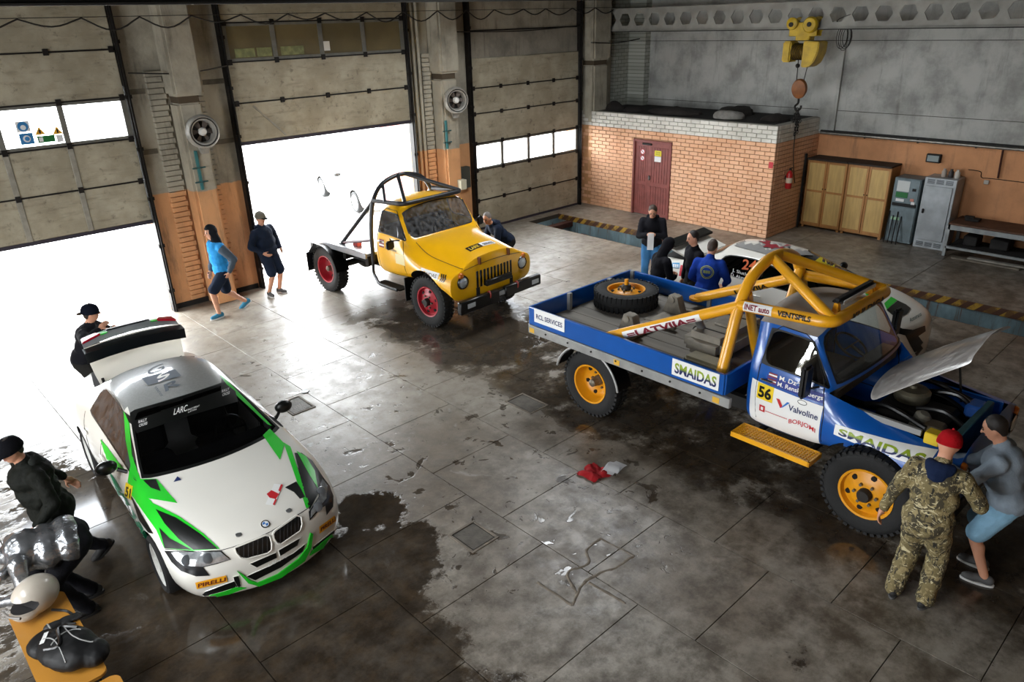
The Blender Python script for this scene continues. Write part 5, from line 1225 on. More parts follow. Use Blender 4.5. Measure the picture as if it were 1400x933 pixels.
for s in (-1, 1):
    bm = BM(); tube(bm, [(-1.66, s*.45, 2.3), (-1.25, s*.74, 2.08)], .03, 8); obj('cage_strut', bm, M('cage_black', '1b1d22', .4), yt)
    bm = BM(); tube(bm, round_path([(-1.66, s*.84, .95), (-1.68, s*.86, .66), (-1.3, s*1.02, .55), (-.75, s*1.02, .55)], .1), .03, 8); obj('step_rail', bm, M('cage_black', '1b1d22', .4), yt)
    bx('step_plate', STEEL_DK, yt, -1.4, -.7, s*.9-.1, s*.9+.1, .53, .56)
    mudguard(yt, -3.13, s, BLK, None, y=.95, w=.15, R0=.535, a0=5, a1=150); bx('mud_flap', BLK, yt, -3.68, -3.66, s*.93-.17, s*.93+.17, .35, .75)
    bx('mud_flap', BLK, yt, -.60, -.585, s*.82-.14, s*.82+.14, .35, .8)
bm = BM(); tube(bm, [(-2.7, -.82, 1.07), (-1.66, -.84, 1.3)], .03, 8); obj('cage_strut', bm, M('cage_maroon', '4a2630', .5), yt)
DKS = M('deck_aluminium', 'b9bcc0', .35, .5, var=.15, scale=4)
bx('deck', DKS, yt, -4.1, -1.72, -.95, .95, .98, 1.04, bev=.01)
for s in (-1, 1): bx('deck_channel', DKS, yt, -4.1, -1.72, s*.96-.02, s*.96+.02, .94, 1.06, bev=.008)
for x in (-3.8, -2.6, -1.85): bx('deck_bearer', STEEL_DK, yt, x, x+.1, -.9, .9, .78, .98)
bm = BM(); box(bm, -.08, .08, -.06, .06, 0, .12, bev=.01); obj('deck_lamp', bm, M('lamp_red_small', 'b04040', .5), yt).location = (-2.35, -.7, 1.04)
# ------------------------------------------------------------------ rally saloons
WPAINT = M('car_white', 'e6e3da', .25, coat=.6, var=.03, scale=2); GREEN = M('livery_green', '22c22a', .35); LBLK = M('livery_black', '0b0d0c', .35)
def saloon(name, label, loc, rz, glass, rimm, boot=True, roof=None):
    root = thing(name, label, 'car', loc, rz)
    st = [
     (-2.30, [(.50, .24), (.70, .26), (.79, .50), (.78, .76), (.69, .93), (.5, .96, -.03), (.25, .975, -.05), (0, .98, -.06)]),
     (-2.05, [(.60, .17), (.80, .19), (.89, .48), (.88, .78), (.76, .97), (.54, 1.0), (.28, 1.015), (0, 1.02)]),
     (-1.66, [(.64, .15), (.84, .17), (.92, .48), (.91, .80), (.79, .98), (.60, 1.02), (.32, 1.04, -.04), (0, 1.045, -.06)]),
     (-1.08, [(.64, .15), (.83, .17), (.91, .48), (.91, .80), (.81, .985), (.55, 1.29), (.32, 1.36), (0, 1.375)]),
     (-.58, [(.64, .15), (.82, .17), (.90, .48), (.90, .80), (.81, .97), (.565, 1.335), (.34, 1.40), (0, 1.415)]),
     (-.08, [(.64, .15), (.82, .17), (.90, .48), (.90, .79), (.81, .955), (.55, 1.295), (.34, 1.345, .13), (0, 1.36, .18)]),
     (.80, [(.64, .15), (.83, .17), (.90, .48), (.90, .77), (.81, .915), (.75, .94), (.44, .97, .16), (0, .98, .24)]),
     (1.22, [(.64, .15), (.84, .17), (.91, .47), (.91, .75), (.80, .875), (.63, .91), (.36, .935), (0, .945)]),
     (1.50, [(.64, .15), (.84, .17), (.92, .46), (.90, .71), (.77, .83), (.60, .865), (.34, .885), (0, .895)]),
     (1.75, [(.62, .15), (.82, .17), (.89, .43), (.84, .65), (.70, .765), (.53, .80), (.3, .82), (0, .83)]),
     (1.98, [(.55, .14), (.74, .15), (.80, .38), (.75, .57), (.59, .68), (.42, .71, .06), (.22, .725, .1), (0, .73, .12)]),
    ]
    b = loft_body(st, bulge_f=.2, bulge_r=.08, regions=[(1, [5], [5, 6]), (2, [3, 4, 5], [4]), (3, [2], [5, 6])]+([(5, [0, 1], [5, 6])] if boot else []),
                  insets=[(1, .02, 4), (2, .02, 0), (2, .015, 4), (3, .03, 0), (3, .025, 4)], crease=.9)
    dark = M('under_black', '141210', .9, var=.3); cut = []
    for x in (-1.38, 1.38):
        for s in (-1, 1):
            c = BM(); cyl(c, (x, s*.58, .31), (x, s*1.2, .31), .365, seg=36); cut.append(c)
    me = body_mesh(b, [WPAINT, glass, glass, glass, LBLK, M('boot_well', '1c1b1b', .9), roof or WPAINT, dark], cut)
    if roof:
        for p in me.polygons:
            if p.material_index == 0 and p.center.z > 1.285 and p.normal.z > .55: p.material_index = 6
    parts = split_parts(me, ['car_body', 'windshield', 'side_window', 'rear_window', 'window_seal', 'boot_well', 'roof_skin', 'wheel_well'], root)
    islands(parts[2], 'side_window'); islands(parts[7], 'wheel_well')
    sk = Skin(me, root)
    for x in (-1.38, 1.38):
        for s in (-1, 1): wheel(root, (x, s*.80, .31), s, .31, .2, rimm, 'car')
    IN = M('car_interior', '1a1a1c', .8)
    bm = BM(); box(bm, .45, .75, -.68, .68, .72, .90, bev=.05); obj('dashboard', bm, IN, root)
    for s in (-1, 1):
        bm = BM(); box(bm, -.55, -.1, s*.36-.22, s*.36+.22, .35, .5, bev=.05); box(bm, -.68, -.52, s*.36-.22, s*.36+.22, .45, 1.12, bev=.06); obj('bucket_seat', bm, M('seat_black', '202226', .7), root)
        bm = BM(); tube(bm, [(.5, s*.66, .5), (.45, s*.66, .92), (-.02, s*.52, 1.24), (-.75, s*.52, 1.27), (-1.5, s*.55, .6)], .02, 6); tube(bm, [(-.7, s*.52, 1.26), (-.72, s*.66, .3)], .02, 6); obj('cage_tube', bm, STEEL_DK, root)
        bm = BM(); tube(bm, [(.52, s*.80, .92), (.46, s*.88, .96)], .02, 6); ar = obj('mirror_arm', bm, LBLK, root)
        bm = BM(); ball(bm, (.40, s*.965, .985), .07, .105, .075, seg=18, rings=12)
        for v in bm.verts:
            if v.co.x < .37: v.co.x = .37
        obj('mirror', bm, LBLK, ar)
    bm = BM(); tube(bm, [(-.7, -.52, 1.26), (-.7, .52, 1.26)], .02, 6); tube(bm, [(-.02, -.52, 1.24), (-.02, .52, 1.24)], .02, 6); obj('cage_tube', bm, STEEL_DK, root)
    bm = BM(); c0 = Vector((.28, .36, .86)); u, w, d = frame((.8, 0, .5)); tube(bm, [c0+(u*math.cos(t)+w*math.sin(t))*.17 for t in (2*PI*i/20 for i in range(20))], .014, 6, True); tube(bm, [c0-u*.17, c0+u*.17], .012, 5); obj('steering_wheel', bm, LBLK, root)
    for s in (-1, 1):                                              # door seams
        for P in ([(.62, .3), (.62, .6), (.70, .86)], [(-.30, .3), (-.36, .6), (-.38, .93)], [(-1.02, .45), (-1.0, .7), (-1.2, .95)], [(.62, .3), (-.9, .28)]):
            Q = []
            for (a, c), (e, g) in zip(P, P[1:]):
                for k in range(7):
                    h_ = sk.t.ray_cast(Vector((a+(e-a)*k/6, s*3, c+(g-c)*k/6)), Vector((0, -s, 0)))
                    if h_[0]: Q.append(h_[0])
            bm = BM(); tube(bm, Q, .004, 4); obj('door_seam', bm, M('seam_dark', '15130f', .8), root)
        for x in (-.2, -.98): bm = BM(); box(bm, x-.1, x+.08, s*.905-.014, s*.905+.014, .78, .81, bev=.01); obj('door_handle', bm, WPAINT, root)
    return root, me, sk
CARG = glass_mat('car_glass', (.16, .17, .18), .03); SIDEG = glass_mat('car_side_glass', (.5, .5, .52), .1)
car, cme, csk = saloon('rally_car', 'white rally saloon with green and black livery and raised boot lid', (2.32, 8.0, 0), math.radians(-93.0), CARG, M('rim_white', 'd9d9d4', .35), roof=M('roof_silver_wet', '8e8f8c', .3, .2, var=.12, scale=40, coat=.4))
for o in car.children:
    if o.name.startswith('side_window'): o.data.materials[0] = glass_mat('car_side_glass_wet', (.45, .45, .47), .10, dirt=.12)
C7 = lambda *p: [(80+x/2.12, 400+y/2.12) for x, y in p]
C6 = lambda *p: [(200+x/4.239, 620+y/4.239) for x, y in p]
C5 = lambda *p: [(100+x/4.665, 470+y/4.665) for x, y in p]
# livery: green and black spikes over bonnet, wings and pillars
csk.patch('livery_green', C7((190, 345), (206, 372), (214, 470), (238, 542), (285, 542), (345, 612), (262, 598), (275, 612), (350, 650), (420, 700), (468, 744), (390, 750), (308, 742), (285, 690), (250, 640), (215, 590), (202, 548), (210, 500), (196, 430)), GREEN, .003)
csk.patch('livery_black', C7((246, 546), (283, 543), (297, 578), (268, 568)), LBLK, .006)
csk.patch('livery_black', C7((283, 630), (340, 654), (410, 700), (462, 744), (392, 747), (350, 716), (308, 670)), LBLK, .006)
csk.patch('livery_black', C7((293, 682), (325, 714), (388, 747), (310, 742)), LBLK, .006)
csk.patch('livery_green', C7((592, 415), (612, 396), (655, 440), (642, 487)), GREEN, .003)
csk.patch('livery_green', C7((466, 240), (482, 250), (618, 388), (606, 384), (500, 285)), GREEN, .003)
csk.patch('livery_green', C7((652, 436), (672, 448), (728, 620), (718, 628)), GREEN, .003)
csk.patch('livery_black', C6((858, 0), (900, 0), (960, 45), (1030, 150), (1012, 205), (945, 330), (905, 190)), LBLK, .003)
csk.patch('livery_green', C6((868, -12), (925, 22), (975, 105), (993, 207), (945, 130), (905, 55)), GREEN, .006)
csk.patch('livery_green', C7((122, 425), (140, 445), (196, 520), (160, 512), (140, 480)), GREEN, .004)
csk.patch('livery_green', C7((148, 520), (165, 540), (258, 706), (268, 730), (250, 712), (185, 610)), M('livery_teal', '0f7a52', .35), .004)
csk.patch('livery_black', C7((210, 585), (240, 640), (276, 700), (262, 696), (235, 660)), LBLK, .004)
csk.patch('sunstrip', C7((204, 368), (224, 372), (470, 286), (478, 262), (512, 288), (520, 318), (370, 362), (228, 410)), LBLK, .006)
csk.patch('sunstrip', C7((192, 346), (224, 372), (470, 286), (472, 250), (482, 262), (500, 300), (228, 392), (206, 378)), LBLK, .005)
csk.text('lettering', 'LARC', *C7((334, 357), (372, 345)), (1.5, -9), WHITE_D, .010); csk.text('lettering', 'RALLY SPRINT', *C7((374, 345), (408, 333)), (.8, -2.6), WHITE_D, .010); csk.text('lettering', 'LATVIA', *C7((376, 351), (400, 342)), (.8, -2.2), WHITE_D, .010)
for o_, e_ in (((234, 392), (258, 384)), ((474, 303), (495, 296))):
    a, c = C7(o_, e_); csk.text('lettering', 'RALLY', (a[0]-.8, a[1]-5), (c[0]-.8, c[1]-5), (.7, -4), WHITE_D, .010); csk.text('lettering', 'CROSS', a, c, (.7, -4), WHITE_D, .010)
GRL = M('letter_slate', '4b5560', .5)
csk.patch('roof_mark', C5((438, 225), (650, 166), (690, 208), (478, 270)), GRL, .004); csk.text('lettering', 'S', *C5((545, 252), (620, 205)), (-3, -8), WPAINT, .008, .03)
csk.text('lettering', 'R', *C5((590, 310), (690, 262)), (-3, -10), GRL, .006, .02); csk.text('lettering', 'G', *C5((480, 205), (585, 160)), (-2.5, -8), GRL, .006, -.01); csk.text('lettering', 'interior', *C5((520, 285), (565, 345)), (3, -4), GRL, .006)
csk.patch('number_sticker', [(172.8, 659.6), (182.6, 665.4), (179.7, 684), (171, 678)], M('sticker_yellow', 'ecc916', .5), .005); csk.text('lettering', '51', (172.3, 677.5), (179, 681.5), (1.6, -13), BLK, .012, .03)
csk.patch('bonnet_mark', C7((334, 551), (345, 535), (357, 545)), DKB, .005)
csk.patch('rally_plate', C6((690, 300), (740, 180), (790, 185), (742, 308)), WHITE_D, .005); csk.patch('rally_plate_red', C6((697, 240), (725, 218), (770, 240), (750, 270), (715, 262)), RED, .007); csk.patch('rally_plate_red', C6((765, 220), (780, 184), (791, 187), (776, 226)), RED, .007); csk.patch('rally_plate_red', C6((733, 300), (748, 268), (757, 272), (742, 307)), RED, .007)
csk.patch('bonnet_vent', C6((806, 200), (868, 167), (890, 200), (918, 256), (890, 264), (855, 225)), LBLK, .006, solid=.02)
for p in ((535, 472), (825, 332)):
    q = csk.at(*C6(p)[0], 0); bm = BM(); lathe(bm, [(.028, -.004), (.028, .006), (.01, .008), (0, .008)], q, (.15, 0, 1), 16); obj('bonnet_pin', bm, STEEL, car)
q = csk.at(*C6((690, 412))[0], 0)
for prof, m_ in (([(.042, -.005), (.042, .006), (.032, .008)], CHROME), ([(.033, .004), (.033, .007), (0, .0075)], M('badge_white', 'e8e8e8', .3))): bm = BM(); lathe(bm, prof, q, (.45, 0, .9), 24); bd = obj('badge', bm, m_, car)
for s in (0, PI):
    bm = BM(); u, w, d = frame((.45, 0, .9)); bm.faces.new([bm.verts.new(q+d*.009)]+[bm.verts.new(q+d*.009+(u*math.cos(s+t)+w*math.sin(s+t))*.026) for t in (PI/2*k/6 for k in range(7))]); obj('badge_quarter', bm, M('badge_blue', '2a6fb8', .3), car)
def grille(px, slats=8):
    g = csk.patch('kidney_grille', C6(*px), LBLK, .004); csk.line('grille_rim', C6(*px), WPAINT, .012, g, .004, True)
    xs_ = [p[0] for p in px]; x0_, x1_ = min(xs_), max(xs_)
    for k in range(1, slats):
        x = x0_+(x1_-x0_)*k/slats; ys_ = []
        n = len(px)
        for i in range(n):
            (a, c), (e, g_) = px[i], px[(i+1) % n]
            if (a-x)*(e-x) < 0: ys_.append(c+(g_-c)*(x-a)/(e-a))
        if len(ys_) >= 2: csk.line('grille_slat', C6((x, min(ys_)+5), (x, max(ys_)-5)), M('slat_dark', '2a2a2c', .4), .005, g, .006)
grille([(510, 548), (530, 540), (690, 475), (715, 480), (727, 520), (725, 560), (700, 580), (580, 612), (545, 605), (520, 575)]); grille([(732, 470), (745, 450), (870, 362), (895, 368), (902, 410), (890, 450), (780, 525), (755, 520), (740, 500)])
for px in ([(600, 640), (750, 575), (755, 605), (640, 660)], [(765, 562), (890, 490), (875, 535), (775, 595)], [(580, 712), (720, 650), (850, 580), (920, 525), (905, 570), (780, 660), (630, 735)], [(305, 835), (345, 800), (510, 740), (530, 772), (440, 800)], [(960, 545), (1105, 430), (1105, 450), (965, 562)], [(505, 715), (535, 708), (550, 770), (520, 780)]):
    g = csk.patch('air_intake', C6(*px), LBLK, .004); csk.line('intake_rim', C6(*px), WPAINT, .006, g, .002, True)
csk.patch('splitter_green', C6((525, 680), (545, 690), (605, 735), (645, 748), (760, 698), (880, 608), (930, 540), (948, 460), (962, 465), (952, 545), (915, 622), (780, 717), (650, 767), (590, 750)), GREEN, .012, solid=.012)
csk.patch('splitter_green', C6((308, 834), (420, 808), (520, 774), (580, 777), (480, 812), (385, 832)), GREEN, .010, solid=.01)
csk.patch('splitter_green', C6((955, 567), (1108, 437), (1110, 470), (1050, 530), (945, 592)), GREEN, .010, solid=.01)
for px, a, c in (([(285, 748), (462, 706), (470, 742), (295, 785)], (300, 775), (460, 737)), ([(1000, 425), (1090, 360), (1097, 392), (1002, 466)], (1008, 452), (1092, 388))):
    g = csk.patch('sponsor_sticker', C6(*px), M('sticker_orange', 'f0a818', .5), .005); csk.text('lettering', 'PIRELLI', *C6(a, c), (0.2, -5), M('letter_brown', '6a2410', .5), .009, .05, g)
csk.text('plate_letters', 'LAF-590', *C6((704, 655), (812, 598)), (.3, -4.8), WHITE_D, .016, .02)
LENS = M('headlight_lens', 'b9bdc0', .12, .5, var=.4, scale=20)
for px, ln in (([(108, 565), (300, 573), (435, 566), (490, 615), (410, 640), (330, 660), (368, 708), (290, 712), (205, 682), (150, 630)], [(150, 575), (430, 572), (485, 614), (330, 655), (220, 650), (180, 615)]), ([(1020, 138), (1060, 190), (1082, 250), (1080, 310), (1042, 360), (1035, 305), (1000, 330), (945, 392), (940, 340), (1000, 250)], [(1015, 150), (1045, 190), (1038, 265), (1000, 315), (950, 372), (952, 335), (1000, 255)])):
    g = csk.patch('headlight', C6(*px), M('lamp_black', '1d1e20', .25), .004); csk.patch('headlight_lens', C6(*ln), LENS, .010, g, solid=.006); csk.line('headlight_rim', C6(*ln), LBLK, .006, g, .006, True)
    cx = sum(p[0] for p in ln)/len(ln); cy = sum(p[1] for p in ln)/len(ln)
    for k in (-1, 1):
        q = csk.at(*C6((cx+k*(60 if cx < 600 else 10), cy-k*(6 if cx < 600 else 45)))[0], .012); bm = BM(); lathe(bm, [(.05, 0), (.045, .012), (.02, .018), (0, .02)], q, (.8, 0, .5), 16); obj('projector', bm, M('projector_grey', '6a6e72', .3, .3), g)
csk.line('bonnet_seam', C6((110, 556), (300, 572), (437, 562), (500, 545), (620, 500), (720, 455), (850, 375), (940, 318)), M('seam_dark', '15130f', .8), .004)
# raised boot lid with lip spoiler and tail lights
lid = BM(); R1 = []
prof = [(-1.66, 1.02, .52), (-1.74, 1.14, .54), (-1.78, 1.28, .555), (-1.78, 1.42, .57), (-1.80, 1.50, .575)]
for x, z, hw in prof: R1.append([lid.verts.new((x, hw*t, z+.045*(1-t*t)*(z-1.0)/.5)) for t in (-1, -.75, -.4, 0, .4, .75, 1)])
for A, B in zip(R1, R1[1:]):
    for j in range(6): lid.faces.new((A[j], B[j], B[j+1], A[j+1]))
bmesh.ops.solidify(lid, geom=lid.faces[:], thickness=.03); lid_o = obj('boot_lid', lid, WPAINT, car)
bm = BM(); A = []
for x, z, hw in ((-1.72, 1.335, .585), (-1.66, 1.34, .595), (-1.67, 1.47, .60), (-1.80, 1.49, .595)): A.append([bm.verts.new((x, hw*t, z+.04*(1-t*t))) for t in (-1, -.6, -.2, .2, .6, 1)])
for P_, Q_ in zip(A, A[1:]):
    for j in range(5): bm.faces.new((P_[j], Q_[j], Q_[j+1], P_[j+1]))
bmesh.ops.solidify(bm, geom=bm.faces[:], thickness=.02); obj('lip_spoiler', bm, M('spoiler_black', '12181c', .3), lid_o)
bm = BM(); A = []
for x, z, hw in ((-1.79, 1.50, .575), (-1.90, 1.54, .57), (-2.05, 1.53, .54), (-2.1, 1.45, .50)): A.append([bm.verts.new((x, hw*t, z+.07*(1-t*t))) for t in (-1, -.75, -.4, 0, .4, .75, 1)])
for P_, Q_ in zip(A, A[1:]):
    for j in range(6): bm.faces.new((P_[j], Q_[j], Q_[j+1], P_[j+1]))
bmesh.ops.solidify(bm, geom=bm.faces[:], thickness=.03); rf = obj('lid_rear_face', bm, M('lid_grey', 'a9adae', .3), lid_o)
for s in (-1, 1):
    bm = BM(); prism(bm, [(-1.85, s*.57, 1.53), (-2.0, s*.555, 1.535), (-1.98, s*.38, 1.575), (-1.88, s*.34, 1.585)], (0, 0, .03), bev=.008); obj('tail_light', bm, M('tail_red', 'a01826', .2), lid_o)
    bm = BM(); prism(bm, [(-1.88, s*.34, 1.585), (-1.98, s*.38, 1.575), (-1.97, s*.29, 1.59), (-1.87, s*.26, 1.6)], (0, 0, .012)); obj('livery_green', bm, GREEN, lid_o)
    bm = BM(); tube(bm, smooth_path([(-1.5, s*.47, .97), (-1.6, s*.48, 1.0), (-1.68, s*.48, 1.1)]), .018, 6); obj('lid_hinge', bm, STEEL_DK, lid_o)
bm = BM(); prism(bm, [(-1.93, -.26, 1.605), (-1.97, -.26, 1.60), (-1.97, .26, 1.60), (-1.93, .26, 1.605)], (0, 0, .02)); obj('plate_recess', bm, LBLK, lid_o)
# ---------- second rally car, mostly behind the blue truck
WC = glass_mat('car2_glass', (.10, .11, .11), .04)
car2, c2me, c2k = saloon('rally_car', 'white rally coupe numbered 24 with red maple leaf on its roof', (11.65, 5.52, 0), math.radians(-89), WC, M('rim_dark', '2b2b2e', .4))
Z1 = lambda *p: [(900+x/5.833, 290+y/5.833) for x, y in p]
Z2 = lambda *p: [(1120+x/6.667, 360+y/6.667) for x, y in p]
ORG, YS = M('number_orange', 'cf5a1c', .5), M('strip_yellow', 'd8c418', .5)
c2k.text('lettering', '24', *Z1((665, 455), (775, 470)), (2.5, -14), ORG, .008, .03); c2k.text('lettering', 'J. Sluckis', *Z1((590, 475), (735, 520)), (.4, -4.5), WHITE_D, .008); c2k.text('lettering', 'D. Alunans', *Z1((580, 512), (725, 555)), (.4, -4.5), WHITE_D, .008)
c2k.patch('roof_panel', Z1((560, 262), (760, 195), (880, 200), (1150, 290), (1240, 350), (890, 348)), M('roof_grey2', '8b8a88', .4), .010)
leaf = [(800, 238), (860, 245), (850, 232), (900, 240), (935, 222), (960, 240), (1010, 235), (990, 255), (1060, 275), (990, 282), (1000, 300), (930, 292), (900, 304), (890, 290), (830, 285), (860, 268)]
c2k.patch('maple_leaf', Z1(*leaf), M('leaf_red', '8e2330', .5), .016); c2k.text('lettering', 'POWER', *Z1((630, 275), (700, 240)), (-2, -4), BLK, .008)
c2k.patch('sunstrip', Z1((1240, 398), (1340, 325), (1410, 365), (1400, 470)), YS, .006); c2k.text('lettering', 'RALLY', *Z1((1300, 440), (1395, 380)), (2, 6), BLK, .010)
c2k.patch('sponsor_mark', Z1((115, 408), (172, 408), (168, 452), (110, 442)), M('mark_blue', '2a8ac0', .5), .006); c2k.text('lettering', 'EEE', *Z1((118, 440), (166, 446)), (0, -4), WHITE_D, .010, .05)
c2k.patch('sponsor_mark', Z1((180, 425), (225, 430), (215, 520), (165, 510)), M('mark_red', 'c01830', .5), .006); c2k.patch('sponsor_mark', Z1((195, 455), (212, 457), (205, 495), (190, 492)), WHITE_D, .009)
c2k.patch('livery_green', Z1((190, 335), (290, 335), (290, 350), (180, 352)), GREEN, .006)
c2k.patch('livery_green', Z2((655, 310), (710, 340), (615, 425), (590, 370)), GREEN, .005); c2k.patch('livery_green', Z2((410, 262), (480, 262), (430, 305)), GREEN, .005)
c2k.patch('headlight', Z2((612, 430), (715, 345), (790, 380), (832, 415), (800, 465), (740, 495), (680, 490)), LBLK, .006)
c2k.patch('livery_black', Z2((640, 555), (760, 600), (850, 610), (960, 570), (965, 620), (900, 665), (985, 780), (900, 880), (780, 660), (700, 640)), LBLK, .006)
c2k.text('lettering', 'Autotrans', *Z2((825, 545), (930, 480)), (-1, -6), M('letter_teal', '1c4a44', .5), .008)
bm = BM(); ball(bm, (-.15, -.35, .95), .22, .3, .18)
for v in bm.verts: v.co += Vector((1, 1, 1))*.05*mnoise.noise(v.co*9)
obj('foil_bundle', bm, M('teal_foil', '2f9c88', .25, .4, var=.5, scale=14, bump=.6), car2)
lid2 = BM(); prism(lid2, [(-1.70, -.58, 1.03), (-2.10, -.60, 1.16), (-2.11, -.60, 1.19), (-1.68, -.58, 1.06)], (0, 1.18, 0)); l2 = obj('boot_lid', lid2, WPAINT, car2)
bm = BM(); prism(bm, [(-2.0, -.62, 1.22), (-2.2, -.62, 1.28), (-2.2, -.62, 1.31), (-2.0, -.62, 1.26)], (0, 1.24, 0)); obj('rear_wing', bm, LBLK, l2)
# ---------- pale car parked out in the yard
pc, pme, pk = saloon('parked_car', 'pale car parked out in the bright yard', (12.45, 20.1, 0), math.radians(-100), WC, M('rim_grey', '8b8b8b', .4), boot=False)
# ------------------------------------------------------------------ people
FOLDS = bpy.data.textures.new('cloth_folds', 'CLOUDS'); FOLDS.noise_scale = .11; FOLDS.noise_depth = 2
def cap_(b, p0, r0, p1, r1):
    p0, p1 = Vector(p0), Vector(p1); ball(b, p0, r0, seg=12, rings=8); ball(b, p1, r1, seg=12, rings=8)
    if (p1-p0).length > 1e-4: cyl(b, p0, p1, r0, r1, 12)
def fuse(b, voxel, smooth=5, fold=0., dec=.35):
    """one continuous skin over overlapping volumes"""
    bmesh.ops.recalc_face_normals(b, faces=b.faces[:]); me = bpy.data.meshes.new('f'); b.to_mesh(me); b.free()
    mods = [('REMESH', dict(mode='VOXEL', voxel_size=voxel)), ('SMOOTH', dict(factor=.5, iterations=smooth))]
    if fold: mods.append(('DISPLACE', dict(texture=FOLDS, strength=fold, mid_level=.5, texture_coords='LOCAL')))
    if dec < 1: mods.append(('DECIMATE', dict(ratio=dec)))
    me = evaluated(me, mods)
    for p in me.polygons: p.use_smooth = True
    return me
def ik(a, c, l1, l2, hint):
    a, c = Vector(a), Vector(c); d = c-a; L_ = min(d.length, (l1+l2)*.998); d.normalize(); x = (l1*l1-l2*l2+L_*L_)/(2*L_); h = math.sqrt(max(l1*l1-x*x, 0))
    n = Vector(hint)-d*Vector(hint).dot(d); n.normalize(); return a+d*x+n*h, a+d*L_
SKINM = M('skin', 'c79073', .55, var=.08, scale=9); EYE = M('eye_dark', '1c1512', .3); LIP = M('lip', '8f5148', .5)
def person(label, loc, rz, pelvis=(0, 0, .93), lean=0., side=0., twist=0., feet=((0, .11), (0, -.11)), hands=None, look=(0, 0), s=1.0, bulk=1.0, top=None, sleeves='long', hood=None, hood_up=False,
           legs=None, shorts=False, shoes=None, sole=None, hair=None, cap=None, curl=.6, knee=(1, 0, 0), elbow=((-.5, .6, -.4), (-.5, -.6, -.4)), voxel=.0085, fold=.022, hem=.10, finger_dir=None, sleeve=None, leg_w=1.):
    root = thing('person', label, 'person', loc, rz); Vv = Vector
    P = Vv(pelvis); T = (Matrix.Rotation(math.radians(lean), 3, 'Y') @ Matrix.Rotation(math.radians(-side), 3, 'X')) @ Vv((0, 0, 1))
    S = Vv((0, 1, 0)); S = (S-T*S.dot(T)).normalized(); F = S.cross(T).normalized()
    tw = Matrix.Rotation(math.radians(twist), 3, T); S2, F2 = tw @ S, tw @ F
    NB = P+T*.50; RT = Matrix((F, S, T)).transposed(); RT2 = Matrix((F2, S2, T)).transposed()
    sh = [NB-T*.06+S2*q*.185*(.9+.1*bulk) for q in (1, -1)]
    ly, lp = math.radians(look[0]), math.radians(look[1]); HF = Vv((math.cos(ly)*math.cos(lp), math.sin(ly)*math.cos(lp), -math.sin(lp)))
    HS = Vv((-math.sin(ly), math.cos(ly), 0)); HU = HF.cross(HS); RH = Matrix((HF, HS, HU)).transposed(); HC = NB+T*.09+HU*.115+HF*.02
    hip = [P-T*.04+S*q*.092 for q in (1, -1)]; ank = []; kn = []
    for q, f in enumerate(feet):
        z = f[2] if len(f) > 2 else 0.; A = Vv((f[0], f[1], .085+z)); k, A = ik(hip[q], A, .44, .435, knee); kn.append(k); ank.append(A)
    hd = hands or ((.05, .30, .80), (.05, -.30, .80)); el = []; wr = []
    for q in (0, 1): e, w = ik(sh[q], hd[q], .30, .265, elbow[q]); el.append(e); wr.append(w)
    # ---- body: one continuous mesh
    b = BM()
    ball(b, HC, .098, .078, .118, RH, 18, 12); ball(b, HC+HF*.028-HU*.065, .058, .055, .058, RH); cap_(b, HC+HF*.092+HU*.012, .010, HC+HF*.112-HU*.02, .014)
    for q in (1, -1): ball(b, HC+HS*q*.078-HU*.01-HF*.005, .018, .010, .03, RH)
    cap_(b, NB-T*.03, .066, HC-HU*.06-HF*.01, .056)
    ball(b, P+T*.02, .115*bulk, .155*bulk, .12, RT); ball(b, P+T*.18+F*.01*bulk, .112*bulk, .142*bulk, .15, RT); ball(b, P+T*.36, .118*bulk, .168, .16, RT2); cap_(b, sh[0], .062, sh[1], .062); cap_(b, P+T*.3, .1, NB-T*.03, .075)
    for q in (0, 1):
        cap_(b, sh[q], .058, el[q], .043); cap_(b, el[q], .044, wr[q], .029); cap_(b, hip[q], .088, kn[q], .057); cap_(b, kn[q], .056, ank[q], .04)
        cap_(b, kn[q].lerp(ank[q], .28)-Vv((.015, 0, 0)), .055, kn[q].lerp(ank[q], .5), .045)
        f = feet[q]; yw = math.radians(f[3]) if len(f) > 3 else 0.; pi_ = math.radians(f[4]) if len(f) > 4 else 0.; fd = Vv((math.cos(yw)*math.cos(pi_), math.sin(yw)*math.cos(pi_), -math.sin(pi_))); fu = Vv((math.cos(yw)*math.sin(pi_), math.sin(yw)*math.sin(pi_), math.cos(pi_))); cap_(b, ank[q]-fu*.035-fd*.02, .034, ank[q]-fu*.05+fd*.11, .024)
        # hand: palm, four bent fingers, thumb from the side of the palm
        d = (wr[q]-el[q]).normalized()
        if finger_dir: d = (d+Vv(finger_dir)).normalized()
        inn = Vv((0, -1 if q == 0 else 1, 0))*.8+F*.1; inn = (inn-d*inn.dot(d)).normalized(); sd = d.cross(inn); sd = sd if sd.dot(Vv((1, 0, .3))) > 0 else -sd   # sd = thumb side
        pm = wr[q]+d*.05; ball(b, pm, .05, .019, .042, Matrix((d, inn, sd)).transposed()); cap_(b, wr[q], .028, pm, .026)
        for k in range(4):
            base = wr[q]+d*.085+sd*(.03-.02*k); ln = (.040, .046, .043, .033)[k]; a1, a2, a3 = curl*.55, curl*1.25, curl*1.7
            p1 = base+(d*math.cos(a1)+inn*math.sin(a1))*ln; p2 = p1+(d*math.cos(a2)+inn*math.sin(a2))*ln*.7; p3 = p2+(d*math.cos(a3)+inn*math.sin(a3))*ln*.55
            cap_(b, base, .0095, p1, .009); cap_(b, p1, .009, p2, .0085); cap_(b, p2, .0085, p3, .0075)
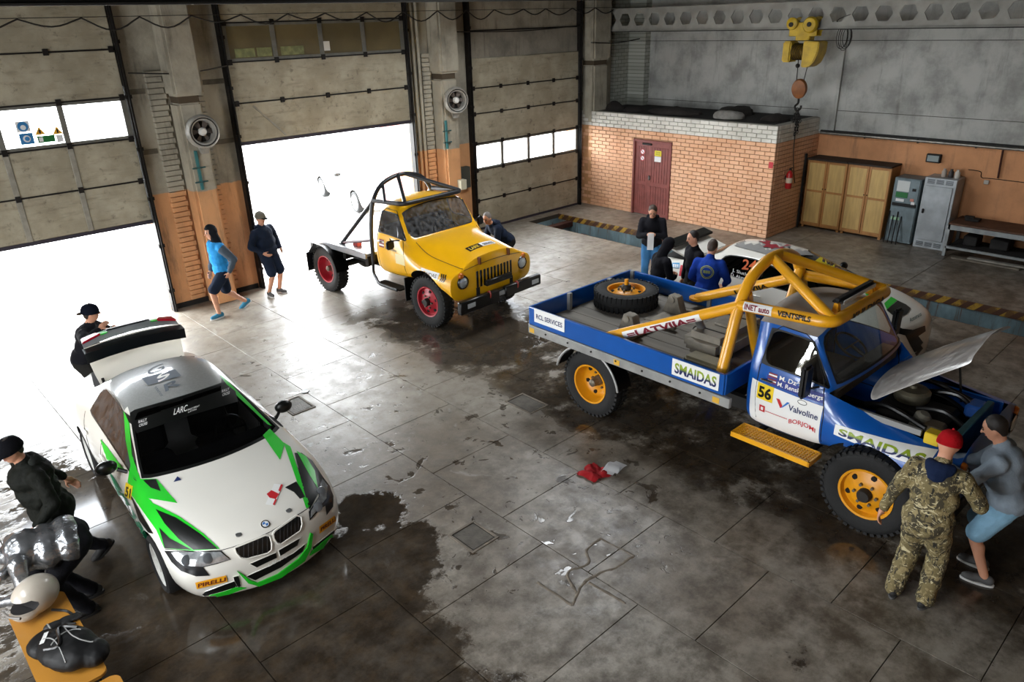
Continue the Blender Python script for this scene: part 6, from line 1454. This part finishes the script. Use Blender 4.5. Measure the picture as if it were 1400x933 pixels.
        t0 = wr[q]+d*.03+sd*.025; t1 = t0+(d*.6+sd*.7+inn*.35).normalized()*.042; t2 = t1+(d*.85+sd*.15+inn*.5).normalized()*.032; cap_(b, t0, .014, t1, .0105); cap_(b, t1, .0105, t2, .0085)
    body = put('body', fuse(b, voxel, 3, dec=.3), root); body.data.materials.append(SKINM)
    for q in (1, -1):
        e = BM(); ball(e, HC+HF*.088+HS*q*.032+HU*.012, .011, .013, .009, RH, 10, 6); obj('eye', e, EYE, body)
        e = BM(); cap_(e, HC+HF*.092+HS*q*.018+HU*.034, .005, HC+HF*.084+HS*q*.048+HU*.034, .004); obj('eyebrow', e, hair or EYE, body)
    e = BM(); ball(e, HC+HF*.084-HU*.055, .012, .026, .008, RH, 10, 6); obj('mouth', e, LIP, body)
    # ---- clothes
    b = BM(); ball(b, P+T*(.06-hem*.5)-F*.005, .148*bulk, .187*bulk, .13+hem*.5, RT); ball(b, P+T*.2+F*.012*bulk, .142*bulk, .178*bulk, .17, RT); ball(b, P+T*.37, .146*bulk, .196, .17, RT2); cap_(b, sh[0]-T*.005, .082, sh[1]-T*.005, .082); cap_(b, P+T*.3, .12, NB-T*.03, .085)
    for q in (0, 1):
        cap_(b, sh[q], .080, el[q], .064)
        if sleeves == 'long': cap_(b, el[q], .065, el[q].lerp(wr[q], .9), .046)
    cap_(b, NB-T*.02-F*.01, .082, NB+T*.035, .074)
    jk = put('jacket' if sleeves == 'long' else 'shirt', fuse(b, .014, 5, fold, .5), root); jk.data.materials.append(top)
    if sleeve:
        for q in (0, 1):
            b = BM(); cap_(b, sh[q].lerp(el[q], .12), .086, el[q], .071); cap_(b, el[q], .071, el[q].lerp(wr[q], .9), .052); o = put('sleeve', fuse(b, .012, 4, fold, .5), jk); o.data.materials.append(sleeve)
    if hood:
        b = BM()
        if hood_up:
            ball(b, HC-HF*.012+HU*.012, .118, .104, .140, RH); cap_(b, HC-HU*.06-HF*.03, .09, NB-T*.01-F*.03, .10)
            me = fuse(b, .011, 5, .012, .6); bb = BM(); bb.from_mesh(me)
            bmesh.ops.delete(bb, geom=[v for v in bb.verts if ((v.co-HC).dot(HF) > .055 and (v.co-HC).dot(HU) < .075 and (v.co-HC).dot(HU) > -.12 and abs((v.co-HC).dot(HS)) < .075)], context='VERTS'); obj('hood', bb, hood, jk, 80)
        else:
            for k in range(5): t = -1.0+.5*k; cap_(b, NB+(S2*math.sin(t)*.10-F2*(math.cos(t)*.085+.01))+T*.02, .045, NB+(S2*math.sin(t)*.07-F2*(math.cos(t)*.11+.03))-T*.07, .04)
            obj('hood', _b(fuse(b, .012, 5, .012, .6)), hood, jk, 80)
    b = BM(); ball(b, P-T*.02, .135*bulk, .172*bulk, .13, RT)
    for q in (0, 1):
        cap_(b, hip[q], .108*(.5+.5*bulk), kn[q].lerp(hip[q], .0 if not shorts else .12), .078*leg_w if not shorts else .092*leg_w)
        if not shorts: cap_(b, kn[q], .078*leg_w, ank[q]+Vv((0, 0, .0)), .066*leg_w)
    tr = put('shorts' if shorts else 'trousers', fuse(b, .014, 4, fold*.9, .5), root); tr.data.materials.append(legs)
    for q in (0, 1):
        f = feet[q]; yw = math.radians(f[3]) if len(f) > 3 else 0.; z = f[2] if len(f) > 2 else 0.; fd = Vv((math.cos(yw), math.sin(yw), 0)); pit_ = math.radians(f[4]) if len(f) > 4 else 0.; o_ = ank[q]-Vv((0, 0, .085))
        up_ = Vv((0, 0, 1)); fd2 = (fd*math.cos(pit_)-up_*math.sin(pit_)); up2 = (up_*math.cos(pit_)+fd*math.sin(pit_)); sd = up2.cross(fd2); Rm = Matrix((fd2, sd, up2)).transposed(); o_ = ank[q]-up2*.085
        b = BM(); ball(b, o_+fd2*(-.03)+up2*.055, .06, .043, .055, Rm); ball(b, o_+fd2*.10+up2*.042, .09, .046, .042, Rm); cap_(b, o_+fd2*-.02+up2*.06, .045, o_+fd2*.06+up2*.055, .042)
        sh_ = put('shoe', fuse(b, .009, 3, 0, .5), root); sh_.data.materials.append(shoes)
        b = BM(); t = BM(); lathe(t, [(0, 0), (1, 0), (1, .022), (0, .022)], seg=20); merge(b, t, Matrix.Translation(o_+fd2*.05) @ Rm.to_4x4() @ Matrix.Diagonal((.145, .047, 1, 1)) @ Matrix.Translation((0, 0, 0))); obj('sole', b, sole or shoes, sh_)
    if hair and not hood_up:
        b = BM(); ball(b, HC-HF*.018+HU*.026, .094, .083, .108, RH, 18, 12); ball(b, HC-HF*.045-HU*.03, .055, .068, .06, RH); obj('hair', _b(fuse(b, .009, 3, .008, 1)), hair, body, 80)
    if cap:
        b = BM(); t = BM(); lathe(t, [(1.0, -.15), (1.03, .0), (.98, .35), (.8, .72), (.45, .94), (0, 1.0)], seg=22); merge(b, t, Matrix.Translation(HC+HU*.012-HF*.008) @ RH.to_4x4() @ Matrix.Diagonal((.116, .097, .118, 1)))
        bmesh.ops.solidify(b, geom=b.faces[:], thickness=.004); c_ = obj('cap', b, cap[0], root)
        b = BM(); r0 = []; r1 = []; bk = cap[2] if len(cap) > 2 else 1
        for k in range(11): t = -1.1+2.2*k/10; r0.append(b.verts.new(HC+HU*.016+HF*bk*.102*math.cos(t)+HS*.084*math.sin(t))); r1.append(b.verts.new(HC-HU*.002+HF*bk*(.085+.095*math.cos(t*.9))+HS*.080*math.sin(t)))
        for k in range(10): b.faces.new((r0[k], r0[k+1], r1[k+1], r1[k]))
        bmesh.ops.solidify(b, geom=b.faces[:], thickness=.006); obj('brim', b, cap[1], c_)
        b = BM(); ball(b, HC+HU*.135-HF*.005, .010); obj('cap_button', b, cap[0], c_)
    root.scale = (s, s, s)
    return root, dict(wr=wr, HC=HC, NB=NB, T=T, F=F, S=S, P=P, sh=sh, RT=RT, RH=RH, HF=HF, HS=HS, HU=HU)
def _b(me): b = BM(); b.from_mesh(me); return b
# camouflage
t = NT('camo_cloth', .85); tcx = t.N.new('ShaderNodeTexCoord').outputs['Object']
c = t.mix(t.step(t.noise(9, 4, .6, vec=tcx), .45, .52), lin('3b3524'), lin('6e6240'))
c = t.mix(t.step(t.noise(13, 3, .6, vec=tcx, dist=.8), .55, .6), c, lin('8d7f58')); c = t.mix(t.step(t.noise(10, 3, .6, vec=tcx, stretch=(1, 2.5, .6)), .60, .64), c, lin('1f1d15'))
c = t.mix(t.step(t.noise(16, 2, .5, vec=tcx, stretch=(3, .5, 1.2), dist=2.0), .60, .63), c, lin('b8ad88'))
CAMO = t.out(c)
def cloth(nm, c_, **k): return M('cloth_'+nm, c_, k.pop('rough', .9), var=.18, scale=7, bump=.25, bscale=60, spec=k.pop('spec', .15), **k)
HAIR_D, HAIR_B = M('hair_dark', '1d1611', .6, var=.3, scale=30), M('hair_brown', '3a2a1e', .6, var=.3, scale=30)
NAVY, BLKC, DKC, JEANS = cloth('navy', '1c2536'), cloth('black', '15151a'), cloth('dark', '22211f'), cloth('jeans', '3f74a4')
WSOLE, BSHOE, GSHOE = M('sole_white', 'c9c9c6', .7), M('shoe_black', '1b1a1a', .7), M('shoe_grey', '4a4a4a', .7)
REDC = cloth('red_cap', 'd4202a')
# the two at the blue truck's engine
person('person in camouflage suit and red cap with back turned', (6.36, 1.5, 0), math.radians(2), pelvis=(0, 0, .93), lean=7, feet=((-.05, .13, 0, 12), (-.02, -.13, 0, -8)), hands=((-.02, .37, .84), (.36, -.22, 1.12)), look=(0, 18), bulk=1.16, top=CAMO, hood=cloth('navy_hood', '16233f'), legs=CAMO, shoes=BSHOE, sole=GSHOE, cap=(REDC, REDC, 1), hem=.15, fold=.035, leg_w=1.25)
person('person in grey-blue sweatshirt and pale blue shorts bent over the engine', (7.16, 1.12, 0), math.radians(97), pelvis=(-.03, 0, .92), lean=17, feet=((-.02, .13, 0, 5), (.06, -.12, 0, -5)), hands=((.50, .12, 1.13), (.50, -.05, 1.12)), look=(5, 25), bulk=1.22, top=cloth('grey_blue', '8b98a4'), legs=cloth('pale_blue', '8dbad6'), shorts=True, shoes=GSHOE, sole=WSOLE, hair=HAIR_D, curl=1.0, leg_w=1.15)
# group behind the blue truck
r_, k_ = person('person in black jacket and jeans reading a paper by the pit', (11.80, 8.62, 0), math.radians(213), pelvis=(0, 0, .93), lean=4, hands=((.30, .07, 1.17), (.31, -.06, 1.17)), look=(0, 38), bulk=1.1, top=BLKC, hood=BLKC, legs=JEANS, shoes=BSHOE, hair=HAIR_B, curl=1.1)
b = BM(); t_ = BM(); bmesh.ops.create_grid(t_, x_segments=3, y_segments=8, size=.5)
for v in t_.verts: v.co.x *= .12; v.co.y *= .32; v.co.z = .03*math.sin(v.co.y*9)
merge(b, t_, Matrix.Translation((0, 0, 0))); bmesh.ops.solidify(b, geom=b.faces[:], thickness=.002); o = obj('paper_sheet', b, M('sheet_white', 'e6e6e6', .6)); o.location = (Matrix.Translation(r_.location) @ Matrix.Rotation(r_.rotation_euler.z, 4, 'Z')) @ Vector((.40, 0, 1.06)); o.rotation_euler = (math.radians(75), 0, math.radians(213+90)); tag(o, 'white paper sheet held by the person in black jacket', 'paper')
person('person in black with hood pulled up behind the truck tailboard', (10.05, 7.22, 0), math.radians(-25), pelvis=(0, 0, .88), lean=14, hands=((.32, .12, 1.0), (.32, -.12, 1.0)), look=(0, 28), top=BLKC, hood=BLKC, hood_up=True, legs=DKC, shoes=BSHOE, hair=HAIR_D, s=.97)
person('dark-haired person in black jacket standing beside the white coupe', (10.56, 6.80, 0), math.radians(150), lean=2, look=(0, 12), top=BLKC, legs=DKC, shoes=BSHOE, hair=HAIR_D)
r_, k_ = person('person in royal blue jacket with round back emblem', (10.17, 6.28, 0), math.radians(20), pelvis=(0, 0, .93), lean=6, hands=((.30, .20, .95), (.28, -.22, .95)), look=(-10, 25), bulk=1.12, top=cloth('royal_blue', '1c3f9c'), legs=DKC, shoes=BSHOE, hair=HAIR_B)
jk = [c_ for c_ in r_.children if c_.name.startswith('jacket')][0]; tv = bvh_of(jk.data); b = BM(); Pq = []
def on_back(y, z, off=.006):
    h_ = tv.ray_cast(Vector((-2, y, z)), Vector((1, 0, 0))); return h_[0]+Vector((-off, 0, 0)) if h_[0] else Vector((-.2, y, z))
for rad, rr_ in ((.105, .006), (.085, .004)):
    tube(b, [on_back(rad*math.cos(a), 1.26+rad*math.sin(a)) for a in (2*PI*k/28 for k in range(28))], rr_, 5, True)
for k in range(6): a = -.05+.02*k; tube(b, [on_back(a, 1.24), on_back(a, 1.29)], .006, 4)
obj('back_emblem', b, M('emblem_olive', 'a7b04a', .7), jk)
# youth walking along the wall, man leaning on the door rail
GREYSL = cloth('slate', '4a5560')
person('youth in bright blue and grey hoodie and dark shorts walking', (5.16, 13.66, 0), math.radians(183), pelvis=(0, 0, .88), lean=4, feet=((.24, .08, 0, 5), (-.38, -.09, .03, 0, 28)), hands=((-.02, .25, .86), (.12, -.22, .82)), look=(0, 8), s=1.03, top=cloth('bright_blue', '2f8fd0'), hood=cloth('hood_black', '1a1d22'), hood_up=True, legs=NAVY, shorts=True, shoes=cloth('shoe_blue', '3f7f9c'), sole=WSOLE, hair=HAIR_D, sleeve=GREYSL, bulk=1.1, leg_w=1.1)
person('person in navy hoodie, cap and knee shorts leaning on door rail', (6.30, 14.03, 0), math.radians(-78), pelvis=(0, -.02, .93), side=-6, feet=((0, .12, 0, 12), (0, -.14, 0, -12)), hands=((.12, .21, .95), (.12, -.22, .95)), elbow=((-.7, .5, 0), (-.7, -.5, 0)), look=(8, 5), leg_w=1.15, bulk=1.2, top=NAVY, hood=NAVY, legs=NAVY, shorts=True, shoes=GSHOE, sole=WSOLE, cap=(cloth('cap_beige', '8d897c'), cloth('cap_black', '222222'), 1), hair=HAIR_B)
# man behind the yellow truck, man at the raised boot lid
person('person in dark jacket stooping beside the yellow truck', (10.12, 11.16, 0), math.radians(165), pelvis=(-.1, 0, .86), lean=44, feet=((.02, .14), (-.1, -.14)), hands=((.48, .15, .75), (.48, -.12, .75)), look=(25, 20), top=NAVY, hood=NAVY, legs=DKC, shoes=BSHOE, hair=M('hair_grey', '6d6660', .7))
person('person in black jacket with backward cap behind the raised boot lid', (2.05, 11.1, 0), math.radians(-38), pelvis=(0, 0, .9), lean=22, hands=((.42, .2, 1.25), (.44, -.26, 1.42)), look=(25, 5), top=BLKC, legs=DKC, shoes=BSHOE, hair=HAIR_D, cap=(cloth('cap_navy', '1b2030'), cloth('cap_brown', '5a4c40'), -1), bulk=1.1)
# foreground: man striding off, man in silver jacket bent over the bench
person('person in dark padded jacket and black cap striding past the car', (.76, 7.54, 0), math.radians(188), pelvis=(0, 0, .90), lean=10, feet=((.36, .10, 0, 0), (-.36, -.08, .05, 0, 30)), hands=((.22, .27, .88), (-.28, -.30, .92)), look=(0, 18), bulk=1.35, hem=.2, top=cloth('padded', '0f110c', rough=.75), hood=cloth('padded_hood', '1d1f1c'), legs=BLKC, shoes=BSHOE, hair=HAIR_D, cap=(BLKC, BLKC, 1), fold=.04)
SILVJ = M('silver_foil_cloth', '97999c', .26, .8, var=.25, scale=4, bump=1.0, bscale=4.5, stretch=(1.2, 3.2, 1.2))
person('person in shiny silver jacket bent double over the bench', (.66, 6.98, 0), math.radians(174), pelvis=(-.12, .02, .80), lean=82, feet=((-.08, .13), (-.16, -.13)), hands=((.55, .2, .55), (.50, -.16, .55)), look=(0, 55), bulk=1.42, top=SILVJ, legs=BLKC, shoes=BSHOE, hair=HAIR_D, fold=.03, hem=.06)
# ------------------------------------------------------------------ benches and kit in the foreground
BWOOD = M('bench_ply', 'b57d2e', .45, var=.2, scale=3, stretch=(1, .15, 1), coat=.2)
def bench(x0, x1, y0_, y1_, label):
    g = thing('bench', label, 'bench', ((x0+x1)/2, (y0_+y1_)/2, 0), 0, 'plywood benches'); w, l = (x1-x0)/2, (y1_-y0_)/2
    b = BM(); q = []
    for cx, cy, a0 in ((w-.06, l-.06, 0), (-w+.06, l-.06, PI/2), (-w+.06, -l+.06, PI), (w-.06, -l+.06, 3*PI/2)): q += [(cx+.06*math.cos(a0+PI/2*k/5), cy+.06*math.sin(a0+PI/2*k/5), .45) for k in range(6)]
    prism(b, q, (0, 0, .028), bev=.005); obj('seat', b, BWOOD, g)
    for yy in (-l+.15, l-.15):
        b = BM(); tube(b, round_path([(-w+.05, yy, 0), (-w+.06, yy, .44), (w-.06, yy, .44), (w-.05, yy, 0)], .05), .016, 8); obj('leg_frame', b, STEEL_DK, g)
    b = BM(); tube(b, [(0, -l+.15, .42), (0, l-.15, .42)], .014, 8); obj('brace', b, STEEL_DK, g)
bench(.13, .57, 5.42, 6.72, 'yellowish plywood bench under the helmet and bag'); bench(.18, .62, 4.1, 5.36, 'empty end of a second yellowish plywood bench')
hm_ = thing('racing_helmet', 'pale full-face racing helmet resting on the bench', 'helmet', (.36, 6.56, .48), math.radians(205)); hm_.scale = (1.2, 1.2, 1.2)
SH = M('helmet_pearl', 'b9b0a3', .3, coat=.4, var=.12, scale=4); b = BM(); ball(b, (0, 0, .145), .165, .128, .14, seg=28, rings=18); ball(b, (.085, 0, .085), .105, .10, .075, seg=22, rings=14)
me = fuse(b, .008, 4, 0, .8); cutb = BM(); box(cutb, .06, .4, -.2, .2, .115, .195, bev=.03); bmesh.ops.recalc_face_normals(cutb, faces=cutb.faces[:])
cm = bpy.data.meshes.new('c'); cutb.to_mesh(cm); cutb.free(); co = bpy.data.objects.new('c', cm); COL.objects.link(co); me.materials.append(SH); me.materials.append(M('helmet_inside', '151313', .9))
cm.materials.append(SH); cm.materials.append(MATS['helmet_inside'])
for p in cm.polygons: p.material_index = 1
me = evaluated(me, [('BOOLEAN', dict(object=co, operation='DIFFERENCE', solver='EXACT'))]); bpy.data.objects.remove(co); finish(me, 40); put('shell', me, hm_)
b = BM(); tube(b, smooth_path([(.19, -.09, .12), (.205, 0, .115), (.19, .09, .12)]), .010, 6); obj('chin_trim', b, M('trim_grey', '6f6a64', .5), hm_)
b = BM(); tube(b, smooth_path([(.0, .12, .04), (-.05, .2, .01), (-.02, .3, .008), (.06, .34, .008)]), .010, 5); obj('strap', b, BLK, hm_)
bg_ = thing('kit_bag', 'black sports bag with pale piping slumped on the bench', 'bag', (.40, 5.78, .482), .3)
BAGM = M('bag_nylon', '0a0a0b', .55, spec=.3); b = BM(); ball(b, (0, 0, .1), .2, .27, .12, seg=20, rings=12); ball(b, (-.05, .22, .08), .14, .15, .09); ball(b, (.07, -.2, .08), .13, .14, .09); me = fuse(b, .014, 4, .025, .7); o = put('bag_body', me, bg_); me.materials.append(BAGM)
tb = bvh_of(me)
def on_bag(x, y): h_ = tb.ray_cast(Vector((x, y, 1)), Vector((0, 0, -1))); return (h_[0] if h_[0] else Vector((x, y, .05)))+Vector((0, 0, .006))
for x0_, y0_, x1_, y1_, bow in ((-.12, -.18, -.10, .18, .05), (.10, -.2, .08, .16, -.05), (-.1, .02, .12, -.02, .04)):
    b = BM(); tube(b, [on_bag(x0_+(x1_-x0_)*k/14+bow*math.sin(PI*k/14), y0_+(y1_-y0_)*k/14+bow*math.sin(PI*k/14)) for k in range(15)], .005, 5); obj('piping', b, M('piping_grey', '8a8a88', .5), bg_)
b = BM(); tube(b, [on_bag(-.14+.02*k, .05-.1*math.sin(k*.5)) for k in range(14)], .014, 6); obj('strap', b, BLK, bg_)
b = BM(); q = [on_bag(-.13, .14), on_bag(-.04, .22), on_bag(-.02, .18), on_bag(-.11, .10)]; b.faces.new([b.verts.new(p+Vector((0, 0, .012))) for p in q]); bmesh.ops.solidify(b, geom=b.faces[:], thickness=.004); obj('tag_patch', b, WHITE_D, bg_)
b = BM(); ball(b, (.1, -.24, .12), .03); ball(b, (.03, -.27, .11), .022); obj('buckle', b, M('buckle_brass', 'a07a3a', .4, .5), bg_)
gl_ = thing('driving_glove', 'black and grey driving glove lying between helmet and bag', 'glove', (.47, 6.22, .482), .1)
b = BM(); ball(b, (0, 0, .03), .07, .05, .03)
for k in range(4): cap_(b, (.05, .03-.022*k, .028), .012, (.13-.01*abs(k-1), .035-.026*k, .02), .010)
cap_(b, (0, -.04, .025), .013, (.05, -.085, .02), .011); cap_(b, (-.05, 0, .03), .04, (-.12, 0, .03), .05); me = fuse(b, .007, 3, .012, .7); put('glove_body', me, gl_); me.materials.append(M('glove_black', '232324', .6, var=.6, scale=10))
b = BM(); lathe(b, [(.05, -.006), (.052, 0), (.05, .006)], (-.12, 0, .03), (1, 0, 0), 16); obj('cuff_band', b, M('cuff_grey', '8d8d86', .6), gl_)
st_ = BM(); P_ = smooth_path([(.18, 6.12, .484), (.28, 6.18, .49), (.36, 6.05, .49), (.3, 5.95, .485), (.22, 5.98, .484)]); tube(st_, P_, .016, 6); tag(obj('loose_strap', st_, M('strap_red_black', '3a1416', .6)), 'dark red strap lying loose beside the bag', 'strap')
fb = BM(); ball(fb, (0, 0, .14), .17, .22, .15, seg=18, rings=12); me = fuse(fb, .015, 4, .06, .7); o = put('canvas_bag', me, None, (-.08, 5.95, 0)); me.materials.append(cloth('canvas', '8b8474')); tag(o, 'beige canvas bag on the floor beside the bench', 'bag')
